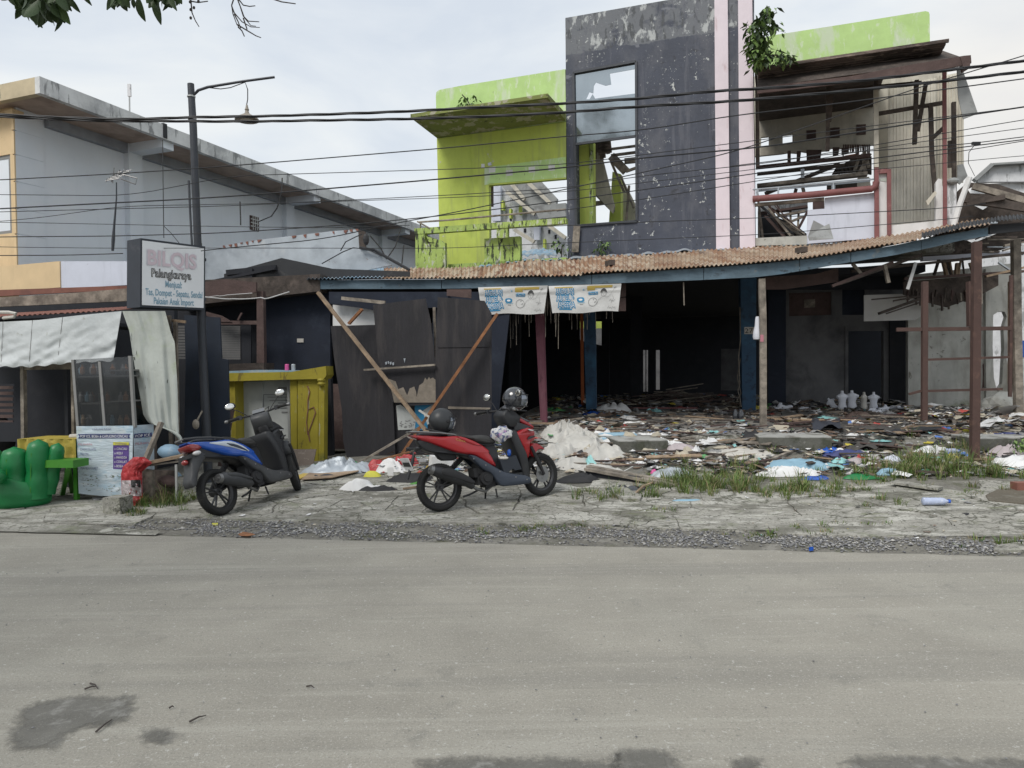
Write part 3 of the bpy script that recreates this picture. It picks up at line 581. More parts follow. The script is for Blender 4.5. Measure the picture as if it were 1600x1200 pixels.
# tv antenna in front of the grey wall
def tvant():
    Y = 12.6; b = atY(176, 392, Y); t = atY(182, 285, Y)
    an = thing('tv_antenna', 'old television aerial on a bent mast in front of the grey side wall', 'antenna', b)
    mb = MB(); mb.tube([b, atY(177, 374, Y), atY(178, 358, Y), atY(182, 310, Y), t], [.022, .03, .02, .012, .01], 6); mb.build('mast', MT['pole_metal'], an)
    mb = MB(); c = atY(184, 275, Y)
    for i in range(6):
        o_ = c+V((-.03+.012*i, .06*i-.15, -.11+.045*i)); mb.tube([o_+V((-.10, 0, -.01)), o_+V((.12, .02, .03))], .008, 5); mb.tube([o_+V((-.09, 0, -.03)), o_+V((-.07, 0, .03))], .007, 5)
    mb.tube([c+V((-.03, -.15, -.13)), c+V((.04, .15, .15))], .011, 5); mb.tube([c+V((-.09, 0, -.12)), c+V((-.06, 0, .14))], .008, 5); mb.tube([c+V((0, 0, .05)), c+V((.32, .02, -.04)), c+V((.29, .02, -.14)), c+V((.05, 0, -.05))], .010, 5)
    mb.build('element', MT['steel_dull'], an)
tvant()
# downpipe / cable on the side wall
mb = MB(); mb.tube([FL.pt(295, 282, .3), FL.pt(297, 330, .3), FL.pt(300, 385, .3)], .02, 5); mb.build('wall_conduit', MT['pole_metal'], lb)

# ---- blue-grey sheet-metal lean-to behind the sign
SH = Frame(-4.6, 15.2, -12)
def shp(*pts, b=0): return [SH.az(x, y, b) for x, y in pts]
lt = thing('metal_leanto', 'blue grey sheet metal lean-to roof in front of the long grey wall', 'roof', SH.P(0, 0, 0))
mb = MB(); mb.slab(SH, shp((314, 390), (410, 374), (520, 361), (560, 358), (562, 385), (575, 392), (612, 414), (560, 425), (314, 470)), 0, .05); mb.build('sheet_wall', MT['zinc_plain'] if 'zinc_plain' in MT else MT['zinc'], lt)
mb = MB(); mb.slab(SH, shp((560, 358), (571, 362), (572, 388), (562, 388), b=-.03), -.05, -.01); mb.build('corner_board', MT['wood_dark'], lt)
mb = MB(); mb.tube([SH.pt(562, 387, -.1), SH.pt(585, 391, -.1), SH.pt(640, 422, -.1)], .03, 6); mb.build('ridge_strip', MT['dark_sheet'], lt)
mb = MB(); mb.slab(SH, shp((166, 395), (200, 392), (240, 394), (240, 460), (170, 455), (176, 430), (168, 410), b=.4), .4, .42); mb.build('patch_sheet', MT['zinc'], lt)
# rust strip along the top
mb = MB(); rr = random.Random(2)
for i in range(26):
    x = 330+i*9; y = pl([(314, 389), (410, 373), (560, 357)], x)
    if rr.random() < .65:
        q = shp((x, y+.5), (x+rr.uniform(2, 7), y-.2), (x+rr.uniform(2, 6), y+rr.uniform(2, 6)), (x+1, y+rr.uniform(2, 5)), b=-.01); mb.slab(SH, q, -.014, -.004)
mb.build('rust_stain', MT['rust_red'], lt)

# ================================================================== LEFT STALL
ST = Frame(-5.55, 9.75, -9)           # front plane of the drink stall
def sp(*pts, b=0, F=ST): return [F.az(x, y, b) for x, y in pts]
stall = thing('drink_stall', 'open drink stall with a rusty red sheet roof and dark interior at the left edge', 'stall', ST.P(0, 0, .08))
# roof: corrugated sheets, rust red, rising to the back
aR = ST.az(203, 485)[0]; zf = ST.az(203, 487)[1]; zl = ST.az(0, 498)[1]
def corr(mb, c00, c10, c01, c11, pitch, amp, nv=3, sag=None):
    Lw = (c10-c00).length; n = max(8, int(Lw/pitch)*6); up = (c10-c00).cross(c01-c00).normalized()
    if up.z < 0: up = -up
    def fn(u, v):
        p = c00.lerp(c10, u).lerp(c01.lerp(c11, u), v)
        q = p + up*amp*sin(2*pi*u*Lw/pitch)
        if sag: q += sag(u, v, p)
        return q
    mb.grid(fn, n, nv)
back_z = ST.az(203, 468, .9)[1]
for i in range(5):
    a1 = aR - i*.78; a0 = a1-.80
    mb = MB(); zz = lambda a: lerp(zf, zl, (aR-a)/(aR-ST.az(0, 500)[0]))
    corr(mb, ST.P(a0, -.25, zz(a0)), ST.P(a1, -.25, zz(a1)), ST.P(a0, .8, zz(a0)+.16), ST.P(a1, .8, zz(a1)+.16), .076, .009)
    mb.build('roof_sheet', MT['rust_red'], stall)
mb = MB(); mb.tube([ST.pt(0, 488, -.28), ST.pt(14, 488, -.3), ST.pt(25, 490, -.3), ST.pt(22, 495, -.3), ST.pt(5, 497, -.3)], .022, 6); tag(mb.build('coiled_hose', MT['cream_plastic']), 'pale coiled hose lying on the edge of the red stall roof', 'hose')
# fascia board in shadow above roof (wood between roof and building)
mb = MB(); mb.slab(ST, sp((-60, 482), (-60, 468), (110, 458), (205, 450), (205, 470), b=.9), .9, .95); mb.build('back_board', MT['wood_grey'], stall)
mb = MB(); mb.slab(ST, sp((-60, 466), (-60, 455), (205, 446), (205, 452), b=1.2), 1.2, 1.25); mb.build('upper_board', MT['rust_red'], stall)
# stall interior: back and side walls, posts
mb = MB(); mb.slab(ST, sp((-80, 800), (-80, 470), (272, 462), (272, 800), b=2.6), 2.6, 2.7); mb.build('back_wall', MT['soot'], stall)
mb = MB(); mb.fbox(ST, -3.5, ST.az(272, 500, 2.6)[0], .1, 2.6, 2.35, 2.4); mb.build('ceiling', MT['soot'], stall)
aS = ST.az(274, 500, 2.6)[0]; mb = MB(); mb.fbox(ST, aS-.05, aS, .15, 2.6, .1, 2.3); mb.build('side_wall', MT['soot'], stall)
for (x0, x1, yt, yb) in ((31, 36, 560, 720), (110, 114, 565, 700)):
    mb = MB(); b0 = sp((x0, yt), (x1, yt), (x1+2, yb), (x0+2, yb)); mb.slab(ST, b0, 0, .06); mb.build('post', MT['wood_grey'], stall)
mb = MB(); mb.slab(ST, sp((36, 568), (110, 566), (110, 577), (36, 578)), .01, .05); mb.build('door_lintel', MT['wood_grey'], stall)
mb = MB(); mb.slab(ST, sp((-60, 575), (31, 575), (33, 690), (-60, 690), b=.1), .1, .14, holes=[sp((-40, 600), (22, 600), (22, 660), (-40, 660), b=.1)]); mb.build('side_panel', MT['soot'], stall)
mb = MB()
for y in range(603, 660, 9): mb.slab(ST, sp((-38, y), (20, y), (20, y+5), (-38, y+5), b=.12), .12, .13)
mb.build('menu_line', MT['wood_brown'], stall)
# grey tarp awning, rolled down
tw = MB()
TL = [(0, 503), (60, 500), (120, 493), (190, 486)]; BL = [(-30, 574), (0, 573), (50, 573), (110, 567), (150, 565), (176, 564), (178, 562)]
def tarpf(u, v):
    x = lerp(-60, 190, u); top = pl([(-60, 508)]+TL, x); xb = lerp(-60, 177, u); bot = pl([(-60, 574)]+BL[1:], xb)+1.2*sin(u*60)
    px = lerp(x, xb, v); py = lerp(top, bot, v)
    d = -.30 - .04*v - .035*noise.noise(V((u*3-v*1.2*u, v*5+u*7, 1)))*(.3+v) - .025*noise.noise(V((u*14+v*8*u, v*9, 2)))*v
    return ST.pt(px, py, d)
tw.grid(tarpf, 80, 24); o = tw.build('tarp_awning', MT['tarp'], smooth=60); tag(o, 'pale grey tarpaulin awning hanging from the red sheet roof of the drink stall', 'awning')
sm = MB()
for x in (5, 51, 98):
    sm.tube([tarpf((x+60)/250, v)+V((0, -.004, 0)) for v in (0, .25, .5, .75, .98)], .002, 4)
sm.build('seam', MT['wood_dark'], o)
# long hanging tarp at the stall's right side
t2 = MB()
def tarp2(u, v):
    xl = pl([(486, 191), (520, 202), (560, 207), (640, 220), (665, 224), (680, 232), (705, 286)], lerp(486, 705, v)); xr = pl([(486, 258), (520, 267), (535, 273), (600, 277), (700, 280)], lerp(486, 705, v))
    yl = lerp(486, 684, v) if True else 0; yr = lerp(486, 703, v); px = lerp(xl, xr, u); py = lerp(yl, yr, u)
    if v > .88: px = lerp(px, 284, (v-.88)/.12*.85)
    return ST.pt(px, py, -.34-.06*noise.noise(V((u*2.5, v*2, 5)))-.03*noise.noise(V((u*8, v*3, 7)))-.15*v*sin(u*5)*.3)
t2.grid(tarp2, 30, 60); o = t2.build('side_tarp', MT['tarp_old'], smooth=60); tag(o, 'long mould spotted pale tarpaulin hanging down at the right side of the drink stall', 'tarpaulin')
# glass display cabinet
FC = Frame(-5.55, 9.75-.55, -9)
cab = thing('display_cabinet', 'tall glass food display cabinet above the blue drinks banner', 'cabinet', FC.P(.6, 0, .1))
mb = MB()
cols = [((111, 562), (119, 668)), ((153, 565), (161, 668)), ((200, 556), (207, 668))]
for (t, b) in cols:
    mb.slab(FC, [FC.az(t[0], t[1]), FC.az(t[0]+4, t[1]), FC.az(b[0]+4, b[1]), FC.az(b[0], b[1])], 0, .04)
for (x0, y0, x1, y1) in ((117, 588, 153, 587), (121, 630, 156, 630), (160, 578, 200, 577), (160, 587, 200, 586), (162, 627, 195, 626)):
    mb.slab(FC, [FC.az(x0, y0), FC.az(x1, y1), FC.az(x1, y1+2.2), FC.az(x0, y0+2.2)], .05, .35)
mb.build('frame', MT['frame_grey'], cab)
mb = MB(); mb.slab(FC, [FC.az(113, 560), FC.az(203, 557), FC.az(210, 668), FC.az(119, 668)], .42, .45); mb.build('back_panel', MT['glass_case'], cab)
mb = MB(); mb.slab(FC, [FC.az(114, 562), FC.az(203, 557), FC.az(208, 668), FC.az(120, 668)], .012, .018); mb.build('pane', MT['glass'], cab)
MT['glass'].node_tree.nodes['Principled BSDF'].inputs['Alpha'].default_value = .45
gd = MB(); rr = random.Random(8)
for i in range(34):
    x = rr.choice([rr.uniform(122, 152), rr.uniform(163, 200)]); y = rr.choice([585, 628, 664]); p = FC.pt(x, y, .2+rr.uniform(-.1, .1)); gd.mi = rr.randrange(4)
    gd.lathe([(.02, 0), (.03, .02), (.03, .08), (.012, .1), (.012, .13)], p, 8)
tag(gd.build('snack_jar', MT['wood_orange'], mats=[MT['wood_orange'], MT['ink_teal'], MT['cardboard'], MT['ink_grey']], origin=FC.P(.6, .2, .1)), 'small jars and packets lined up on the shelves inside the glass cabinet', 'jars', kind='stuff')
# drinks banner with its writing
bn = MB()
def bnf_(F, pts, dd=0):
    (x0, y0), (x1, y1), (x2, y2), (x3, y3) = pts
    def f(u, v, e=0):
        px = lerp(lerp(x0, x1, u), lerp(x3, x2, u), v); py = lerp(lerp(y0, y1, u), lerp(y3, y2, u), v)
        return F.pt(px, py, dd-.02-.012*noise.noise(V((u*2, v*9, 4)))*min(1, 3*v+.3)-.006*noise.noise(V((u*6, v*24, 4)))-e)
    return f
bf = bnf_(FC, ((119, 666), (208, 665), (206, 774), (123, 771)))
bn.grid(lambda u, v: bf(u, v)+V((0, 0, -.02*sin(u*3.1)*max(0, v-.9)*10)), 24, 36); ban = bn.build('drinks_banner', MT['poster'], smooth=60)
tag(ban, 'wrinkled blue and white drinks menu banner below the glass cabinet', 'banner')
PXW, PXH = 88, 107
def bT(x, y):      # banner pixel coordinates, y down from its top
    return bf(x/PXW, y/PXH, .006)
def bquad(name, x0, y0, x1, y1, m, e=.004):
    mb = MB(); mb.grid(lambda u, v: bf(lerp(x0, x1, u)/PXW, lerp(y0, y1, v)/PXH, e), 8, 6); return mb.build(name, MT[m], ban)
mb = MB(); mb.grid(lambda u, v: bf((lerp(2, 84, u)+(2.5-5*abs(v-.5))*(1 if u < .5 else -1)*(abs(u-.5) > .47))/PXW, lerp(12.5, 19.5, v)/PXH, .004), 20, 4); mb.build('ribbon', MT['ink_navy'], ban)
bquad('menu_box', 57, 26, 82, 67, 'ink_purple'); bquad('menu_head', 57, 25.4, 82, 30, 'ink_yellow', .007)
def btext(s, x, y, h, w, m, e=.010):
    put_text('lettering', s, h*1.35, lambda a, b: bf(a/PXW, (y-b)/PXH, e), x, 0, MT[m], ban, width=w)
btext('POP ICE, BOBA & CAPUCINO CINCAU', 6, 18.3, 4.6, 74, 'ink_white'); btext('VARIAN RASA', 24, 6.5, 3, 30, 'ink_navy')
btext('PILIHAN:', 2.5, 30.5, 3.6, 22, 'ink_red'); btext('· CHOCOLATE', 2.5, 38.5, 4, 27, 'ink_navy'); btext('· MELON', 2.5, 46, 4, 15, 'ink_navy'); btext('· DURIAN', 2.5, 53.5, 4, 19, 'ink_navy'); btext('· TARO', 2.5, 60.5, 4, 14, 'ink_navy'); btext('· PERMEN KARET', 2.5, 68.5, 4, 30, 'ink_navy')
btext('TOPPING', 60, 29.6, 3, 18, 'ink_purple', .012)
for i, (s, w) in enumerate((('» CINCAU', 20), ('» KEJU', 13), ('» MANGGA', 20), ('» COKLAT', 20), ('» BOBA', 14))): btext(s, 59, 37.5+i*6.7, 4, w, 'ink_white', .010)
mb = MB(); rr = random.Random(4)
for (cx_, cy_, n_, sx_, sy_) in ((10, 84, 26, 5, 11), (25, 86, 22, 7, 9), (50, 79, 14, 7, 3), (68, 78, 14, 7, 3), (52, 95, 10, 7, 3), (70, 96, 10, 7, 3), (38, 100, 16, 30, 2)):
    for _ in range(n_):
        x, y = cx_+rr.uniform(-sx_, sx_), cy_+rr.uniform(-sy_, sy_); w_, h_ = rr.uniform(1, 4), rr.uniform(.5, 1.3); mb.mi = rr.choice([0, 0, 1])
        mb.add([bf((x+i*w_)/PXW, (y+j*h_)/PXH, .006) for i, j in ((0, 0), (1, .2), (.9, 1), (.1, .8))], [(0, 1, 2, 3)])
tag(mb.build('printed_cups', MT['ink_grey'], ban, mats=[MT['ink_grey'], MT['ink_green']]), kind='stuff')
FC2 = Frame(FC.az(208, 700)[0]*cos(radians(-9))+FC.o.x, FC.pt(208, 700).y, 62)
mb = MB(); w2 = lambda u, v, e=0: FC2.P(u*.28, -.01-.008*noise.noise(V((u*3, v*20, 1)))-e, lerp(FC.az(208, 665)[1], FC.az(206, 772)[1], v))
mb.grid(w2, 10, 20); b2 = mb.build('banner_side', MT['poster'], ban)
mb = MB(); mb.grid(lambda u, v: w2(lerp(.03, .9, u), lerp(.12, .185, v), .004), 4, 3); mb.build('ribbon', MT['ink_navy'], ban)
put_text('lettering', 'POP ICE', .055, lambda x, z: w2(x/.28, .176-z/.95, .01), .02, 0, MT['ink_white'], ban, width=.20)
put_text('lettering', 'PILIHAN', .045, lambda x, z: w2(x/.28, .285-z/.95, .01), .02, 0, MT['ink_red'], ban, width=.18)
mb = MB(); mb.fbox(FC, FC.az(122, 700)[0], FC.az(205, 700)[0], .02, .5, FC.az(150, 762)[1], FC.az(150, 668)[1]); mb.build('counter_body', MT['wood_dark'], cab)
# yellow covered table and green bench
p = ong(70, 778); TB = Frame(-5.75, 9.2, -9)
tb = thing('covered_table', 'long low table under a yellow cloth, behind the green hand chair', 'table', TB.P(0, 0, .1))
mb = MB(); z1 = TB.az(60, 686)[1]; z0 = TB.az(60, 716)[1]; a0, a1 = TB.az(27, 690)[0], TB.az(119, 690)[0]
mb.grid(lambda u, v: TB.P(lerp(a0, a1, u), -.02*noise.noise(V((u*12, v*2, 0)))-.015*sin(u*40), lerp(z1, z0, v)), 50, 5); mb.grid(lambda u, v: TB.P(lerp(a0, a1, u), lerp(0, .5, v), z1), 4, 2); mb.build('table_cloth', MT['table_yellow'], tb)
mb = MB()
for a in (a0+.05, a1-.05):
    for b in (.05, .45): mb.fbox(TB, a-.025, a+.025, b-.025, b+.025, .05, z1-.01)
mb.build('leg', MT['green_bench'], tb)
bn_ = thing('green_bench', 'bright green wooden bench with slanted legs below the yellow table', 'bench', TB.P(0, -.35, .1)); TB2 = Frame(*TB.P(0, -.32, 0).xy, -9)
mb = MB(); zt_ = TB2.az(100, 719)[1]; mb.fbox(TB2, TB2.az(-10, 720)[0], TB2.az(116, 720)[0], -.02, .24, zt_-.09, zt_); mb.build('seat', MT['green_bench'], bn_)
for x0, x1 in ((107, 97), (-5, -12)):
    for b in (.0, .18):
        mb = MB(); mb.beam(TB2.pt(x0, 729, b), ong(x1, 775)+TB2.v*b, .05, .045); mb.build('leg', MT['green_bench'], bn_)
mb = MB(); mb.lathe([(.03, 0), (.03, .22), (.012, .24)], TB.pt(110, 682, .2), 10, axis=V((1, -.1, .05))); tag(mb.build('rolled_napkin', MT['cream_plastic']), 'pale rolled bundle lying on the yellow table beside the cabinet', 'roll')

# green inflatable-looking hand chair
hc = thing('hand_chair', 'shiny green padded chair shaped like an open hand with upright fingers', 'chair', ong(35, 798))
hb = ong(40, 798); Yh = hb.y+.30
def hp(px, py, dy=0): return atY(px, py, Yh+dy)
sc_ = Yh/FPX
mb = MB()   # the palm bowl
def palm(u, v):
    th = lerp(pi*1.0, 2*pi, u)*1.0; r = pl([(0, .86), (.15, .97), (.5, 1.0), (.85, .96), (1, .90)], v)
    z = lerp(hb.z+.0, hp(0, 748).z+.03*sin(u*14), v)
    return V((hp(22, 780).x+cos(th)*.44*r, Yh+.05+sin(th)*.36*r, z))
mb.grid(palm, 40, 12)
def palmtop(u, v):
    p_ = palm(u, 1); c = V((hp(22, 780).x, Yh+.05, p_.z-.05)); return p_.lerp(c, v)+V((0, 0, .03*sin(v*pi)))
mb.grid(palmtop, 40, 5); mb.build('seat', MT['green_vinyl'], hc, smooth=60)
def finger(name, px0, py0, px1, py1, w, dy, lean=0):
    a_, b_ = hp(px0, py0, dy), hp(px1, py1, dy); d = b_-a_; r = w*sc_/2; mb = MB(); pts, rs = [], []
    n = 14
    for i in range(n+1):
        t = i/n; k = t; rad = r*(1 - .04*sin(t*17)) * (1 if t < .80 else sqrt(max(0.002, 1-((t-.80)/.2)**2)))
        if .42 < t < .50: rad *= .965
        pts.append(a_+d*t+V((lean*t*t, 0, 0))); rs.append(rad*(.97 if t < .1 else 1))
    mb.tube(pts, rs, 18); o = mb.build('finger', MT['green_vinyl'], hc, smooth=75)
    s = MB(); s.tube([a_+V((0, -r*.98, 0))+V((0, 0, .05)), a_.lerp(b_, .5)+V((0, -r*1.0, 0)), a_.lerp(b_, .78)+V((0, -r*.98, 0))], .004, 4); s.build('seam', MT['green_bench'], o)
finger('f', 25, 778, 22, 698, 38, -.10); finger('f', 58, 778, 60, 686, 33, -.06); finger('f', 74, 770, 89, 692, 24, .02, .02); finger('f', -10, 778, -16, 700, 36, -.10)
mb = MB(); pp = [hp(-25, 740, -.36), hp(-5, 745, -.42), hp(5, 750, -.42)]; mb.tube(pp, [.09, .10, .06], 14); mb.build('thumb', MT['green_vinyl'], hc, smooth=75)

# ================================================================== STREET LAMP AND SHOP SIGN
Yp = 10.3
pb = ong(327, 735); pb = V((atY(326, 735, Yp).x, Yp, G(0, 0)+.15))
lamp = thing('street_lamp', 'thin dark leaning lamp post with a curved arm and hanging shade behind the shop sign', 'street lamp', pb)
mb = MB(); mb.tube([pb-V((0, 0, .1)), atY(319, 600, Yp), atY(312, 440, Yp), atY(309, 380, Yp)], [.062, .058, .056, .055], 12); mb.tube([atY(309, 384, Yp), atY(302, 200, Yp), atY(298, 131, Yp)], [.052, .05, .045], 12); mb.build('pole', MT['pole_metal'], lamp, smooth=50)
mb = MB(); mb.tube([atY(303, 148, Yp), atY(310, 141, Yp-.03), atY(325, 136, Yp-.05), atY(380, 127, Yp-.05), atY(429, 120.5, Yp-.05)], [.018, .02, .02, .018, .018], 8); mb.build('arm', MT['pole_metal'], lamp)
mb = MB(); mb.tube([atY(326, 137, Yp-.05), atY(345, 139, Yp-.05), atY(360, 137, Yp-.05), atY(383, 128.5, Yp-.05), atY(387, 140, Yp-.05), atY(387, 155, Yp-.05), atY(385, 166, Yp-.05)], .007, 5); mb.build('lamp_cord', MT['cable'], lamp)
c = atY(386, 180, Yp-.05); mb = MB(); mb.lathe([(.155, -.075), (.165, -.07), (.15, -.045), (.09, -.01), (.045, .015), (.03, .03), (.022, .06), (.03, .075), (.02, .1), (.012, .14)], c, 20); mb.build('shade', MT['lamp_shade'], lamp, smooth=40)
mb = MB(); mb.ell(c+V((0, 0, -.07)), .1, .1, .03, 12, 6); mb.build('bulb', MT['cream_plastic'], lamp)
mb = MB()
for y in (151, 186): mb.lathe([(.056, -.01), (.056, .01)], atY(pl([(131, 298), (384, 309)], y), y, Yp), 12)
mb.build('pole_band', MT['alu'], lamp)
mb = MB(); mb.tube([atY(316, 642, Yp-.06), atY(309, 655, Yp-.1), atY(305, 667, Yp-.1)], .012, 5); mb.ell(atY(306, 663, Yp-.1), .05, .04, .07, 10, 6); mb.build('meter_bulge', MT['lamp_shade'], lamp)

# sign box: four corners from the photograph, a plane turned 60 degrees
tl, tr_, br_, bl_ = atY(212, 371.7, 9.35), atY(311.6, 387.4, 10.12), atY(316.3, 483, 10.12), atY(220.6, 478.4, 9.35)
uS = (tr_-tl); uS.z = 0; wS = uS.length; uS.normalize(); nS = V((uS.y, -uS.x, 0)); 
hS = ((tl.z-bl_.z)+(tr_.z-br_.z))/2; z0S = (bl_.z+br_.z)/2
sg = thing('shop_sign', 'white light box shop sign with faded pink name and blue writing on the pole', 'sign', V((bl_.x, bl_.y, z0S)))
lean = -.028
def SG(x, z, d=0): return V((bl_.x, bl_.y, z0S)) + uS*(x+lean*z*-1.0) + V((0, 0, z-.0*x)) + nS*d
# small corrections so that the box hangs as in the photo
dzl = (bl_.z-z0S); dzr = (br_.z-z0S)
def SGT(x, z, d=0): return SG(x, z, d) + V((0, 0, lerp(dzl, dzr, x/wS)))
mb = MB(); mb.prism([(-.012, -.012), (wS+.012, -.012), (wS+.012, hS+.012), (-.012, hS+.012)], lambda x, z: SGT(x, z, -.004), lambda x, z: SGT(x, z, -.30)); mb.build('sign_case', MT['sign_box'], sg)
mb = MB(); mb.prism([(.012, .015), (wS-.012, .015), (wS-.012, hS-.015), (.012, hS-.015)], lambda x, z: SGT(x, z, .002), lambda x, z: SGT(x, z, -.01)); mb.build('sign_face', MT['sign_face'], sg)
def stext(s, xf, zf, h, w, m, off=0, e=.006):   # xf, zf = fractions of the face: centre x, baseline
    put_text('lettering', s, h, lambda x, z: SGT(x, z, e), xf*wS, zf*hS, MT[m], sg, width=w*wS, off=off, center=True)
mk('ink_fade', (.70, .68, .73), .5)
stext('BILQIS', .47, .635, .27, .77, 'ink_fade', .014); stext('BILQIS', .47, .637, .265, .75, 'ink_pink', .006, .009)
stext('Palangkaraya', .46, .455, .15, .62, 'ink_black', .0060, .006); stext('Palangkaraya', .46, .455, .15, .62, 'ink_white', -.0035, .009)
stext('Menjual:', .49, .31, .12, .26, 'ink_teal', .0025); stext('Tas, Dompet - Sepatu, Sendal', .51, .175, .12, .90, 'ink_teal', .0025); stext('Pakaian Anak Import', .50, .045, .12, .63, 'ink_teal', .0025)
mb = MB()
for z in (.15, hS-.15): mb.beam(SGT(wS, z, -.15), SGT(wS+.12, z, -.15), .04, .04)
mb.build('bracket', MT['pole_metal'], sg)

# ================================================================== PLACE BETWEEN: dark shed, shutters, dark metal sheet
SD = Frame(*atY(380, 600, 13.6).xy, -9)
def dp(*pts, b=0): return [SD.az(x, y, b) for x, y in pts]
shed = thing('dark_shed', 'dark timber shed with grey slat shutters behind the lamp post', 'shed', SD.P(0, 0, .1))
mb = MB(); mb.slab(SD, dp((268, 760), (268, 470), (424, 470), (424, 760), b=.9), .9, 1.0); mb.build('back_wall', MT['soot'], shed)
mb = MB(); mb.slab(SD, dp((268, 440), (500, 428), (500, 455), (268, 480), b=.35), .35, .9); mb.build('roof_beam', MT['wood_dark'], shed)
# beam at left of the canopy: brown board that the wires cross
mb = MB(); mb.slab(SD, dp((318, 441), (350, 436), (400, 441), (400, 457), (318, 464), b=-.05), -.05, 0); mb.build('eave_board', MT['wood_brown'], shed)
for (xa, xb) in ((279, 290), (344, 376)):
    n = 15 if xa > 300 else 12
    for i in range(n):
        y = lerp(509, 562, i/n); mb = MB(); mb.slab(SD, dp((xa, y), (xb, y), (xb, y+3.2), (xa, y+3.2), b=.35), .34+.0, .36); mb.build('slat', MT['shutter'], shed)
mb = MB(); mb.slab(SD, dp((376, 508), (392, 508), (392, 568), (379, 568), b=.3), .3, .34); mb.build('shutter_panel', MT['soot'], shed)
mb = MB()
mb.slab(SD, dp((401, 455), (411, 455), (413, 577), (401, 577), b=.05), .05, .15); mb.slab(SD, dp((344, 501), (401, 501), (401, 507), (344, 507), b=.1), .1, .15)
mb.slab(SD, dp((322, 487), (345, 493), (362, 503), (345, 503), (322, 493), b=.08), .08, .12)
mb.build('timber_frame', MT['wood_brown'], shed)
mb = MB(); mb.slab(SD, dp((344, 569), (412, 567), (412, 578), (346, 580), b=-.1), -.1, .3); mb.build('shelf', MT['wood_dark'], shed)
mb = MB(); mb.beam(SD.pt(372, 500, .05), SD.pt(378, 489, .05), .03, .03); mb.build('brace', MT['wood_brown'], shed)
nv = MB(); Fn = Frame(*atY(315, 600, 11.0).xy, -9); q = lambda *p: [Fn.az(x, y, 0) for x, y in p]
nx = q((288, 492), (343, 496), (346, 560), (356, 562), (360, 720), (287, 720), (290, 570))
nv.slab(Fn, nx, 0, .03); tag(nv.build('metal_door_sheet', MT['navy_sheet']), 'tall dark navy metal sheet standing right behind the lamp post', 'metal sheet')
for (x, y0, y1) in ((264, 493, 700), (274, 503, 720)):
    mb = MB(); mb.beam(atY(x, y0, 10.6), atY(x+4, y1, 10.6), .05, .05); tag(mb.build('stall_post', MT['wood_grey']), 'thin grey timber post at the edge of the mouldy hanging tarpaulin' if x == 274 else 'short grey timber post behind the top of the hanging tarpaulin', 'post')
mb = MB(); mb.beam(atY(253, 499, 10.65), atY(290, 503, 10.65), .04, .04); tag(mb.build('cross_rail', MT['wood_tan']), 'short wooden rail sticking out behind the hanging tarpaulin', 'rail')
mb = MB(); mb.beam(atY(345, 728, 11.2), atY(362, 640, 11.6), .09, .03); tag(mb.build('leaning_board', MT['wood_brown']), 'brown board leaning between lamp post and yellow kiosk', 'board')
# dark timber wall to the right of the shed (x 413-520)
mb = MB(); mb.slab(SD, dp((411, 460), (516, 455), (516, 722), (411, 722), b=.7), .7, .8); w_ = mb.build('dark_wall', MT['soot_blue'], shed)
mb = MB(); mb.slab(SD, dp((464, 529), (474, 529), (474, 535), (464, 535), b=.68), .68, .7); mb.build('socket', MT['cream_plastic'], shed)
mb = MB(); mb.slab(SD, dp((509, 570), (516, 570), (520, 712), (507, 712), b=-.3), -.3, -.2); mb.build('corner_post', MT['soot'], shed)
mb = MB(); mb.slab(SD, dp((515, 600), (535, 600), (548, 700), (516, 705), b=.3), .3, .33); mb.build('rotten_board', MT['wood_brown'], shed)

# ================================================================== YELLOW KIOSK COUNTER
YK = Frame(*atY(430, 650, 12.3).xy, -9)
yk = thing('yellow_kiosk', 'worn yellow kiosk counter with peeling paint and an open white inside', 'kiosk', YK.P(0, 0, .1))
def kp(*pts, b=0): return [YK.az(x, y, b) for x, y in pts]
ZG = G(*YK.P(0, 0, 0).xy)-.05
mb = MB(); mb.slab(YK, kp((349, 583), (455, 581), (509, 572), (510, 586), (506, 592), (458, 593), (349, 596), b=-.1), -.1, .2); mb.build('counter_top', MT['yellow_paint'], yk)
mb = MB(); mb.slab(YK, kp((352, 580), (400, 578), (462, 579), (462, 582), (349, 585), b=-.06), -.06, .6); mb.build('blue_cover', MT['zinc_blue'], yk)
mb = MB(); mb.slab(YK, kp((453, 591), (464, 592), (464, 722), (455, 722), b=.0), .0, .08); mb.build('door_post', MT['yellow_paint'], yk)
mb = MB(); mb.slab(YK, kp((465, 590), (497, 590), (497, 722), (465, 722), b=-.02), -.02, .06); mb.build('front_panel', MT['yellow_paint'], yk)
mb = MB(); mb.slab(YK, kp((497.5, 594), (507, 592), (506, 720), (497.5, 722), b=-.03), -.03, .12); mb.build('side_panel', MT['yellow_paint'], yk)
mb = MB(); mb.lathe([(.05, -.09), (.065, -.06), (.05, -.03), (.07, 0), (.055, .03)], YK.pt(502, 594, -.06), 12); mb.build('corner_moulding', MT['yellow_paint'], yk)
mb = MB(); mb.slab(YK, kp((357, 596), (367, 596), (369, 710), (359, 710), b=.0), .0, .5); mb.build('left_post', MT['yellow_paint'], yk)
mb = MB(); mb.tube([YK.pt(480, 603, -.03), YK.pt(484, 612, -.03), YK.pt(481, 625, -.03), YK.pt(481, 640, -.03), YK.pt(490, 636, -.03), YK.pt(493, 645, -.03), YK.pt(487, 662, -.03), YK.pt(482, 676, -.03), YK.pt(484, 690, -.03)], .009, 5); mb.tube([YK.pt(481, 640, -.03), YK.pt(479, 660, -.03), YK.pt(481, 680, -.03)], .008, 5); mb.build('rust_scrawl', MT['rust_red'], yk)
fr = thing('white_cabinet', 'open off-white cabinet with printed lines standing inside the yellow kiosk', 'cabinet', YK.P(-.2, .2, .15))
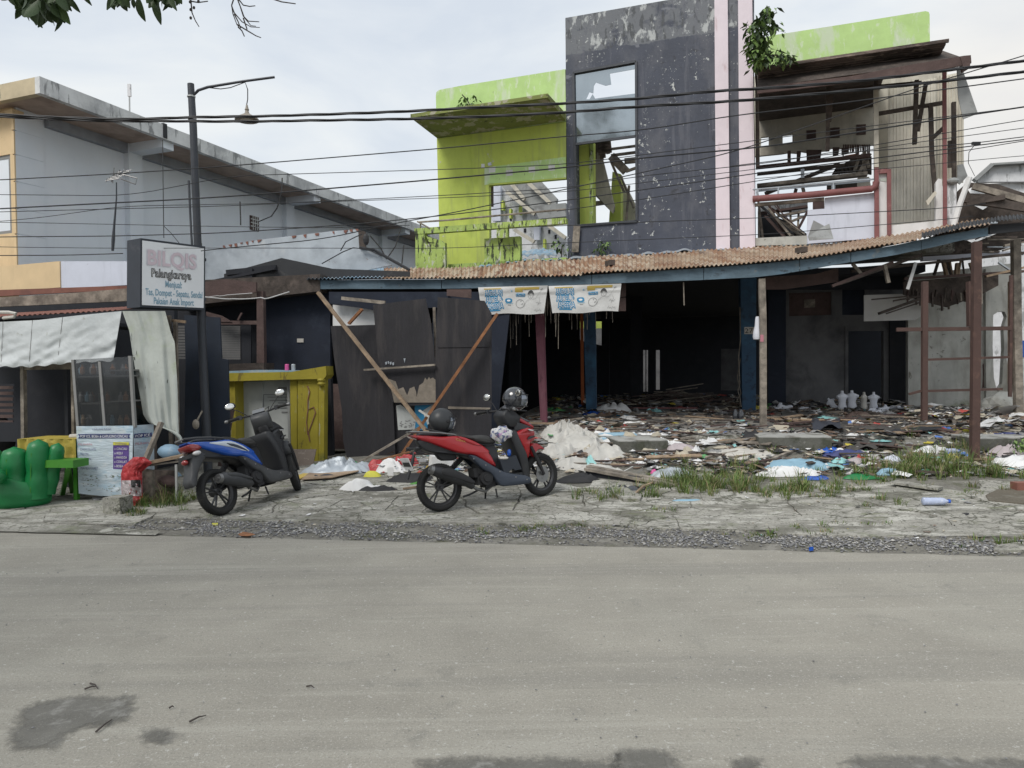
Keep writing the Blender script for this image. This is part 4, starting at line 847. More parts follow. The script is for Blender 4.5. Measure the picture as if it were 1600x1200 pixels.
mb = MB(); mb.slab(YK, kp((369, 596), (452, 594), (452, 720), (369, 722), b=.32), .32, .38); mb.build('back_board', MT['fridge_white'], fr)
mb = MB(); mb.slab(YK, kp((369, 597), (410, 596), (410, 722), (369, 722), b=.28), .28, .315); mb.build('side_board', MT['fridge_white'], fr)
mb = MB()
for (x0, y0, x1, y1) in ((411, 616, 452, 617), (418, 620, 450, 621), (421, 625, 450, 626), (434, 629, 449, 630), (434, 633, 449, 634), (436, 637, 449, 638), (440, 643, 449, 645), (411, 616, 412, 722), (430, 685, 452, 686), (430, 689, 452, 690), (430, 694, 452, 695)): mb.slab(YK, kp((x0, y0), (x1, y0), (x1, y1), (x0, y1), b=.31), .31, .318)
mb.slab(YK, kp((435, 605), (448, 605), (448, 609.5), (435, 609.5), b=.31), .305, .318); mb.build('printed_line', MT['ink_grey'], fr)
mb = MB(); mb.slab(YK, kp((448, 600), (452, 600), (454.5, 720), (451, 708), b=.1), .1, .14); mb.build('metal_edge', MT['alu'], fr)
for k, (x, m, l) in enumerate(((448.5, 'red_bag', 'pink drink can standing on top of the yellow kiosk'), (458.5, 'zinc', 'grey drink can standing beside the pink can on the yellow kiosk'))):
    mb = MB(); mb.lathe([(.028, 0), (.034, .006), (.034, .125), (.028, .135)], YK.pt(x, 581.5, .1)-V((0, 0, .0)), 12)
    if k == 0: mk('can_pink', (.62, .10, .30), .4)
    tag(mb.build('drink_can', MT['can_pink' if k == 0 else 'zinc']), l, 'can')

# ================================================================== BOARDED FRONT (black plywood, props)
BD = Frame(*ong(640, 712).xy, -9)
def bp_(*pts, b=0): return [BD.az(x, y, b) for x, y in pts]
hb_ = thing('plywood_barrier', 'barrier of rough black painted plywood boards across the shop front', 'barrier', BD.P(0, 0, .1))
def plyb(pts, b, m='ply_black', t=.012, tilt=.0):
    P2 = bp_(*pts, b=b); zb_ = min(z for a, z in P2)
    mb = MB(); mb.prism(P2, lambda a, z: BD.P(a, b+(z-zb_)*tilt, z), lambda a, z: BD.P(a, b+t+(z-zb_)*tilt, z)); return mb.build('board', MT[m], hb_)
plyb([(514, 509), (587, 507), (590, 560), (604, 562), (612, 600), (618, 720), (543, 722), (536, 690), (533, 640), (520, 560)], .02, tilt=.03)
plyb([(582, 476), (664, 466), (672, 500), (679, 560), (682, 632), (640, 634), (612, 628), (590, 560)], -.03, tilt=.02)
plyb([(684, 464), (757, 470), (768, 490), (768, 722), (682, 718), (680, 560)], -.05)
plyb([(684, 537), (768, 536), (767, 542), (684, 543)], -.062, t=.008); plyb([(700, 635), (766, 637), (766, 640), (700, 639)], -.060, m='ply_bare', t=.005)
plyb([(606, 590), (684, 590), (684, 715), (618, 722)], .10)
# stripped and postered areas
top = [(607, 592), (618, 596), (622, 608), (630, 605), (636, 618), (640, 607), (647, 604), (650, 612), (651, 621), (653, 611), (655, 602), (661, 598), (664, 590), (667, 594), (670, 589), (672, 592), (676, 590), (681, 594), (681, 629), (616, 629)]
plyb(top, -.042, 'ply_bare', .006, tilt=.02)
plyb([(619, 634), (626, 632), (636, 640), (641, 636), (648, 645), (650, 652), (648, 671), (622, 672)], .088, 'fridge_white', .004); plyb([(648, 628), (680, 628), (676, 640), (668, 650), (668, 672), (648, 672)], .092, 'ink_blue', .004)
plyb([(660, 642), (676, 632), (678, 655), (668, 664)], .088, 'fridge_white', .003)
mb = MB(); rr = random.Random(6)
for _ in range(26):
    x, y = rr.uniform(624, 646), rr.uniform(656, 668); mb.slab(BD, bp_((x, y), (x+rr.uniform(1, 3), y), (x+rr.uniform(1, 3), y+1.4), (x, y+1.2), b=.084), .084, .087)
mb.build('print', MT['ink_grey'], hb_)
mb = MB()
for x0, y0, w_ in ((602, 566, 3), (606, 565, 2), (609, 566, 3), (613, 567, 3)): mb.slab(BD, bp_((x0, y0), (x0+w_, y0-1), (x0+w_, y0+3), (x0+1, y0+4), b=-.02), -.034, -.031)
mb.slab(BD, bp_((631, 560), (634, 560), (632.5, 567), b=-.02), -.034, -.031); mb.build('paint_scrap', MT['zinc'], hb_)
# frame timbers behind, and what shows over the boards
mb = MB(); mb.slab(BD, bp_((520, 476), (582, 483), (588, 495), (588, 508), (520, 509), b=1.6), 1.6, 1.65); mb.build('white_panel', MT['white_wall'], hb_)
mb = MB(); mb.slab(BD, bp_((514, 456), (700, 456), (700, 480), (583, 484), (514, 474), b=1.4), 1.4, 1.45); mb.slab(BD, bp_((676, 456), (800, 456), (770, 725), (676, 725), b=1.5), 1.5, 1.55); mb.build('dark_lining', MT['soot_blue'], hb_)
mb = MB(); mb.slab(BD, bp_((676, 480), (680, 480), (682, 560), (679, 560), b=.1), .1, .14); mb.build('stud', MT['wood_grey'], hb_)
mb = MB(); mb.slab(BD, bp_((698, 452), (736, 452), (736, 466), (698, 462), b=.2), .2, .24); mb.build('header', MT['wood_brown'], hb_)
mb = MB(); mb.beam(BD.pt(534, 466, 1.2), BD.pt(602, 473, 1.2), .05, .06); mb.build('rafter', MT['wood_grey'], hb_)
def prop(p0, p1, w, h, m, label, name='timber_prop', cat='timber'):
    mb = MB(); mb.beam(p0, p1, w, h); return tag(mb.build(name, MT[m]), label, cat)
prop(BD.pt(497, 457, -.18), BD.pt(668, 676, -.42), .07, .045, 'wood_tan', 'long pale timber prop leaning from the canopy down to the right over black boards')
prop(BD.pt(777, 490, -.16), BD.pt(622, 718, -.46), .07, .045, 'wood_orange', 'long orange brown timber prop slanting down to the left over black boards')
prop(BD.pt(566, 483, -.16), BD.pt(545, 506, -.15), .06, .04, 'wood_orange', 'short brown timber stub crossing the pale prop near its top')
prop(BD.pt(569, 578, -.10), BD.pt(680, 570, -.10), .055, .03, 'wood_grey', 'horizontal weathered batten nailed over the middle black board')
prop(BD.pt(655, 668, -.40), BD.pt(541, 735, -.9), .045, .03, 'wood_grey', 'thin grey batten leaning low towards the rubbish left of the red scooter')
prop(BD.pt(655, 641, -.48), BD.pt(673, 653, -.48), .07, .02, 'cream_plastic', 'short white board piece wedged between crossing props above the seat helmet', 'white_offcut', 'board')
# chipboard offcut by the kiosk
p = ong(462, 742); mb = MB(); F_ = Frame(*atY(470, 740, 11.6).xy, -9); q = [F_.az(*t) for t in ((455, 702), (494, 702), (488, 730), (480, 742), (450, 746))]
mb.slab(F_, q, 0, .018); tag(mb.build('chipboard', MT['corkboard']), 'square piece of worn chipboard leaning against the yellow kiosk', 'board')

# ================================================================== CANOPY
CF = Frame(*atY(1190, 436, 12.5).xy, -9)
cn = thing('canopy', 'long sagging canopy of rusty corrugated sheets on a faded blue fascia', 'canopy', CF.P(0, 0, 3))
FT = [(430, 441), (480, 437), (560, 436.5), (700, 436), (760, 434), (850, 431.5), (900, 430), (1000, 424), (1100, 418), (1200, 410), (1260, 404), (1300, 398), (1340, 392), (1400, 382), (1450, 371), (1500, 362), (1545, 354), (1610, 346)]
FBt = [(398, 455), (430, 453), (500, 451.5), (700, 451), (860, 447), (1000, 441), (1100, 437), (1180, 433), (1230, 427), (1270, 420), (1300, 414), (1340, 408), (1400, 398), (1450, 388), (1500, 376), (1545, 368), (1610, 358)]
BKt = [(430, 431), (500, 423), (560, 419), (640, 419), (700, 419), (760, 415), (830, 406), (900, 403), (1000, 398), (1100, 391), (1200, 385), (1300, 381), (1380, 368), (1460, 352), (1520, 341), (1600, 332)]
# fascia boards, butted end to end
cuts = [398, 480, 690, 925, 1100, 1250, 1330, 1440, 1545]
for i, (xa, xb) in enumerate(zip(cuts, cuts[1:])):
    xs = [lerp(xa, xb-1, k/6) for k in range(7)]; dd = .004*(i % 3)
    pts = [CF.az(x, pl(FT, x)+1) for x in xs] + [CF.az(x, pl(FBt, x)+rn(-.3, .3)) for x in reversed(xs)]
    mb = MB(); mb.slab(CF, pts, dd, dd+.035); mb.build('fascia_board', MT['blue_fascia'], cn)
# corrugated sheets: front edge on the fascia, back edge against the tower
def cfr(x): return CF.pt(x, pl(FT, x)-1.0, -.10)
def cbk(x):
    w = CF.pt(x, pl(BKt, x), 4.2); return w
xs = [478]; 
while xs[-1] < 1500:
    a_, z_ = CF.az(xs[-1], 430); nx_ = xs[-1]+8
    while CF.az(nx_, 430)[0]-a_ < .72: nx_ += 2
    xs.append(nx_)
for i, (xa, xb) in enumerate(zip(xs, xs[1:])):
    mb = MB(); p0_, p1_ = cfr(xa), cfr(xb+3); q0, q1 = cbk(xa), cbk(xb+3); lift = V((0, 0, .012*(i % 2)+rn(-.01, .012)))
    n = 60
    def sf(u, v, xa=xa, xb=xb, lift=lift):
        x = lerp(xa, xb+3, u); f_, b_ = cfr(x), cbk(x); a_ = CF.az(x, 430)[0]
        return f_.lerp(b_, v) + lift + V((0, 0, .017*sin(2*pi*a_/.076)-.03*sin(pi*v))) + CF.v*(.02*sin(i*2.1))
    mb.grid(sf, n, 4); mb.build('corrugated_sheet', MT['zinc_blue' if i < 2 else 'rust'], cn)
def dark_edge():
    for i, (xa, xb) in enumerate(((1440, 1500), (1498, 1560), (1558, 1625))):
        T0 = [(1440, 372), (1500, 357), (1560, 347), (1630, 341)]; T1 = [(1440, 364), (1500, 349), (1560, 340), (1630, 334)]
        mb = MB(); 
        def f(u, v):
            x = lerp(xa, xb, u); p = CF.pt(x, pl(T0, x), -.14).lerp(CF.pt(x, pl(T1, x), .8), v); return p+V((0, 0, .014*sin(u*70)+.01*i))
        mb.grid(f, 60, 3); mb.build('dark_roof_sheet', MT['dark_sheet'], cn)
    mb = MB(); mb.slab(CF, [CF.az(*q) for q in ((1546, 352), (1625, 346), (1625, 358), (1546, 366))], -.01, .03); mb.build('fascia_board', MT['dark_sheet'], cn)
dark_edge()
# loose pale sheets lying over the back of the roof
def loose(x0, x1, dy, m, label, seed):
    mb = MB()
    def f(u, v):
        x = lerp(x0, x1, u); w = CF.pt(x, pl(BKt, x)-dy*(.3+.5*sin(pi*u)) - 3.5*noise.noise(V((u*7, seed, 0)))+(1-v)*3.5, lerp(3.9, 4.6, v)); return w+V((0, 0, .02*sin(u*60)))
    mb.grid(f, 110, 3); tag(mb.build('loose_sheet', MT[m]), label, 'roof sheet')
loose(748, 880, 2.5, 'zinc_blue', 'pale blue corrugated sheet lying loose on the canopy below the lime balcony', 1)
loose(890, 1165, 3.5, 'zinc', 'long pale zinc sheet lying loose on the canopy along the foot of the dark tower', 5)
loose(1180, 1370, 3, 'zinc', 'pale zinc sheet lying loose on the canopy below the broken white balcony', 9)
for x, l in ((953, 'small dark brick weighing down the rusty canopy below the tower'), (1252, 'small dark brick weighing down the canopy below the broken balcony')):
    mb = MB(); p = cfr(x).lerp(cbk(x), .35); mb.box(p+V((0, 0, .05)), (.10, .22, .10), M.Rotation(.4, 3, 'Z')); tag(mb.build('roof_brick', MT['wood_dark']), l, 'brick')
# left end: sloping dark roof edge and rafters
mb = MB(); mb.slab(CF, [CF.az(*q, .3) for q in ((350, 428), (440, 403), (520, 420), (640, 424), (640, 432), (480, 436), (400, 440), (350, 443))], .3, .34); mb.build('end_sheet', MT['dark_sheet'], cn)
mb = MB(); mb.beam(CF.pt(354, 426, .28), CF.pt(432, 418, .28), .05, .10); mb.beam(CF.pt(394, 420, .25), CF.pt(394, 446, .25), .10, .05); mb.beam(CF.pt(330, 440, .2), CF.pt(430, 419, .2), .04, .05); mb.build('end_rafter', MT['soot'], cn)
mb = MB(); pts = [(500, .03)]
for k in range(14):
    x = 470+k*80; mb.beam(CF.pt(x, pl(FBt, x)-6, .06), CF.pt(x, pl(BKt, x)+6, 4.1), .05, .09)
mb.build('rafter', MT['wood_dark'], cn)
mb = MB(); 
for b in (1.4, 2.8): 
    xs_ = list(range(470, 1480, 60))
    mb = MB()
    for xa, xb in zip(xs_, xs_[1:]): mb.beam(cfr(xa).lerp(cbk(xa), b/4.3)-V((0, 0, .14)), cfr(xb).lerp(cbk(xb), b/4.3)-V((0, 0, .14)), .05, .06)
    mb.build('purlin', MT['wood_dark'], cn)
# maroon beam behind, right part of the canopy; leaning rafters seen under it
mb = MB(); mb.slab(CF, [CF.az(*q, .8) for q in ((1195, 433), (1275, 428), (1310, 418), (1310, 440), (1225, 452), (1195, 452))], .8, .86); mb.build('inner_beam', MT['wood_brown'], cn)
for (a_, b_, w_, m_) in (((1300, 447), (1395, 410), .07, 'wood_brown'), ((1332, 412), (1347, 430), .05, 'wood_grey'), ((1382, 414), (1388, 442), .08, 'wood_grey'), ((1418, 452), (1431, 410), .02, 'cable_white'), ((1310, 444), (1440, 398), .06, 'wood_dark')):
    mb = MB(); mb.beam(CF.pt(*a_, .3), CF.pt(*b_, .3), w_, .05); mb.build('broken_rafter', MT[m_], cn)
# canopy posts
def post(name, pts, w, m, label, Fq=None, cat='post', d=None):
    Fq = Fq or CF; mb = MB(); q = [Fq.pt(x, y, b) for x, y, b in pts]
    for p_, r_ in zip(q, q[1:]): mb.beam(p_, r_, w, d or w, up=Fq.v)
    return tag(mb.build(name, MT[m]), label, cat)
bw = ong(1192, 671, True); post('canopy_post', [(1190, 436, .06), (1192, 500, .05), (1192.5, 671, .05)], .105, 'wood_grey', 'pale weathered timber post with a red sticker right of the blue number pillar')
mb = MB(); mb.slab(CF, [CF.az(*q, -.01) for q in ((1188, 523), (1193, 523), (1193, 534), (1188, 534))], -.012, -.006); tag(mb.build('red_sticker', MT['ink_red']), 'small torn red sticker on the pale timber post', 'sticker')
mp_ = ong(852, 661, True)
FM = Frame(*mp_.xy, -9)
mb = MB(); mb.slab(FM, [FM.az(*q) for q in ((834, 450), (846.5, 450), (854, 662), (844.5, 662))], 0, .10); o = mb.build('maroon_post', MT['maroon_post']); tag(o, 'leaning double maroon timber post under the left campaign banner', 'post')
mb = MB(); mb.slab(FM, [FM.az(*q) for q in ((844, 450), (848.5, 450), (855, 662), (853, 662))], .02, .12); mb2 = mb.build('second_timber', MT['maroon_post'], o)
FO = Frame(*ong(916, 636, True).xy, -9)
mb = MB(); mb.slab(FO, [FO.az(*q) for q in ((906.5, 480), (911, 480), (913, 635), (908, 635))], -.02, .03); tag(mb.build('orange_post', MT['orange_post']), 'thin orange strip post against the left blue pillar', 'post')

# ================================================================== RUINED SHOP BUILDING: ground floor
GF = Frame(*ong(1168, 641, True).xy, -9)     # pillar row
FLZ = GP(*ong(1168, 641, True).xy)
def gp(*pts, b=0): return [GF.az(x, y, b) for x, y in pts]
shop = thing('ruined_shop', 'roofless ruined two storey shop house with lime green walls and a dark tower', 'building', GF.P(0, 0, FLZ))
ZC = 3.75
mb = MB(); mb.slab(GF, gp((1157, 430), (1182, 430), (1181, 641), (1160, 641)), 0, .32); mb.build('pillar', MT['blue_pillar'], shop)
mb = MB(); mb.slab(GF, gp((911, 470), (930, 470), (932, 640), (916, 640)), 0, .32); mb.build('pillar', MT['blue_pillar'], shop)
for x0, x1, b in ((985, 1003, 3.5), (795, 812, 1.5), (940, 952, 6.5)):
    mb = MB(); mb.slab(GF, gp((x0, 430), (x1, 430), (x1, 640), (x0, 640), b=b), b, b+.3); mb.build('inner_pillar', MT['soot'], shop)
mb = MB(); mb.slab(GF, gp((1163, 511), (1178, 511), (1178, 522), (1163, 522)), -.012, -.004); npl = mb.build('number_plate', MT['cream_plastic'], shop)
put_text('lettering', '27', .15, lambda x, z: GF.P(GF.az(1163.8, 521)[0]+x, -.018, GF.az(1164, 520.5)[1]+z), 0, 0, MT['ink_black'], npl, width=.17)
# ceiling slab, back walls and side walls (dark)
aL_ = GF.az(500, 600)[0]; aR_ = GF.az(1425, 600, 0)[0]
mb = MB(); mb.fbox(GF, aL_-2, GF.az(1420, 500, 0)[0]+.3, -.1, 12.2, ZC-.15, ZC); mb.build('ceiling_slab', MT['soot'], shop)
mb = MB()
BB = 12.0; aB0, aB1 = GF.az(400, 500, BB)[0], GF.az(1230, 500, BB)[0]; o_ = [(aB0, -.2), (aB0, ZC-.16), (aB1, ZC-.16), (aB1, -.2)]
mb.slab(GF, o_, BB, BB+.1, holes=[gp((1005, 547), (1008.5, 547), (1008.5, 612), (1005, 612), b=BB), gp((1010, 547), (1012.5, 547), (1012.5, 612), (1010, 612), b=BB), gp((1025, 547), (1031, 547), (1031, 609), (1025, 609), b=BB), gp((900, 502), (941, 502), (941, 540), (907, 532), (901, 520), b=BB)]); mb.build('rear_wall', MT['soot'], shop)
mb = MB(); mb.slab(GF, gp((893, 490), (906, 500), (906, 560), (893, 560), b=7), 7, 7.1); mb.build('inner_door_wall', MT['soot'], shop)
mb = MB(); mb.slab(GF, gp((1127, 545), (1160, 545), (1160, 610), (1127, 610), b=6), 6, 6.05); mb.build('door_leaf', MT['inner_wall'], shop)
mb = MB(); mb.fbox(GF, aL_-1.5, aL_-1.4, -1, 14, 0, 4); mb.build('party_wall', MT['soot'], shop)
# lit yard behind: pale wall with lime stripes seen through the holes
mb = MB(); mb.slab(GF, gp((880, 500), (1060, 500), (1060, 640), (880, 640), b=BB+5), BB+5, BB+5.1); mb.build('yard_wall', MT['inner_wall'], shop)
mb = MB(); mb.slab(GF, gp((890, 498), (950, 498), (950, 513), (890, 513), b=BB+2.7), BB+2.7, BB+2.8); mb.build('yard_beam', MT['lime'], shop)
# recessed room at right: front wall set back, boarded window, doorway
RB = 1.2
def rp(*pts, b=RB): return [GF.az(x, y, b) for x, y in pts]
mb = MB(); mb.slab(GF, rp((1228, 440), (1425, 440), (1425, 640), (1228, 640)), RB, RB+.15, holes=[rp((1233, 458), (1299, 456), (1299, 492), (1233, 494)), rp((1316, 452), (1351, 452), (1351, 492), (1316, 492)), rp((1325, 517), (1380, 517), (1380, 637), (1325, 637))]); mb.build('recess_wall', MT['inner_wall'], shop)
mb = MB(); mb.slab(GF, rp((1233, 458), (1299, 456), (1299, 492), (1233, 494)), RB+.03, RB+.06); mb.build('boarded_window', MT['wood_brown'], shop)
mb = MB(); mb.slab(GF, rp((1257, 468), (1274, 467), (1274, 480), (1257, 481)), RB+.022, RB+.028); mb.build('paper_scrap', MT['wood_grey'], shop)
mb = MB(); mb.slab(GF, rp((1316, 452), (1351, 452), (1351, 492), (1316, 492)), RB+.03, RB+.06); mb.build('window_board', MT['soot_blue'], shop)
mb = MB(); mb.slab(GF, rp((1320, 510), (1386, 510), (1386, 640), (1380, 640), (1380, 517), (1325, 517), (1325, 640), (1320, 640)), RB-.03, RB-.003); mb.build('door_frame', MT['inner_wall'], shop)
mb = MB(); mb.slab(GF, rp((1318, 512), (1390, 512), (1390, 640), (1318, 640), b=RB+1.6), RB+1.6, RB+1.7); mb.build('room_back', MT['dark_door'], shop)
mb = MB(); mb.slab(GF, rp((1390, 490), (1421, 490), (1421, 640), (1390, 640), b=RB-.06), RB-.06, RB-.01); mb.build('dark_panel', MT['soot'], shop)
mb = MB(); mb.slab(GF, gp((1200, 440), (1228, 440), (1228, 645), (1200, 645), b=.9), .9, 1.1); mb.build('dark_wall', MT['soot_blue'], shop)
mb = MB(); mb.slab(GF, gp((1182, 430), (1430, 410), (1430, 452), (1182, 452), b=.5), .5, .6); mb.build('lintel', MT['soot'], shop)
# bright return wall at the right end, with a broken hole
RW = 0.2
def wp(*pts, b=RW): return [GF.az(x, y, b) for x, y in pts]
hole = [(1552, 492), (1560, 487), (1570, 487), (1573, 495), (1568, 512), (1569, 545), (1566, 600), (1558, 612), (1553, 590), (1551, 540)]
mb = MB(); mb.slab(GF, wp((1419, 430), (1595, 410), (1595, 650), (1419, 650)), RW, RW+.14, holes=[wp(*hole)]); mb.build('end_wall', MT['white_dirty'], shop)
mb = MB(); mb.slab(GF, wp((1535, 570), (1538, 567), (1543, 575), (1541, 602), (1534, 607), (1536, 590)), RW-.006, RW-.001); mb.build('plaster_hole', MT['wood_brown'], shop)
mb = MB(); mb.slab(GF, wp((1540, 420), (1548, 420), (1548, 645), (1541, 645), b=RW-.1), RW-.1, RW-.01); mb.build('wall_rib', MT['white_dirty'], shop)
# hanging white board with torn edge
mb = MB(); mb.slab(GF, wp((1350, 461), (1422, 459), (1440, 470), (1452, 466), (1440, 478), (1446, 490), (1430, 500), (1350, 502), b=-.4), -.4, -.38); tag(mb.build('white_board', MT['banner']), 'white signboard with a torn right edge hanging under the broken roof at right', 'board')
# electric cable down the pillar
mb = MB(); mb.tube([GF.pt(1156, 480, -.03), GF.pt(1157, 530, -.04), GF.pt(1154, 560, -.05), GF.pt(1156, 600, -.06), GF.pt(1153, 610, -.06), GF.pt(1156, 622, -.06), GF.pt(1158, 636, -.1)], .012, 5); mb.tube([GF.pt(1157, 560, -.03), GF.pt(1152, 590, -.04), GF.pt(1158, 615, -.06), GF.pt(1151, 625, -.1)], .010, 5); tag(mb.build('hanging_cable', MT['wood_grey']), 'loose cable hanging beside the blue pillar with the house number', 'cable')

# ================================================================== RUINED SHOP: upper floor
UO = atY(1168, 400, 16.6); UF = Frame(UO.x, UO.y, -20.4)
def up(*pts, b=0): return [UF.az(x, y, b) for x, y in pts]
# --- dark tower
tw_ = [(883.3, 28), (963, 14), (1043, 0), (1178, -23), (1178, 404), (886.8, 420)]
wh = [(896, 113.7), (994, 96), (995, 345.7), (900, 353)]
mb = MB(); mb.slab(UF, up(*tw_), 0, .16, holes=[up(*wh)]); mb.build('tower_wall', MT['charcoal'], shop)
mb = MB(); a0 = up((883.3, 28))[0][0]; mb.fbox(UF, a0+.002, a0+.15, .161, 1.3, 4.0, up((883.3, 29))[0][1]); mb.build('tower_side', MT['charcoal'], shop)
for x0, x1, xb0, xb1 in ((1116, 1136.6, 1119, 1140.5), (1153, 1172.7, 1156, 1178)):
    mb = MB(); mb.slab(UF, up((x0, -30), (x1, -34), (xb1, 392), (xb0, 395), b=-.07), -.07, -.002); mb.build('pilaster', MT['pink'], shop)
mb = MB(); mb.slab(UF, up((1172.7, -25), (1175, -25), (1180, 395), (1178, 395), b=-.06), -.06, .5); mb.build('tower_return', MT['pink'], shop)
# window frame and glass
wn_ = MB()
def fr_line(mb, F, p, q, w, b0, b1):
    A, B = F.pt(*p, b0), F.pt(*q, b0); mb.beam(A+F.v*(b1-b0)/2, B+F.v*(b1-b0)/2, b1-b0, w)
for p, q in (((896, 113.7), (994, 96)), ((994, 96), (995, 345.7)), ((995, 345.7), (900, 353)), ((900, 353), (896, 113.7)), ((898, 225.7), (994.5, 212.7))):
    A, B = UF.pt(*p, -.01), UF.pt(*q, -.01); wn_.beam(A, B, .055, .055, up=UF.v)
tf = wn_.build('window_frame', MT['steel_dull'], shop); tf.data.materials[0] = MT['pole_metal']
gl = MB(); hole_g = up((916, 155), (921, 144), (927, 146), (928, 134), (931, 129), (946, 134), (955, 132), (953, 115), (992, 108), (993, 146), (930, 154), (926, 147), (921, 155), b=.03)
gl.slab(UF, up((897, 114), (993.5, 97), (994, 212), (899, 225), b=.03), .03, .04, holes=[hole_g]); gl.build('pane', MT['glass_tint'], tf)
# --- lime wall on the left, set in the same line
lw = [(682, 141), (883.2, 108), (886.8, 420), (688, 432)]
top_r = [(681, 150), (682, 144), (686, 140.5), (720, 134), (883.2, 108)]
mb = MB(); mb.slab(UF, up(*(top_r + [(884.4, 189.4), (682.3, 215.7)])), .0, .14); mb.build('parapet', MT['lime_pale'], shop)
mb = MB(); mb.slab(UF, up((682.5, 216.5), (884.4, 190.4), (884.6, 279), (764, 289.5), (765, 420), (688, 432)), .0, .14); mb.build('front_wall', MT['lime'], shop)
a0 = up((683, 216))[0][0]; zL0 = up((683, 216))[0][1]; a1 = up((884, 190))[0][0]
zled = zL0+.02
mb = MB(); wl = 1.45
mb.add([UF.P(a0, -.001, zled-.02), UF.P(a1, -.001, zled-.02), UF.P(a1, -wl, zled+.05), UF.P(a0, -wl, zled+.05), UF.P(a0, -.001, zled+.16), UF.P(a1, -.001, zled+.16), UF.P(a1, -wl, zled+.14), UF.P(a0, -wl, zled+.14)], [(0, 1, 2, 3), (4, 5, 6, 7), (0, 1, 5, 4), (1, 2, 6, 5), (2, 3, 7, 6), (3, 0, 4, 7)]); mb.build('ledge', MT['ledge'], shop)
mb = MB(); mb.slab(UF, up((757, 262), (884, 245), (884.5, 277), (764, 287), (763, 288), (757, 289), b=-.006), -.006, -.001); mb.build('pale_band', MT['lime_pale'], shop)
for x, y in ((764, 264), (791, 269), (826, 264), (857, 261)):
    mb = MB(); mb.slab(UF, up((x, y-3), (x+10, y-4), (x+10, y+5), (x, y+6), b=-.010), -.012, -.007); mb.build('patch', MT['white_wall'], shop)
for q_, m_ in ((((752, 256), (757, 256), (757, 262), (752, 262)), 'white_wall'), (((762, 255), (767, 253), (768, 258), (763, 259)), 'lavender_wall')):
    mb = MB(); mb.slab(UF, up(*q_, b=-.012), -.014, -.004); mb.build('patch', MT[m_], shop)
# balcony: rail beam, posts, mossy blocks
def lbx(pts, b0, b1, m, name):
    mb = MB(); mb.slab(UF, up(*pts, b=b0), b0, b1); return mb.build(name, MT[m], shop)
BL_ = -1.3
lbx(((647, 357), (884, 340), (884.5, 349), (648, 366)), BL_, BL_+.16, 'lime_mossy', 'balcony_rail')
lbx(((649, 366), (664, 365), (664, 420), (649, 421)), BL_+.01, BL_+.15, 'lime_mossy', 'balcony_post')
lbx(((664, 381), (695, 379), (696, 422), (664, 422)), BL_+.01, BL_+.12, 'lime_mossy', 'balcony_panel')
lbx(((666, 369), (690, 376), (694, 382), (670, 378)), BL_+.02, BL_+.10, 'lime_mossy', 'balcony_brace')
lbx(((757, 373), (812, 369), (813, 410), (757, 416)), BL_+.3, BL_+.45, 'lime_mossy', 'balcony_panel')
lbx(((776, 357), (793, 356), (793, 371), (776, 372)), BL_+.02, BL_+.14, 'lime_mossy', 'balcony_post')
lbx(((700, 413), (884, 402), (884, 412), (700, 420)), BL_+.3, BL_+.5, 'lime_mossy', 'balcony_base')
mb = MB(); mb.tube([UF.pt(655, 347, BL_), UF.pt(700, 344, BL_), UF.pt(884, 327, BL_)], .022, 6); mb.tube([UF.pt(652, 346, BL_), UF.pt(672, 357, BL_)], .02, 6); mb.tube([UF.pt(657, 347, BL_+.05), UF.pt(657, 360, BL_+.05)], .02, 6); mb.build('handrail', MT['wood_grey'], shop)
# --- rear rooms seen through the lime opening and tower window: long white wall running back
IW = 4.0
bxs = lambda pts, b0, b1, m, name: lbx(pts, b0, b1, m, name)
LW = Frame(*UF.P(up((762, 300), b=.5)[0][0]-.3, .5, 0).xy, -20.4)
# receding side wall plane (a=const)
def rec(*pts, a=0): return [LW.bz(x, y, a) for x, y in pts]
mb = MB()
def recp(pts, a, t, m, name):
    q = [LW.bz(x, y, a) for x, y in pts]; mb = MB(); mb.prism(q, lambda b, z: LW.P(a, b, z), lambda b, z: LW.P(a-t, b, z)); return mb.build(name, MT[m], shop)
BW = 9.0
mb = MB(); mb.slab(UF, up((735, 282), (782, 282), (838, 330), (884, 372), (884, 420), (735, 430), b=BW), BW, BW+.2); mb.build('rear_white_wall', MT['far_white'], shop)
mb = MB(); mb.slab(UF, up((780, 285), (842, 280), (870, 310), (868, 322), (838, 328), (800, 312), b=BW-.6), BW-.6, BW-.4); mb.build('rear_roof_sheet', MT['far_grey'], shop)
mb = MB(); mb.slab(UF, up((833, 322), (884, 317), (884, 338), (842, 342), b=BW-1), BW-1, BW-.7); mb.build('rear_beam_block', MT['far_grey'], shop)
mb = MB()
for p, q in (((792, 300), (836, 335)), ((826, 286), (860, 318)), ((800, 288), (820, 312)), ((804, 359), (835, 378)), ((857, 352), (884, 372)), ((836, 327), (884, 326))): mb.beam(UF.pt(*p, BW-.8), UF.pt(*q, BW-.8), .13, .13)
mb.build('rear_rafter', MT['beige_wall'], shop)
for x0, x1, y0, y1 in ((769, 782, 288, 345), (834, 843, 350, 375)):
    lbx(((x0, y0), (x1, y0), (x1, y1), (x0, y1)), BW-.25, BW-.1, 'lavender_wall', 'rear_pilaster')
for x, y in ((785, 320), (797, 333), (812, 327), (850, 380)):
    lbx(((x-1.5, y-6), (x+1.5, y-7), (x+1.5, y+8), (x-1.5, y+8)), BW-.3, BW-.1, 'lime', 'rear_lime_strip')
mb = MB()
for x, y in ((798, 342), (845, 350), (858, 362), (868, 370), (820, 360), (790, 360)): mb.slab(UF, up((x-1.5, y-3), (x+1.5, y-3), (x+1.5, y+3), (x-1.5, y+3), b=BW-.02), BW-.03, BW-.005)
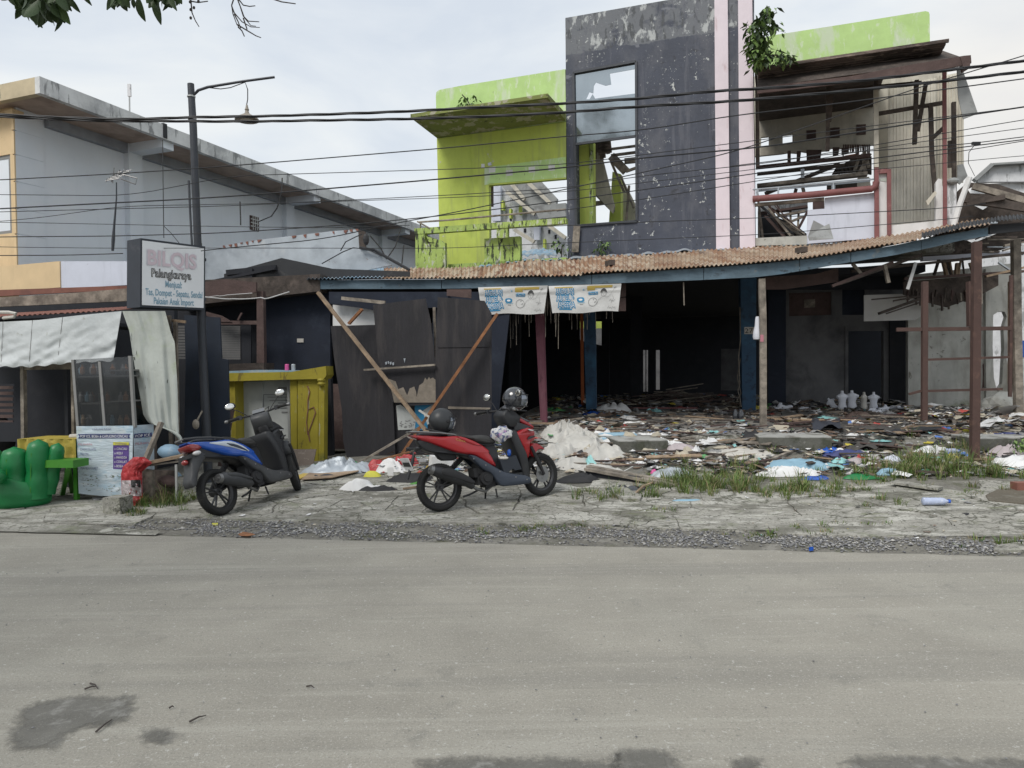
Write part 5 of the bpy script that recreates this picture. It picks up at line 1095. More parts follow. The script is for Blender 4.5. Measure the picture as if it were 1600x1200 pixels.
mb.build('rear_vent', MT['soot'], shop)
lbx(((766, 290), (769, 290), (769, 322), (766, 322)), .2, .3, 'wood_brown', 'jamb')
mb = MB(); mb.grid(lambda u, v: UF.pt(lerp(815, 871, u), lerp(401, 392, v)-3*sin(u*3), lerp(-.6, .4, v))+V((0, 0, .06*noise.noise(V((u*9, v*4, 0))))), 30, 6); tag(mb.build('crumpled_sheet', MT['zinc_blue']), 'crumpled pale metal sheet lying on the lime balcony beside the tower', 'metal sheet')
# through the tower window: lime piers, timber, hanging rotten ceiling
lbx(((899, 224), (926, 220), (927, 356), (899, 357)), .6, .9, 'lime', 'inner_pier'); lbx(((921, 221), (927, 220), (927, 356), (921, 356)), .55, .59, 'lime_mossy', 'pier_edge')
lbx(((957, 268), (970, 272), (970, 352), (951, 353)), 2.0, 2.3, 'lime', 'inner_pier')
lbx(((971, 277), (992, 318), (995, 352), (971, 352)), 2.6, 2.8, 'beige_wall', 'inner_wall')
lbx(((926, 222), (935, 222), (960, 322), (957, 333), (928, 300)), 1.4, 1.5, 'beige_wall', 'tilted_panel')
mb = MB()
for p, q, w in (((926, 298), (959, 331), .09), ((955, 244), (978, 268), .22), ((955, 243), (994, 238), .06), ((976, 252), (995, 250), .14), ((978, 268), (995, 262), .06), ((955, 233), (994, 228), .05), ((926, 318), (950, 316), .1), ((955, 253), (975, 300), .06), ((970, 275), (990, 325), .05), ((983, 290), (978, 350), .05)): mb.beam(UF.pt(*p, 1.7), UF.pt(*q, 1.7), .08, w)
mb.build('fallen_timber', MT['wood_grey'], shop)
mb = MB(); rr = random.Random(12)
for i in range(9):
    x = 927+i*3; y1 = rr.uniform(238, 254); A = UF.pt(x, 217, 1.2); B = UF.pt(x+rr.uniform(-1, 3), y1, 1.2); mb.beam(A, B, .10, .02, up=UF.v)
mb.build('hanging_lath', MT['rotten'], shop)
RBk_ = 3.4
# --- right unit
# lime parapet, rotten ledge, brown gutter board
mb = MB(); mb.slab(UF, up((1182, 62), (1205, 55.5), (1330, 36), (1446, 17.3), (1451, 18.5), (1452.5, 22), (1453, 66), (1182, 108), b=.4), .4, .55); mb.build('parapet', MT['lime_pale'], shop)
LB = -.9
ze = up((1187, 104), b=LB)[0][1]; ze2 = up((1483, 62), b=LB)[0][1]
e0, e1 = up((1183, 104), b=LB)[0][0], up((1483, 62), b=LB)[0][0]
mb = MB(); n_ = 24
mb.fbox(UF, e0, e1, LB, LB+.06, ze-.06, ze); mb.fbox(UF, e0, e1-.05, LB+.06, .35, ze-.03, ze-.003)
ldg = mb.build('ledge', MT['rotten'], shop)
rr = random.Random(14)
for k in range(9):     # rotten laths under the ledge, stepping back and down to the wall
    t0, t1 = k/9, (k+1)/9; bA = lerp(LB+.07, -.1, t0); xr = lerp(1478, 1462, t0); mb = MB(); xs_ = [lerp(1184, xr, i/10) for i in range(11)]
    yl = lambda x, t: lerp(lerp(107, 66, (x-1184)/294), lerp(137, 97, (x-1184)/294), t)
    q = [UF.az(x, yl(x, t0)+rr.uniform(-.5, .5), bA) for x in xs_]+[UF.az(x, yl(x, t1)+rr.uniform(-1.2, .3), bA) for x in reversed(xs_)]
    mb.slab(UF, q, bA, bA+.09); mb.build('lath', MT['rotten'], ldg)
lbx(((1183, 136), (1330, 119), (1400, 105), (1506, 87), (1517, 86), (1518, 98), (1500, 103), (1400, 121), (1183, 146)), -1.0, -.96, 'wood_brown', 'eave_board')
lbx(((1500, 88), (1517, 86), (1516, 102), (1506, 108)), -1.02, -.8, 'wood_brown', 'eave_end')
mb = MB(); mb.add([UF.pt(1183, 110, .1), UF.pt(1470, 78, .1), UF.pt(1510, 92, -.98), UF.pt(1183, 137, -.98)], [(0, 1, 2, 3)]); mb.build('eave_soffit', MT['wood_dark'], shop)
mb = MB(); zc_ = UF.az(1183, 118, .15)[1]; mb.fbox(UF, UF.az(1180, 200, .2)[0], UF.az(1392, 200, .2)[0], .15, RBk_+.1, zc_, zc_+.12); mb.build('room_ceiling', MT['wood_dark'], shop)  # unseen slab added to shade the back wall of the upper room
# hanging grey metal gable sheet at the end
mb = MB(); g0_ = UF.az(1503, 108, -.6)
mb.slab(UF, up((1495, 105), (1503, 105), (1528, 177), (1505, 186), (1497, 150), b=-.6), -.6, -.57); mb.build('gable_sheet', MT['far_grey'], shop)
# ceiling/back wall of the open upper room (b = 3.6) beige with square vents
RBk = 3.4
vents = [((1189, 214), (1201, 213), (1201, 228), (1189, 229)), ((1223, 211), (1238, 209), (1238, 223), (1223, 225))]
rag = [(1190, 243), (1220, 240), (1232, 238), (1246, 239), (1250, 236), (1262, 238), (1290, 235), (1300, 231), (1320, 232), (1345, 227), (1362, 226)]
mb = MB(); mb.slab(UF, up((1172, 120), (1480, 95), (1480, 225), *[q for q in reversed(rag)], (1172, 245), b=RBk), RBk, RBk+.12, holes=[up(*v, b=RBk) for v in vents]); mb.build('back_wall', MT['beige_wall'], shop)
for x, y in ((1260, 204), (1297, 200), (1338, 195)): mb = MB(); mb.slab(UF, up((x, y), (x+15, y-1), (x+15, y+15), (x, y+16), b=RBk-.01), RBk-.02, RBk-.003); mb.build('vent_block', MT['wood_brown'], shop)
lbx(((1365, 120), (1392, 115), (1392, 352), (1374, 352), (1366, 300)), 2.2, 2.3, 'beige_wall', 'side_panel')
# beige corrugated wall at right
n_ = 28
pR = up((1388, 352), (1462, 346), (1462, 120), (1388, 130), b=1.6)
for i in range(n_):
    t0, t1 = i/n_, (i+1)/n_; mb = MB(); x0, x1 = lerp(1388, 1462, t0), lerp(1388, 1462, t1)-.25
    mb.slab(UF, up((x0, lerp(356, 350, t0)), (x1, lerp(356, 350, t1)), (x1, lerp(135, 122, t1)), (x0, lerp(135, 122, t0)), b=1.6), 1.6-.012*(i % 2), 1.64); mb.build('cladding_strip', MT['cladding'], shop)
lbx(((1462, 120), (1506, 112), (1506, 270), (1494, 290), (1462, 290)), 1.9, 1.95, 'cladding', 'end_cladding')
mb = MB()
for x in range(1464, 1506, 5): mb.fbox(UF, UF.az(x, 200, 1.85)[0]-.015, UF.az(x, 200, 1.85)[0]+.015, 1.86, 1.9, UF.az(x, 285, 1.85)[1], UF.az(x, 118, 1.85)[1])
mb.build('cladding_rib', MT['beige_wall'], shop)
# dark struts hanging under the eave
for p, q, w in (((1183, 140), (1184, 262), .22), ((1294, 128), (1293, 236), .10), ((1300, 128), (1296, 190), .09), ((1368, 128), (1368, 175), .13), ((1432, 126), (1429, 225), .12), ((1447, 128), (1434, 205), .06), ((1454, 165), (1456, 240), .1), ((1456, 240), (1461, 300), .09), ((1458, 215), (1474, 200), .07), ((1371, 178), (1478, 160), .05), ((1490, 160), (1491, 300), .08), ((1484, 220), (1484, 262), .04)):
    mb = MB(); mb.beam(UF.pt(*p, .3), UF.pt(*q, .3), .08, w, up=UF.v); mb.build('strut', MT['wood_dark'], shop)
mb = MB(); mb.beam(UF.pt(1192, 168, RBk-.1), UF.pt(1365, 148, RBk-.1), .08, .05); mb.build('ceiling_batten', MT['wood_dark'], shop); mb = MB(); mb.beam(UF.pt(1190, 151, .4), UF.pt(1440, 128, .4), .05, .04); mb.build('ceiling_batten', MT['wood_dark'], shop)
# hanging bits under the back wall
rr = random.Random(21)
for x0, x1, y0, y1 in ((1244, 1252, 236, 253), (1259, 1284, 234, 251), (1300, 1312, 230, 244), (1314, 1326, 231, 242)):
    mb = MB(); mb.slab(UF, up((x0+1, y0), (x1, y0), (x1-2, y1-2), (x0+rr.uniform(0, 2), y1), b=RBk-.1), RBk-.1, RBk-.05); mb.build('torn_ceiling', MT['wood_brown'], shop)
mb = MB()
for i in range(16):
    x = 1318+i*2.7; mb.beam(UF.pt(x, 226, 2.6), UF.pt(x+rr.uniform(-1, 1), 240+rr.uniform(-4, 6), 2.6), .05, .03)
mb.build('hanging_lath', MT['wood_brown'], shop)
# fallen roof: timbers across the open part, tiled dark roof piece
for p, q, w, m_, b in (((1181, 262), (1360, 243), .09, 'wood_brown', 1.8), ((1183, 272), (1320, 258), .06, 'wood_dark', 2.0), ((1195, 303), (1312, 256), .10, 'wood_dark', 2.4), ((1183, 291), (1355, 272), .20, 'wood_grey', 1.4), ((1185, 297), (1360, 281), .03, 'zinc', 1.2), ((1254, 264), (1254, 278), .03, 'zinc', 1.2), ((1302, 285), (1302, 297), .03, 'zinc', 1.2), ((1233, 236), (1233, 256), .07, 'wood_brown', 2.0), ((1244, 295), (1242, 303), .04, 'wood_brown', 1.8), ((1253, 288), (1256, 300), .03, 'wood_grey', 1.8)):
    mb = MB(); mb.beam(UF.pt(*p, b), UF.pt(*q, b), .08, w, up=UF.v); mb.build('fallen_timber', MT[m_], shop)
mb = MB(); mb.slab(UF, up((1306, 262), (1332, 248), (1362, 244), (1362, 272), (1338, 268), (1300, 272), b=2.9), 2.9, 3.0); mb.slab(UF, up((1292, 287), (1340, 280), (1345, 292), (1292, 297), b=2.9), 2.9, 3.0); mb.build('fallen_roofing', MT['wood_dark'], shop)
mb = MB()
for i in range(9): mb.beam(UF.pt(1308+i*6, 262-i*1.4, 2.86), UF.pt(1312+i*6, 272-i*1.2, 2.86), .04, .05)
mb.build('roof_tile', MT['wood_dark'], shop)
mb = MB()
for x0, y0, x1, y1 in ((1315, 238, 1343, 247),): mb.slab(UF, up((x0, y1), (x0+5, y0+5), (x1, y0+1), (x1-3, y1-1), b=4.2), 4.2, 4.3)
mb.build('far_tile_roof', MT['tile_red'], shop)
for p, q in (((1342, 270), (1360, 240)), ((1335, 268), (1343, 244)), ((1352, 268), (1348, 240)), ((1358, 262), (1350, 236))):
    mb = MB(); mb.beam(UF.pt(*p, 1.9), UF.pt(*q, 1.9), .05, .07); mb.build('fallen_timber', MT['wood_grey'], shop)
lbx(((1340, 278), (1358, 276), (1362, 296), (1340, 297)), 1.6, 1.7, 'beige_wall', 'wall_stub')
# balcony front: maroon pipe, white wall, posts
mb = MB(); mb.tube([UF.pt(1176, 311, -.1), UF.pt(1270, 304, -.1), UF.pt(1362, 295, -.1), UF.pt(1368, 291, -.1), UF.pt(1369, 284, -.1)], .07, 12); mb.build('rail_pipe', MT['maroon'], shop, smooth=50)
mb = MB(); mb.tube([UF.pt(1176, 296, -.06), UF.pt(1180, 296, -.06), UF.pt(1365, 280, -.06)], .018, 6)
for x, y in ((1183, 296), (1216, 293), (1302, 285)): mb.tube([UF.pt(x, y, -.06), UF.pt(x, y+13, -.06)], .018, 6)
mb.build('handrail', MT['zinc'], shop)
lbx(((1178, 318), (1288, 308), (1288, 313), (1178, 322)), -.05, .05, 'wood_grey', 'balcony_rail')
lbx(((1262, 328), (1288.5, 326), (1289, 309), (1367, 301), (1368, 372), (1260, 381)), .0, .14, 'lavender_wall', 'balcony_wall')
lbx(((1178, 372), (1261, 368), (1261, 382), (1178, 384)), -.02, .12, 'white_dirty', 'balcony_base')
lbx(((1373, 272), (1386, 271), (1386, 372), (1374, 372)), -.02, .06, 'white_wall', 'column_face'); 
mb = MB(); mb.slab(UF, up((1374, 279), (1385, 278), (1385, 284), (1374, 282), b=-.03), -.03, -.021); mb.build('torn_paper', MT['tarp_old'], shop)
for q_ in (((1366.5, 262), (1373, 262), (1374, 371), (1366.5, 372)), ((1386, 264), (1392.5, 264), (1393, 368), (1386.5, 368)), ((1374, 264), (1386, 263), (1386, 270), (1374, 271)), ((1473, 110), (1479, 110), (1480, 355), (1474, 355))):
    lbx(q_, -.1, -.03, 'maroon', 'maroon_post')
lbx(((1365, 140), (1373, 139), (1373, 261), (1366, 261)), -.09, -.03, 'beige_wall', 'upper_post')
lbx(((1393, 352), (1474, 344), (1474, 362), (1393, 372)), -.02, .12, 'white_wall', 'balcony_wall')
lbx(((1462, 285), (1466, 279), (1472, 280), (1473, 356), (1462, 358)), -.03, .12, 'white_wall', 'column')
lbx(((1480, 282), (1494, 280), (1495, 360), (1480, 360)), -.03, .12, 'far_white', 'column')
mb = MB(); mb.ell(UF.pt(1489, 283, -.05), .12, .1, .07, 10, 6); mb.build('column_knob', MT['far_grey'], shop)
mb = MB(); mb.tube([UF.pt(1515, 277, -.5), UF.pt(1500, 318, -.5), UF.pt(1488, 360, -.5)], .055, 8); tag(mb.build('leaning_pipe', MT['white_wall']), 'white pipe leaning against the right corner of the ruin above the canopy', 'pipe')
lbx(((1447, 314), (1461, 298), (1464, 302), (1450, 321)), -.2, -.1, 'beige_wall', 'broken_bracket')
lbx(((1496, 258), (1505, 256), (1512, 275), (1500, 288), (1496, 285)), .2, .24, 'far_grey', 'loose_flap')
# heap of boards in the broken opening
hp_ = MB(); rr = random.Random(33)
for i in range(17):
    x0 = 1186+rr.uniform(0, 28); y0 = 318+rr.uniform(0, 26); x1 = x0+rr.uniform(18, 60); y1 = rr.uniform(366, 378); mb = MB(); b_ = rr.uniform(.3, 1.3)
    mb.beam(UF.pt(x0, y0, b_), UF.pt(min(x1, 1262), y1, b_-.2), rr.uniform(.06, .16), .02, roll=rr.uniform(-.4, .4)); tag(mb.build('fallen_plank', MT[rr.choice(['wood_grey', 'wood_grey', 'wood_brown', 'dark_sheet'])], shop))
for p, q, w in (((1200, 318), (1228, 372), .12), ((1185, 334), (1262, 323), .16), ((1215, 338), (1258, 330), .1), ((1183, 300), (1192, 372), .08), ((1240, 372), (1262, 330), .14), ((1222, 352), (1256, 338), .06), ((1235, 330), (1236, 372), .05), ((1248, 330), (1246, 372), .05), ((1186, 318), (1186, 375), .05)):
    mb = MB(); mb.beam(UF.pt(*p, .9), UF.pt(*q, .8), .05, w, up=UF.v); mb.build('fallen_plank', MT['wood_brown' if w > .1 else 'wood_grey'], shop)
lbx(((1184, 330), (1230, 345), (1262, 372), (1262, 378), (1184, 378)), 1.8, 1.9, 'dark_sheet', 'fallen_sheet')
lbx(((1186, 316), (1262, 312), (1262, 330), (1186, 332)), 3.2, 3.3, 'far_white', 'rear_wall_piece')
lbx(((1270, 316), (1288, 313), (1288, 326), (1270, 327)), .2, .25, 'wood_brown', 'gap_lining')
mb = MB(); ds = up((1262, 372), (1271, 345), (1288, 352), (1296, 349), (1302, 374), (1264, 378), b=-.5)
mb.prism(ds, lambda a, z: UF.P(a, -.5+.12*sin(a*9)+.1*(z-5), z), lambda a, z: UF.P(a, -.48+.12*sin(a*9)+.1*(z-5), z)); tag(mb.build('bent_sheet', MT['far_grey']), 'bent dark grey sheet propped against the white balcony wall above the canopy', 'metal sheet'); 
# peeling boards hung below tower window
for x in (896, 901):
    mb = MB(); mb.beam(UF.pt(x+3, 353, -.08), UF.pt(x, 394, -.08), .09, .015, up=UF.v); mb.build('hanging_strip', MT['wood_grey'], shop)
# ---- upper floor slab and the canopy-side wall
mb = MB(); mb.fbox(UF, up((690, 430))[0][0], up((1495, 360))[0][0], .18, 1.4, 3.98, 4.15); mb.build('floor_slab', MT['concrete'], shop)

# ================================================================== RIGHT: far house, broken frame, wreckage
FH = Frame(*atY(1560, 300, 24).xy, -20)
fh = thing('far_house', 'white house with mould stained gable parapet behind the ruin at the far right', 'house', FH.P(0, 0, 0))
def fp(*pts, b=0): return [FH.az(x, y, b) for x, y in pts]
mb = MB(); mb.slab(FH, fp((1530, 272), (1548, 259), (1700, 250), (1700, 284), (1548, 285), (1524, 286)), -.1, .1); mb.build('gable_parapet', MT['far_white'], fh)
mb = MB(); mb.slab(FH, fp((1524, 287), (1700, 279), (1700, 640), (1505, 640), (1505, 320)), .1, .3); mb.build('wall', MT['far_white'], fh)
mb = MB(); mb.beam(FH.pt(1522, 282, -.2), FH.pt(1549, 258, -.2), .3, .12); mb.beam(FH.pt(1549, 258, -.2), FH.pt(1700, 249, -.2), .3, .06); mb.build('verge_trim', MT['far_grey'], fh)
mb = MB(); 
for x in (1557, 1577, 1597): mb.slab(FH, fp((x-5, 328), (x+6, 328), (x+6, 342), (x-5, 342), b=-.2), -.2, .05)
mb.build('louvre_block', MT['far_grey'], fh)
WR = Frame(*atY(1560, 400, 14.5).xy, -9)
for k, (p, q, w, m_, l) in enumerate((((1507, 310), (1610, 326), .16, 'wood_dark', 'long dark broken roof beam in front of the far white house, lower one'), ((1520, 291), (1610, 316), .12, 'wood_grey', 'long grey broken roof beam in front of the far white house, upper one'), ((1510, 318), (1570, 308), .10, 'wood_dark', 'dark splintered rafter end beside the right corner column'))):
    prop(WR.pt(*p, .5), WR.pt(*q, .3), .1, w, m_, l, 'broken_beam', 'beam')
wr = thing('collapsed_roof', 'collapsed dark roof edge of splintered boards over the right end of the shop', 'roof', WR.P(0, 0, 3))
rr = random.Random(44)
def wbeam(p, q, w, m_, b=0, b2=None):
    mb = MB(); mb.beam(WR.pt(*p, b), WR.pt(*q, b if b2 is None else b2), w*.5, w, up=WR.v); mb.build('broken_board', MT[m_], wr)
mb = MB()
mb.slab(WR, [WR.az(*q, .8) for q in ((1495, 300), (1512, 285), (1560, 288), (1610, 305), (1610, 345), (1550, 352), (1497, 362))], .8, .85, holes=[[WR.az(*q, .8) for q in ((1512, 296), (1520, 292), (1560, 300), (1548, 303), (1516, 302))], [WR.az(*q, .8) for q in ((1520, 320), (1545, 322), (1536, 328))]]); mb.build('broken_board', MT['wood_dark'], wr)
for i in range(34):
    x = rr.uniform(1500, 1605); y = rr.uniform(350, 395) ; L_ = rr.uniform(15, 45); wbeam((x, y), (min(1612, x+L_), y-rr.uniform(-2, 9)), rr.uniform(.03, .09), rr.choice(['wood_grey', 'wood_grey', 'wood_dark', 'zinc', 'wood_brown']), rr.uniform(-.6, .6))
wbeam((1400, 386), (1610, 352), .10, 'dark_sheet', -.9, -.3); wbeam((1330, 424), (1600, 395), .09, 'wood_dark', -.4); wbeam((1440, 405), (1600, 395), .16, 'lavender_wall', .6)
wbeam((1412, 436), (1600, 424), .09, 'wood_brown', -.3); wbeam((1540, 432), (1600, 418), .08, 'wood_tan', -.5); wbeam((1590, 430), (1560, 410), .05, 'zinc', -.4)
# splinters hanging
for i in range(46):
    x = rr.uniform(1418, 1516); y0 = rr.uniform(448, 462); y1 = y0+rr.uniform(8, 26)*(1-.3*abs(x-1470)/50); wbeam((x, y0), (x+rr.uniform(-3, 3), y1), rr.uniform(.02, .07), rr.choice(['wood_dark', 'wood_dark', 'wood_grey', 'wood_brown']), rr.uniform(-.2, .6))
mb = MB(); mb.slab(WR, [WR.az(*q, .3) for q in ((1412, 440), (1560, 428), (1560, 446), (1530, 462), (1480, 480), (1440, 470), (1412, 460))], .3, .35); mb.build('broken_board', MT['wood_dark'], wr)
for i in range(12):
    x = rr.uniform(1465, 1545); wbeam((x, rr.uniform(402, 412)), (x+rr.uniform(-8, 8), 430), rr.uniform(.04, .1), rr.choice(['wood_grey', 'wood_tan', 'wood_dark']), rr.uniform(-.1, .5))
for p, q, w in (((1373, 490), (1440, 466), .10), ((1396, 470), (1442, 462), .06), ((1362, 468), (1420, 463), .05), ((1385, 490), (1445, 470), .05)): wbeam(p, q, w, 'wood_dark', -.6)
# brown steel frame
SFm = Frame(*ong(1522, 722).xy, -9); ps = []
fr_ = thing('steel_frame', 'rusty brown steel rack frame standing in front of the white end wall', 'frame', ong(1522, 722))
mk('rusty_steel', (.075, .042, .035), .75, [((.14, .08, .06), 6, .56, .1, None, .7)], bump=.3)
def sf_(name, p, q, w, b=0, b2=None, m_='rusty_steel', F=None):
    F = F or SFm; mb = MB(); mb.beam(F.pt(*p, b), F.pt(*q, b if b2 is None else b2), w, w, up=F.v); return mb.build(name, MT[m_], fr_)
sf_('post', (1526, 378), (1522.5, 724), .095); Bq = SFm.az
bb = 1.15; sf_('post', (1445, 440), (1444, 657), .075, bb); sf_('post', (1580, 430), (1578, 620), .04, bb)
sf_('rail', (1401, 515), (1580, 513), .055, bb); sf_('rail', (1447, 562), (1576, 558), .035, bb); sf_('rail', (1420, 616), (1442, 610), .035, bb); sf_('rail', (1444, 611), (1566, 608), .035, bb); sf_('rail', (1517, 440), (1518, 510), .10, bb)
post('timber_post', [(1587, 376, 1.0), (1588, 500, 1.0), (1592, 670, 1.0)], .12, 'wood_grey', 'tall pale weathered timber post at the far right edge')
post('timber_post', [(1529, 385, .0), (1531, 475, .0)], .07, 'wood_grey', 'short pale timber hanging beside the top of the tall brown steel post', d=.04)
post('timber_post', [(1578, 440, 1.0), (1578, 600, 1.0)], .05, 'wood_tan', 'thin brown timber post just left of the pale post at the right edge')
mb = MB(); q = [WR.az(*t, 1.0) for t in ((1590, 532), (1612, 532), (1612, 558), (1590, 558))]; mb.slab(WR, q, 1.0, 1.4); mb2 = tag(mb.build('blue_drum', MT['blue_paint']), 'bright blue container glimpsed behind the pale post at the right edge', 'container')
mb = MB(); mb.slab(WR, [WR.az(*q, 1.3) for q in ((1440, 376), (1500, 352), (1620, 344), (1620, 372), (1560, 392), (1500, 405), (1440, 402))], 1.3, 1.35, holes=[[WR.az(*q, 1.3) for q in ((1508, 374), (1545, 362), (1560, 364), (1520, 380))]]); mb.build('broken_board', MT['wood_dark'], wr)  # added dark backing: its colour stands for the dim space behind the boards
mb = MB(); q = [WR.az(*t, 1.02) for t in ((1586, 558.5), (1616, 558.5), (1616, 662), (1586, 662))]; mb.slab(WR, q, 1.02, 1.5); tag(mb.build('masonry_stub', MT['white_dirty']), 'pale masonry stub under the blue container at the right edge', 'masonry')
mb = MB(); mb.grid(lambda u, v: WR.pt(lerp(lerp(1572, 1590, v), 1600, u), lerp(560, 640, v), .2-.3*v+.12*noise.noise(V((u*4, v*5, 8)))), 16, 24); tag(mb.build('white_plastic_sheet', MT['tarp'], smooth=60), 'crumpled white plastic sheet draped over rubble at the far right', 'plastic sheet')
mb = MB(); mb.ell(WR.pt(1570, 640, -.5), .42, .4, .34, 16, 10, fn=lambda p: p*(1+.25*noise.noise(p*4))); tag(mb.build('rubble_block', MT['white_dirty']), 'broken grey masonry lump against the right end of the wall', 'rubble')

# ================================================================== CAMPAIGN BANNERS
BNF = Frame(*CF.P(0, -.06, 0).xy, -9)
def campaign(pts, label, seed):
    (x0, y0), (x1, y1), (x2, y2), (x3, y3) = pts
    def f(u, v, e=0):
        px = lerp(lerp(x0, x1, u), lerp(x3, x2, u), v); py = lerp(lerp(y0, y1, u), lerp(y3, y2, u), v) + 1.0*sin(u*9+seed)*v
        return BNF.pt(px, py, -.02-.02*noise.noise(V((u*4+seed, v*2, 4)))-.016*abs(sin(v*9+u*2))*(v < .3)-e)
    mb = MB(); mb.grid(f, 50, 20); o = mb.build('campaign_banner', MT['banner'], smooth=60); tag(o, label, 'banner')
    def q(name, u0, v0, u1, v1, m, e=.004, nx_=8):
        mb = MB(); mb.grid(lambda u, v: f(lerp(u0, u1, u), lerp(v0, v1, v), e), nx_, 3); mb.build(name, MT[m], o)
    q('print_stripe', .08, .05, .33, .09, 'ink_gold'); q('print_stripe', .55, .04, .88, .13, 'ink_gold'); q('print_block', .53, .05, .64, .21, 'ink_gold', .006)
    W_, H_ = 1.0, .42
    def T(x, z, e=.006): return f(x/W_, 1-z/H_, e)
    def t(s, x, z, h, w, m, off=0, e=.006): put_text('lettering', s, h, lambda a, b: T(a, b, e), x, z, MT[m], o, width=w, off=off)
    for s, z, x, w in (('ANDALAN', .285, .09, .25), ('AUREL &', .185, .09, .25), ('AMEENA', .085, .10, .25)):
        t(s, x, z, .115, w, 'ink_blue', .012, .005); t(s, x+.006, z+.002, .11, w-.012, 'ink_white', -.001, .009)
    q('print_stripe', .11, .84, .30, .89, 'ink_blue', .005)
    mb = MB(); n = 20; mb.add([T(.435+.055*cos(2*pi*i/n), .20+.045*sin(2*pi*i/n)*(1+.2*cos(4*pi*i/n)), .006) for i in range(n)], [tuple(range(n))]); mb.build('print_logo', MT['ink_blue'], o)
    mb = MB(); mb.add([T(.435+.028*cos(2*pi*i/n), .20+.015*sin(2*pi*i/n), .010) for i in range(n)], [tuple(range(n))]); mb.build('print_logo', MT['ink_white'], o)
    q('print_stripe', .385, .62, .50, .645, 'ink_teal'); q('print_stripe', .42, .68, .47, .70, 'ink_grey'); q('print_block', .47, .14, .49, .20, 'ink_teal')
    mb = MB(); n = 28; c0_, r_ = (.61, .155), .066
    mb.add([T(c0_[0]+(r_+d)*cos(2*pi*i/n), c0_[1]+(r_+d)*1.0*sin(2*pi*i/n), .006) for d in (0, -.006) for i in range(n)], [(i, (i+1) % n, n+(i+1) % n, n+i) for i in range(n)]); mb.build('print_ring', MT['ink_grey'], o)
    q('print_block', .545, .26, .68, .37, 'ink_blue', .007); t('3 ALUMNI', .55, .275, .045, .12, 'ink_white', 0, .011)
    mb = MB()
    for a_, b_ in ((.615, .185), (.63, .14), (.64, .15)): mb.add([T(a_+dx, b_+dz, .008) for dx, dz in ((0, 0), (.012, .004), (.010, .016), (.002, .012))], [(0, 1, 2, 3)])
    # portrait: plain head outline with dark hair, a scarf outline, signatures
    mb.build('print_mark', MT['ink_grey'], o)
    mb = MB(); cx_, cz_ = .762, .30; n = 22; mb.add([T(cx_+.044*cos(pi*i/n), cz_+.056*sin(pi*i/n), .006) for i in range(n+1)]+[T(cx_+.034*cos(pi*i/n), cz_+.026*sin(pi*i/n)-.01, .006) for i in range(n, -1, -1)], [(i, i+1, 2*n-i, 2*n+1-i) for i in range(n)]); mb.build('print_hair', MT['ink_black'], o)
    mb = MB()
    def stroke(pts, w=.004):
        for (xa, za), (xb, zb_) in zip(pts, pts[1:]):
            d = V((xb-xa, zb_-za)).normalized()*w/2; nx2, nz2 = -d.y, d.x; mb.add([T(xa+nx2, za+nz2, .007), T(xb+nx2, zb_+nz2, .007), T(xb-nx2, zb_-nz2, .007), T(xa-nx2, za-nz2, .007)], [(0, 1, 2, 3)])
    stroke([(.722, .30), (.728, .26), (.745, .235), (.765, .228), (.785, .24), (.797, .265), (.800, .30)]); stroke([(.745, .285), (.755, .288)], .006); stroke([(.775, .285), (.785, .288)], .006); stroke([(.757, .252), (.773, .252)]); stroke([(.765, .28), (.763, .265)], .003)
    stroke([(.735, .22), (.70, .19), (.67, .12)], .003); stroke([(.79, .22), (.84, .23), (.88, .30), (.93, .38)], .003); stroke([(.89, .25), (.91, .20), (.88, .13)], .003)
    for k in range(2):
        x, z = (.85, .165) if k == 0 else (.83, .055); pts_ = [(x+i*.010, z+.016*sin(i*2.1+seed)+.008*sin(i*.9)) for i in range(9 if k == 0 else 13)]; stroke(pts_, .003)
    stroke([(.90, .36), (.935, .375)], .010)
    mb.build('print_drawing', MT['ink_grey'], o)
    return o
campaign(((747, 449), (856, 446), (850, 490), (753, 491)), 'left of two printed campaign banners hung from the blue canopy fascia', 1)
campaign(((857, 447), (971, 443), (966, 486), (863, 490)), 'right of two printed campaign banners hung from the blue canopy fascia', 4)
# fringe of string hanging below the banners
mb = MB(); rr = random.Random(9)
for i in range(34):
    x = rr.choice([rr.uniform(778, 835), rr.uniform(845, 875), rr.uniform(852, 872), rr.uniform(865, 960)]); y0 = 484; y1 = y0+rr.choice([10, 18, 25, 40, 60])*rr.uniform(.7, 1.3)
    if x > 880: y1 = min(y1, 515)
    a_ = CF.pt(x, y0-40, .2); b_ = CF.pt(x+rr.uniform(-1.5, 1.5), y1, .2); mb.tube([a_, a_.lerp(b_, .5)+V((rr.uniform(-.01, .01), 0, 0)), b_], rr.uniform(.003, .007), 4)
tag(mb.build('string_fringe', MT['wood_grey']), 'fringe of pale strings hanging behind the two campaign banners', 'fringe', kind='stuff')
mb = MB(); mb.tube([CF.pt(1068, 441, .1), CF.pt(1069, 477, .1)], .012, 5); tag(mb.build('hanging_rod', MT['wood_grey']), 'short pale rod hanging under the middle of the canopy', 'rod')
mb = MB(); mb.slab(CF, [CF.az(*q, .3) for q in ((972, 442), (978, 442), (978, 463), (969, 464))], .3, .34); mb.slab(CF, [CF.az(*q, .3) for q in ((969, 465), (978, 465), (978, 486), (966, 486))], .3, .33); tag(mb.build('hung_offcut', MT['wood_brown']), 'brown board scrap hanging at the right edge of the right campaign banner', 'board')
# white jug hanging behind the pale post
pj = CF.pt(1184, 531, .16); mb = MB(); mb.lathe([(.02, 0), (.075, .01), (.085, .06), (.075, .14), (.05, .24), (.04, .36), (.03, .40)], pj, 14); tag(mb.build('hanging_bottle', MT['white_plastic'], smooth=50), 'white plastic container hanging behind the pale weathered post', 'container')

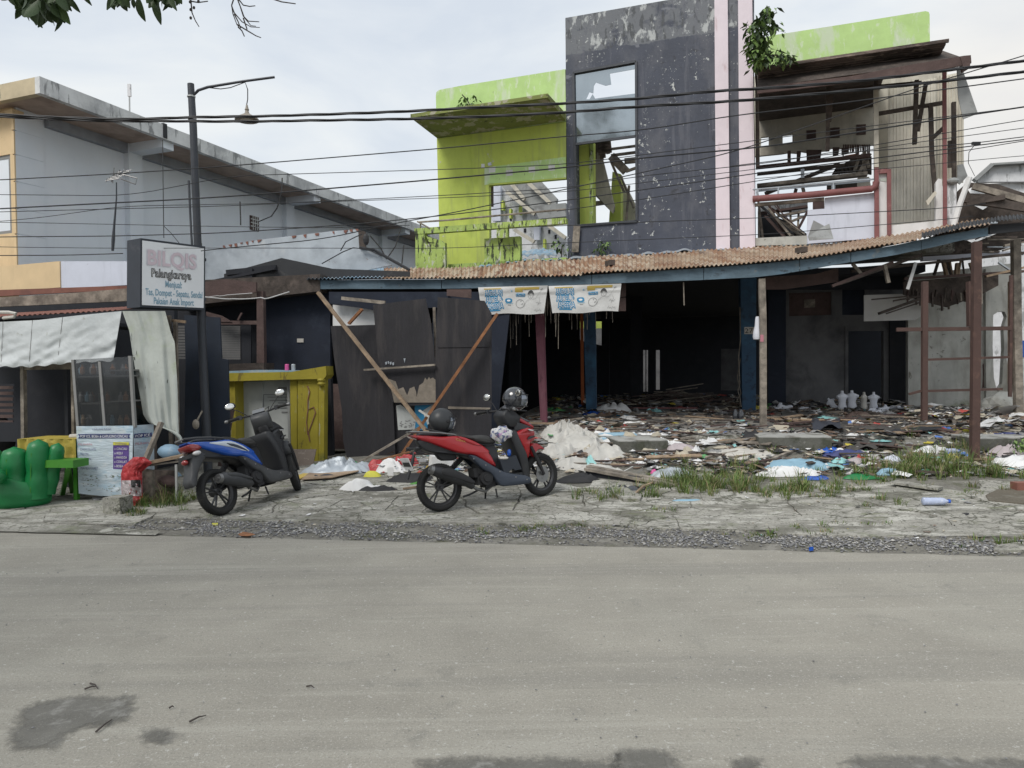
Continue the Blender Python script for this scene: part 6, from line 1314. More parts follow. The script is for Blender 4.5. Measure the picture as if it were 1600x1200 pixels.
# ================================================================== CABLES
def yd(x): return lerp(9.8, 8.4, x/1600)
def cable(pts, r, label, m='cable', n=6, twist=0, grp=None, dY=0, name='overhead_cable'):
    P_ = []; xs = [p[0] for p in pts]; k = max(24, int((xs[-1]-xs[0])/12))
    for i in range(k+1):
        x = lerp(xs[0], xs[-1], i/k)
        # smooth: average piecewise-linear over a window
        y = sum(pl(pts, x+d) for d in (-40, -20, 0, 20, 40))/5 if pts[0][0]+40 < x < pts[-1][0]-40 else pl(pts, x)
        P_.append(atY(x, y, yd(x)+dY))
    if pts[0][0] < 0: P_ = [P_[0]+(P_[0]-P_[3]).normalized()*L_+V((0, 0, .0006*L_*L_)) for L_ in (24, 16, 8, 3)]+P_
    if pts[-1][0] > 1600: P_ = P_+[P_[-1]+(P_[-1]-P_[-4]).normalized()*L_ for L_ in (3, 8, 16, 24)]
    mb = MB()
    if twist:
        for s in (0, pi*.67, pi*1.33):
            Q = []
            for i in range(len(P_)-1):
                for j in range(3):
                    t = (i+j/3); p = P_[i].lerp(P_[i+1], j/3); a_ = t*.42+s; Q.append(p+V((0, cos(a_), sin(a_)))*r*.62*(1+.3*noise.noise(V((t*.2, s, 0)))))
            mb.tube(Q, r*.62, 5)
    else: mb.tube(P_, r, n)
    return tag(mb.build(name, MT[m]), label, 'cable')
cable([(-60, 177), (0, 179), (100, 184), (200, 187), (300, 183), (400, 182), (500, 179), (640, 174), (760, 167), (870, 162.5), (1000, 154), (1115, 142), (1200, 138), (1350, 126), (1503, 107), (1600, 95), (1680, 86)], .0155, 'upper of the two thick twisted power cables crossing in front of the buildings', twist=1)
cable([(-60, 180), (0, 182), (150, 189), (300, 189.5), (400, 190), (500, 188), (640, 186), (760, 182), (898, 175), (1000, 166), (1115, 160), (1200, 154), (1400, 135), (1507, 123), (1600, 112), (1680, 103)], .0155, 'lower of the two thick twisted power cables crossing in front of the buildings', twist=1, dY=.12)
TH = [
 ([(-60, 284), (0, 281), (175, 272), (295, 264), (400, 256), (700, 231), (883, 213), (1000, 204), (1150, 180), (1300, 163), (1600, 123), (1680, 112)], .0065, 'thin black cable highest below the twisted pair, rising to the right'),
 ([(-60, 304), (0, 304), (200, 306), (360, 275), (520, 270), (700, 264.5), (883, 257), (1200, 217), (1600, 167), (1680, 158)], .0045, 'fine wire crossing the lime wall just under its dark eave shade'),
 ([(-60, 330), (0, 326), (295, 311), (400, 304), (640, 284), (883, 262), (1000, 247), (1200, 229), (1400, 197), (1600, 167), (1680, 155)], .0085, 'medium black cable crossing the middle of the long grey wall'),
 ([(-60, 333), (0, 331), (350, 322), (700, 305), (883, 294), (1000, 275), (1200, 255), (1600, 187), (1680, 175)], .0045, 'fine wire just below the medium cable on the long grey wall'),
 ([(-60, 347), (0, 347), (350, 354), (512, 356), (640, 352)], .004, 'fine nearly level wire ending over the lime balcony'),
 ([(-60, 372), (0, 370), (175, 369), (350, 364), (560, 350), (700, 336), (815, 322), (900, 311), (1100, 283), (1200, 268), (1600, 218), (1680, 208)], .0060, 'black wire passing just above the shop sign and the lime balcony rail'),
 ([(314, 392), (350, 388), (512, 373), (600, 352), (700, 334), (883, 296), (1150, 237), (1440, 135), (1600, 87), (1680, 62)], .0060, 'black service wire climbing steeply from the lamp post to the upper right'),
 ([(-60, 384), (0, 386), (190, 388), (350, 387.5), (700, 388), (870, 380), (1200, 366), (1463, 344), (1520, 338)], .0040, 'fine wire running low along the top of the rusty canopy'),
 ([(-60, 400), (0, 399), (100, 399), (192, 396)], .006, 'black wire ending at the left side of the shop sign'),
 ([(840, 354), (900, 352), (1000, 347), (1200, 340), (1483, 325), (1540, 318)], .0045, 'wire crossing the foot of the dark tower'),
 ([(870, 330), (1000, 312), (1200, 280), (1320, 262), (1505, 236), (1600, 220), (1680, 208)], .0045, 'wire crossing the middle of the dark tower and the open ruin'),
 ([(-60, 350), (50, 342), (190, 322), (420, 318), (700, 309), (883, 300), (1200, 262), (1400, 227), (1600, 200), (1680, 190)], .0040, 'fine wire kinked near the television aerial'),
 ([(1140, 260), (1300, 240), (1525, 224), (1600, 213), (1680, 206)], .0050, 'wire from the tower with a small joint right of the ruin'),
 ([(1180, 279), (1400, 262), (1600, 243), (1680, 238)], .0035, 'lowest fine wire right of the dark tower across the beige cladding'),
]
for i, (pts, r, l) in enumerate(TH): cable(pts, r, l, dY=.05*(i % 4)-.1)
cable([(320, 464), (350, 467), (395, 469), (420, 466), (452, 456)], .010, 'slack pale cable hanging under the brown eave right of the sign', m='cable_white', dY=3.2); cable([(300, 468), (340, 462), (394, 458)], .006, 'straight pale wire strung under the brown eave right of the sign', m='cable_white', dY=3.2)
mb = MB(); mb.box(atY(1525, 224, 8.45), (.09, .03, .03)); mb.tube([atY(1524, 225, 8.45), atY(1514, 238, 8.5), atY(1513, 255, 8.6), atY(1523, 275, 8.8)], .004, 4); tag(mb.build('cable_joint', MT['cable']), 'small cable joint with a dangling wire right of the ruin', 'joint')
mb = MB(); mb.tube([atY(x, y, 10.2) for x, y in ((254, 219), (255, 300), (256, 372))], .006, 4); mb.tube([atY(x, y, 10.2) for x, y in ((255, 352), (268, 365), (280, 380))], .005, 4); tag(mb.build('drop_wire', MT['cable']), 'thin vertical wire hanging in front of the grey wall above the sign', 'wire')
mb = MB(); mb.tube([FL.pt(x, y, .5) for x, y in ((375, 315), (376, 345), (376, 352))], .012, 4); mb.tube([FL.pt(x, y, .9) for x, y in ((441, 278), (440, 300), (433, 325), (424, 338), (405, 346))], .012, 4); tag(mb.build('wall_wire', MT['cable']), 'wires drooping down the middle of the long grey side wall', 'wire')
mb = MB(); mb.tube([SH.pt(x, y, -.3) for x, y in ((503, 412), (535, 394), (552, 387), (575, 390), (596, 400))], .012, 4); mb.tube([SH.pt(x, y, -.3) for x, y in ((532, 392), (540, 378), (556, 370), (566, 366))], .012, 4); mb.ell(SH.pt(572, 374, -.3), .06, .05, .12, 8, 6); tag(mb.build('wire_tangle', MT['cable']), 'tangle of black wires at the right corner of the blue grey metal sheet', 'wires')
mb = MB(); mb.tube([atY(x, y, 15.5) for x, y in ((578, 368), (595, 388), (604, 405))], .016, 4); mb.tube([atY(x, y, 15.5) for x, y in ((626, 357), (618, 385), (606, 402))], .014, 4); mb.tube([atY(x, y, 15.5) for x, y in ((631, 383), (628, 412))], .016, 4); tag(mb.build('slack_wires', MT['cable']), 'slack black wires in the gap between grey building and lime balcony', 'wires')

# ================================================================== TREE OVERHEAD (its trunk stands beside the camera)
tree = thing('overhanging_tree', 'dark leafy branch tips of a street tree hanging into the top left corner', 'tree', V((-5.2, 2.2, 0)))
mb = MB(); mb.tube([(-5.2, 2.2, -.1), (-5.15, 2.3, 2), (-4.9, 2.7, 3.6), (-4.4, 3.4, 4.7)], [.17, .14, .12, .09], 10); mb.build('trunk', MT['twig'], tree)
mb = MB(); mb.tube([(-4.4, 3.4, 4.7), atY(-40, -60, 5.6), atY(80, -45, 5.8), atY(220, -30, 6), atY(330, -25, 6), atY(480, -14, 6.2)], [.09, .05, .035, .025, .018, .006], 7)
mb.tube([(-4.4, 3.4, 4.7), (-4.8, 4.0, 5.9), (-3.8, 5.2, 6.8)], [.08, .05, .02], 6); mb.tube([(-4.9, 2.7, 3.6), (-6.2, 3.0, 5.2), (-7.2, 3.4, 6.2)], [.08, .05, .02], 6); mb.build('limb', MT['twig'], tree)
mk('leaf_mid', (.06, .11, .03), .5, vary=.2)
def leafmesh(L_, w, curl=.2):
    mb = MB(); n = 6; vs = []
    for i in range(n+1):
        t = i/n; ww = w*sin(pi*min(1, t*.92+.06))**.8; z = -curl*t*t*L_
        vs += [V((t*L_, -ww/2, z+ww*.18)), V((t*L_, 0, z)), V((t*L_, ww/2, z+ww*.18))]
    mb.add(vs, [(3*i+j, 3*i+j+1, 3*i+j+4, 3*i+j+3) for i in range(n) for j in (0, 1)]); return mb
def leafinst(base, tip, w, m, parent, name='leaf', rnd=0):
    base, tip = V(base), V(tip); d = tip-base; L_ = d.length; R = d.to_track_quat('X', 'Z').to_matrix() @ M.Rotation(rnd, 3, 'X'); s = leafmesh(L_, w); s.v = [R @ p+base for p in s.v]; return s.build(name, MT[m], parent, smooth=80)
rr = random.Random(77); n_leaf = 0
def cluster(cx_, cy_, n, sx_, sy_, Y, drop):
    global n_leaf
    for i in range(n):
        bx_, by_ = cx_+rr.uniform(-sx_, sx_), cy_+rr.uniform(-sy_, sy_); d = rr.uniform(.7, 1.3)
        tx_, ty_ = bx_+rr.uniform(-22, 22), by_+drop*d; yy = Y+rr.uniform(-.25, .25)
        leafinst(atY(bx_, by_, yy), atY(tx_, ty_, yy+rr.uniform(-.08, .08)), rr.uniform(.055, .085), rr.choice(['leaf', 'leaf', 'leaf', 'leaf', 'leaf_mid']), tree, rnd=rr.choice([-1, 1])*1.57+rr.uniform(-.6, .6)); n_leaf += 1
cluster(62, -8, 60, 30, 16, 6, 28); cluster(95, -10, 10, 16, 8, 6, 26); cluster(20, -22, 12, 14, 8, 6, 22); cluster(190, -18, 12, 16, 6, 6, 26); cluster(245, -18, 16, 22, 6, 6, 28); cluster(280, -22, 6, 10, 5, 6, 24); cluster(150, -60, 60, 160, 30, 6, 30); cluster(400, -70, 30, 120, 25, 6, 30)
for b_, t_, w in (((95, 12), (93, 53), .065), ((216, -4), (222, 31), .065), ((240, -4), (249, 35), .055), ((190, -5), (196, 16), .06), ((108, -4), (122, 18), .04), ((208, -2), (209, 12), .03), ((22, -2), (22, 8), .035), ((281, -4), (283, 6), .04), ((174, -4), (177, 14), .05), ((60, 8), (63, 36), .07), ((80, 5), (84, 32), .06), ((35, -4), (36, 18), .055), ((262, -5), (262, 8), .06)):
    leafinst(atY(*b_, 6), atY(*t_, 6), w*1.15, 'leaf', tree, rnd=1.57+rr.uniform(-.4, .4))
mb = MB()
for pts in (((366, -4), (362, 8), (364, 22), (370, 38), (380, 52)), ((362, 10), (366, 20), (378, 34), (392, 42), (406, 43)), ((370, -4), (376, 12), (382, 28), (392, 40), (400, 41)), ((372, -2), (380, 8), (390, 10), (399, 9)), ((376, 12), (380, 25), (388, 33), (405, 34)), ((370, 38), (390, 50), (400, 56), (408, 59)), ((372, 42), (378, 48), (382, 57)), ((366, 22), (372, 34), (376, 44)), ((425, -2), (440, 3), (462, 6)), ((380, 28), (386, 46)), ((298, -2), (300, 20), (305, 32), (311, 42)), ((298, 2), (310, 4), (325, 2))):
    mb = MB(); mb.tube([atY(x, y, 6.1+.01*i) for i, (x, y) in enumerate(pts)], [.006-.0008*i for i in range(len(pts))], 5); mb.build('bare_twig', MT['twig'], tree); mb = MB()
for x, y in ((298, 28), (303, 12), (297, 3), (310, 2), (298, 15)): mb.ell(atY(x, y, 6.1), .012, .012, .014, 6, 4)
mb.build('bud', MT['twig'], tree)
mb = MB(); rr2 = random.Random(5)       # the rest of the crown, above and beside the camera
for i in range(2600):
    c = V((rr2.gauss(-5.4, 1.6), rr2.gauss(3.0, 1.3), rr2.gauss(6.2, .8)))
    if c.y > 4.6 and c.z < 7: continue
    q = M.Rotation(rr2.uniform(0, 6.3), 3, 'Z') @ M.Rotation(rr2.uniform(-1, .4), 3, 'Y'); w = .03; L_ = .16
    # keep clear of the view
    d_ = CAMM.inverted() @ c
    if d_.z < 0:
        sx_, sy_ = 800+1150*d_.x/-d_.z, 600-1150*d_.y/-d_.z
        if -20 < sx_ < 1650 and sy_ > -40: continue
    mb.add([c+q @ V(p) for p in ((0, 0, 0), (L_*.5, w, .01), (L_, 0, -.03), (L_*.5, -w, .01))], [(0, 1, 2, 3)])
tag(mb.build('crown', MT['leaf'], tree), kind='stuff')

# ================================================================== PLANTS ON THE RUIN
def vine(name, label, seeds_, n, spread, lsz, mats_, F=UF, b=-.35, stems=()):
    t = thing(name, label, 'plant', F.pt(*seeds_[0], b)); mb = MB(); r = random.Random(len(label)); 
    for i in range(n):
        sx_, sy_ = r.choice(seeds_); c = F.pt(r.gauss(sx_, spread), r.gauss(sy_, spread*.8), b+r.gauss(0, .16)); q = M.Rotation(r.uniform(0, 6.3), 3, 'Z') @ M.Rotation(r.uniform(.2, 1.3), 3, 'Y'); s = lsz*r.uniform(.7, 1.3); mb.mi = r.randrange(len(mats_))
        mb.add([c+q @ V(p) for p in ((0, 0, 0), (s*.45, s*.26, .02*s), (s, 0, -.1*s), (s*.45, -s*.26, .02*s))], [(0, 1, 2, 3)])
    tag(mb.build('foliage', MT[mats_[0]], t, mats=[MT[m] for m in mats_]), kind='stuff')
    mb = MB()
    for st in stems: mb.tube([F.pt(x, y, b) for x, y in st], .014, 5)
    if stems: mb.build('stem', MT['twig'], t)
vine('roof_vine', 'leafy green climber growing over the top of the pink pilaster and brown ledge', [(1185, 50), (1195, 30), (1200, 18), (1178, 42), (1182, 62), (1175, 78), (1190, 70), (1200, 84), (1215, 88), (1230, 88), (1188, 95), (1210, 42), (1180, 95), (1176, 60)], 620, 6, .17, ['leaf_light', 'leaf'], b=-1.1, stems=(((1178, 104), (1182, 70), (1192, 40), (1204, 14)), ((1180, 95), (1210, 86), (1238, 92)), ((1183, 66), (1200, 50), (1213, 44))))
vine('wall_plant', 'small sprig growing out of the lime green parapet', [(718, 160), (726, 154), (740, 150), (745, 156), (738, 163), (727, 164)], 60, 3, .12, ['leaf', 'leaf_light'], b=-.2, stems=(((736, 168), (730, 156), (722, 148)),))
vine('tower_weed', 'small weed sprouting from a crack at the foot of the dark tower', [(944, 382), (938, 390), (948, 378)], 60, 4, .11, ['leaf_light', 'leaf'], b=-.25, stems=(((940, 400), (943, 380)),))
vine('balcony_weed', 'thin weed growing on the lime balcony left of the tower', [(880, 382), (872, 388), (884, 392), (868, 380)], 50, 5, .11, ['leaf_light', 'leaf'], b=-.4, stems=(((877, 408), (878, 385)),))
vine('rubble_weed', 'bright green leafy weed on the rubble at the far right edge', [(1596, 692), (1590, 698), (1600, 702)], 140, 6, .08, ['leaf_light', 'leaf'], F=Frame(*ong(1592, 710).xy, -9), b=0, stems=(((1596, 712), (1594, 690)),))

# ================================================================== MANNEQUINS, BOTTLES AND SMALL THINGS
def torso(label, px, py, h, tilt=0, roll=0, rot=0, m='white_plastic', name='mannequin_torso'):
    b = ong(px, py, True); k = h/.52; t = M.Rotation(rot, 3, 'Z') @ M.Rotation(tilt, 3, 'Y') @ M.Rotation(roll, 3, 'X')
    o_ = thing(name, label, 'mannequin', b); mb = MB()
    prof = [(.085, .07, 0), (.12, .085, .03), (.125, .088, .10), (.098, .07, .19), (.115, .08, .28), (.145, .082, .36), (.15, .07, .40), (.09, .05, .435), (.042, .04, .45), (.038, .036, .50), (.036, .034, .52), (.01, .01, .525)]
    n = 16; vs = []
    for rx, ry, z in prof:
        for j in range(n):
            a_ = 2*pi*j/n; vs.append(t @ V((rx*cos(a_)*k, ry*sin(a_)*k, z*k))+b)
    mb.add(vs, [(i*n+j, i*n+(j+1) % n, (i+1)*n+(j+1) % n, (i+1)*n+j) for i in range(len(prof)-1) for j in range(n)]+[tuple(range(n))])
    mb.build('body', MT[m], o_, smooth=60)
    for s in (-1, 1):
        mb = MB(); mb.lathe([(.048*k, -.01), (.046*k, .02*k), (.03*k, .035*k)], b+t @ V((s*.138*k, 0, .36*k)), 10, axis=t @ V((s, 0, -.25))); mb.build('arm_stub', MT[m], o_, smooth=50)
    return o_
torso('white child torso mannequin standing leftmost in the upright group by the doorway', 1316, 641, .42, rot=.3)
torso('white torso mannequin with broad shoulders in the middle of the upright group', 1331, 640, .42, rot=-.3)
torso('cream torso mannequin standing alone between the white ones', 1350, 640, .38, m='cream_plastic', rot=.8)
torso('white torso mannequin standing rightmost in front of the dark doorway', 1365, 640, .38, rot=.1)
torso('white torso mannequin leaning in the shade left of the two lying ones', 1237, 632, .36, tilt=.15, rot=.5)
torso('white torso mannequin lying on its back with neck to the left', 1238, 640, .42, tilt=-1.5, rot=.15)
torso('white torso mannequin lying end-on with its round base towards the street', 1263, 640, .36, roll=1.5, rot=-.9)
torso('small white mannequin bent over at the left end of the upright group', 1306, 640, .30, tilt=-.6)
torso('round white mannequin fallen in front of the dark panel', 1391, 638, .34, roll=1.4, rot=.5); torso('white mannequin bust fallen over beside a roll of wire', 1372, 643, .28, tilt=1.3, rot=.2)
for x, l in ((1149, 'left of two small black bottles standing on the platform before the number pillar'), (1157.5, 'right of two small black bottles standing on the platform before the number pillar')):
    b = ong(x, 657, True); mb = MB(); mb.lathe([(.045, 0), (.05, .01), (.05, .15), (.03, .18), (.03, .21), (.005, .215)], b, 14); tag(mb.build('black_bottle', MT['helmet_gloss'], smooth=40), l, 'bottle')
# blue-capped water bottle on the apron
mk('bottle_plastic', (.42, .48, .64), .2, [((.65, .67, .72), 12, .55, .05, None, .8)], bump=.6, bs=25)
def bottle(px, py, ang, label, L_=.22, r=.034, m='bottle_plastic', cap='blue_paint'):
    b = ong(px, py); b.z += r+.02; d = V((cos(ang), sin(ang), 0)); o_ = thing('plastic_bottle', label, 'bottle', b-V((0, 0, r))); mb = MB()
    mb.lathe([(r*.7, 0), (r, .01)]+[(r*(.94 if i % 2 else 1), .02+i*.02) for i in range(int((L_-.09)/.02))]+[(r*.95, L_-.06), (r*.4, L_-.02), (r*.38, L_-.01)], b, 12, axis=d); mb.build('bottle_body', MT[m], o_, smooth=50)
    mb = MB(); mb.lathe([(r*.5, L_-.012), (r*.5, L_+.012)], b, 10, axis=d); mb.build('cap', MT[cap], o_)
bottle(1441, 793, -.1, 'crushed clear water bottle with a blue cap lying on the concrete at right', .27, .042)
b_ = ong(1485, 715)
bottle(1478, 712, .1, 'white bottle with a blue top in the rubbish left of the grey step block', .2, .04)

# ================================================================== LITTER AND RUBBLE
def crumple(center, rx, ry, h, m, seed, nu=26, nv=20, freq=4, flat=.5, rot=0, parent=None, name='cloth', follow=True):
    mb = MB(); R = M.Rotation(rot, 3, 'Z')
    def f(u, v):
        th = 2*pi*u; r = v**.8; k = 1+.28*noise.noise(V((cos(th)*1.3, sin(th)*1.3, seed)))+.10*noise.noise(V((cos(th)*5, sin(th)*5, seed+3)))
        x, y = cos(th)*rx*r*k, sin(th)*ry*r*k; p = V((x*freq/ max(rx, .1)*.5, y*freq/max(ry, .1)*.5, seed))
        w_ = V((x*4.2, y*4.2, seed)); w2_ = w_+V((noise.noise(w_*.7), noise.noise(w_*.7+V((7, 7, 7))), 0))*1.2; fold = (1-abs(noise.noise(w2_*1.3))*2.2)**2 if abs(noise.noise(w2_*1.3)) < .45 else 0
        z = h*(1-r**3)*(.55+.45*noise.noise(w_*.45+V((0, 0, 3)))) + h*.38*fold*(1-r**4) + h*.05*noise.noise(w_*3.1)*(1-r**4) + .004
        wp_ = V(center) + R @ V((x, y, 0)); dz_ = max(-.25, min(.12, GP(wp_.x, wp_.y)-V(center).z)) if follow else 0
        return wp_ + V((0, 0, max(z, .003)+dz_))
    mb.grid(f, nu*2, nv); return mb.build(name, MT[m], parent, smooth=120)
def lt_(name, label, cat, px, py, rx, ry, h, m, seed, **k):
    b = ong(px, py, True); return tag(crumple(b, rx, ry, h, m, seed, name=name, **k), label, cat)
# heap of pale sacks right of the red scooter
for i, (x, y, rx, ry, h, l) in enumerate(((882, 686, .36, .35, .24, 'bulging pale sack at the top left of the sack heap behind the red scooter'), (905, 700, .40, .3, .20, 'loose beige netting in the middle of the sack heap'), (945, 712, .34, .22, .20, 'stuffed pale sack at the right end of the heap, against the step slab'), (900, 730, .36, .2, .15, 'folded cream cloth at the front of the sack heap'), (935, 736, .30, .12, .09, 'cream cloth trailing forward to the weathered boards'), (872, 712, .26, .2, .20, 'pale sack just behind the front wheel of the red scooter'), (915, 690, .3, .25, .16, 'small pale bundle at the back of the sack heap'))):
    lt_('sack', l, 'sack', x, y, rx, ry, h, 'sack', i*3.1, nu=56, nv=40, freq=6)
lt_('black_sheet', 'dark grey crumpled sheet beside the front tyre of the red scooter', 'sheet', 900, 752, .30, .14, .10, 'black_matte', 31)
# rubbish pile left of the red scooter
PILE = [('plastic_sheet', 'clear and green plastic sheet at the foot of the left black board', 'plastic sheet', 530, 738, .50, .25, .22, 'zinc', 1), ('green_net', 'green netting crumpled beside the yellow kiosk', 'net', 502, 738, .22, .14, .14, 'green_vinyl', 2), ('green_net', 'strip of green netting behind the clear plastic sheet', 'net', 560, 730, .22, .10, .10, 'green_vinyl', 3),
 ('white_sack', 'white printed sack lying at the front of the rubbish pile', 'sack', 562, 766, .26, .12, .15, 'white_wall', 4), ('yellow_bag', 'yellow plastic bag on top of the white printed sack', 'bag', 581, 746, .13, .07, .10, 'ink_yellow', 5), ('red_cloth', 'bright red cloth in the rubbish behind the yellow bag', 'cloth', 590, 735, .15, .1, .16, 'red_bag', 6), ('red_cloth', 'red cloth right of the white shirt under the crossed props', 'cloth', 634, 727, .20, .12, .18, 'red_bag', 7), ('white_shirt', 'white shirt thrown on the rubbish between two red cloths', 'cloth', 613, 738, .24, .14, .20, 'white_wall', 8),
 ('black_rag', 'black wet rag at the foot of the rubbish pile', 'cloth', 592, 768, .28, .09, .06, 'black_matte', 9), ('black_rag', 'dark rags piled between white shirt and red scooter', 'cloth', 640, 752, .32, .14, .12, 'black_matte', 10), ('purple_wrapper', 'small purple and yellow wrappers near the scooter number plate', 'wrapper', 653, 745, .07, .05, .06, 'ink_purple', 11), ('green_wrapper', 'light green wrapper on the ground behind the red scooter', 'wrapper', 651, 757, .09, .03, .03, 'green_bench', 12), ('yellow_wrapper', 'yellow wrapper standing just left of the rear tyre', 'wrapper', 668, 738, .06, .04, .09, 'ink_gold', 13), ('grey_rag', 'grey rag between the kiosk and the clear plastic sheet', 'cloth', 505, 748, .2, .08, .06, 'sign_box', 14)]
for nme, l, c_, x, y, rx, ry, h, m, s in PILE: lt_(nme, l, c_, x, y, rx, ry, h, m, s*2.3, freq=5)
mb = MB(); p = ong(618, 744); F_ = Frame(p.x, p.y, -12); q = [F_.az(*t, -.08) for t in ((605, 731), (614, 730), (615, 745), (606, 747))]; mb.slab(F_, q, -.08, -.07); tag(mb.build('white_tag', MT['white_wall']), 'flat white card propped on the white shirt in the rubbish', 'card')
def flatp(name, pts, m, label, cat, lift=.02, th=.008, curl=.0, plat_=False):
    P_ = [ong(x, y, plat_) for x, y in pts]; c = sum(P_, V())/len(P_); mb = MB(); k = len(P_)
    top_ = [p+V((0, 0, lift+curl*(p-c).length)) for p in P_]; n3 = 0
    flat = [(p.x, p.y) for p in P_]; tr = tessellate_polygon([[V((x, y, 0)) for x, y in flat]])
    mb.add(top_+[p-V((0, 0, th)) for p in top_], [tuple(t) for t in tr]+[tuple(i+k for i in reversed(t)) for t in tr]+[(i, (i+1) % k, k+(i+1) % k, k+i) for i in range(k)]); return tag(mb.build(name, MT[m]), label, cat)
flatp('cardboard', [(486, 742), (560, 735), (568, 728), (560, 742), (520, 752), (470, 755)], 'wood_tan', 'flattened brown cardboard strip below the clear plastic sheet', 'cardboard', .05)
flatp('cardboard', [(463, 748), (482, 741), (484, 745), (466, 754)], 'ink_gold', 'small yellow edged cardboard at the foot of the chipboard', 'cardboard', .04)
mb = MB(); mb.beam(ong(583, 735)+V((0, 0, .12)), ong(640, 730)+V((0, 0, .22)), .05, .02); tag(mb.build('thin_stick', MT['wood_orange']), 'brown stick lying across the red cloth', 'stick')
mb = MB(); mb.beam(ong(630, 768)+V((0, 0, .03)), ong(660, 763)+V((0, 0, .03)), .03, .02); tag(mb.build('thin_stick', MT['wood_tan']), 'orange brown stick on the ground behind the rear tyre', 'stick')
# white foam box behind the scooter's tail, low board on step area
mb = MB(); p = ong(688, 742); mb.box(p+V((0, .1, .14)), (.30, .2, .20), M.Rotation(.3, 3, 'Z') @ M.Rotation(.1, 3, 'Y')); tag(mb.build('foam_box', MT['white_wall']), 'white foam box seen under the tail of the red scooter', 'box')
# weathered boards over the drain, dark gap under
def board3(p0, p1, w, th, m, label, name='weathered_board'):
    A, B = p0, p1; d = (B-A).normalized(); q = V((-d.y, d.x, 0)).normalized(); mb = MB(); n = 14
    vs = []; r = random.Random(len(label))
    for i in range(n+1):
        p = A.lerp(B, i/n); e0, e1 = r.uniform(-.006, .006), r.uniform(-.006, .006); vs += [p+q*(-w/2+e0), p+q*(w/2+e1), p+q*(w/2+e1)-V((0, 0, th)), p+q*(-w/2+e0)-V((0, 0, th))]
    mb.add(vs, [(4*i+j, 4*i+(j+1) % 4, 4*i+4+(j+1) % 4, 4*i+4+j) for i in range(n) for j in range(4)]+[(0, 1, 2, 3), (4*n+3, 4*n+2, 4*n+1, 4*n)]); return tag(mb.build(name, MT[m]), label, 'board')
A, B = ong(916, 746), ong(1058, 762)
board3(A+V((0, 0, .13)), B+V((0, 0, .04)), .12, .035, 'wood_grey', 'front weathered grey board laid over the drain, right of the front tyre')
board3(A+V((.04, .15, .14)), B+V((.02, .15, .05)), .11, .03, 'wood_grey', 'rear weathered grey board laid over the drain beside the pale sacks')
mb = MB(); mb.beam(A+V((0, 0, .05)), A.lerp(B, .62)+V((0, 0, .02)), .05, .12); tag(mb.build('drain_bearer', MT['soot']), 'dark wet timber under the weathered grey drain boards', 'timber')
lt_('black_bag', 'wet black plastic bag in the gap under the drain boards', 'bag', 985, 767, .30, .10, .09, 'helmet_gloss', 41)
flatp('broken_slab', [(955, 768), (975, 765), (990, 776), (1003, 780), (1000, 787), (975, 787), (960, 778)], 'concrete', 'broken grey slab piece in front of the drain boards', 'slab', .05, .04)
mb = MB(); mb.tube([ong(990, 778)+V((0, 0, .03)), ong(1005, 768)+V((0, 0, .06)), ong(1020, 764)+V((0, 0, .07))], [.014, .02, .012], 6); tag(mb.build('root_stick', MT['wood_tan']), 'tan curved stick end poking from the grass beside the drain boards', 'stick')
# rubber mats / sheets on the platform
def sheet3(pts, m, label, name='rubber_sheet', seed=0, amp=.08, lift=.05, n=26):
    (a, b, c, d) = [ong(x, y, True) for x, y in pts]
    def f(u, v): 
        p = a.lerp(b, u).lerp(d.lerp(c, u), v); z = max(GP(p.x, p.y), p.z); return V((p.x, p.y, p.z+lift+amp*abs(noise.noise(V((u*2.5, v*2.5, seed))))+.02*noise.noise(V((u*9, v*9, seed)))))
    mb = MB(); mb.grid(f, n, n); return tag(mb.build(name, MT[m], smooth=60), label, 'sheet')
sheet3([(1302, 668), (1408, 674), (1395, 706), (1325, 712)], 'rubber_mat', 'large brown grey rubber sheet sagging over the platform edge', seed=2, amp=.13)
sheet3([(1265, 662), (1312, 662), (1318, 678), (1272, 680)], 'rubber_mat_blue', 'dark bluish rubber sheet left of the large brown one', seed=7, amp=.12)
sheet3([(1385, 679), (1470, 670), (1472, 677), (1390, 686)], 'dark_sheet', 'long dark board edge lying on the right of the rubber sheet', 'dark_board', seed=9, amp=.03)
sheet3([(1070, 668), (1165, 668), (1172, 682), (1062, 682)], 'platform', 'clean pale tile patch at the front of the platform', 'tile_patch', seed=3, amp=.0, lift=.012)
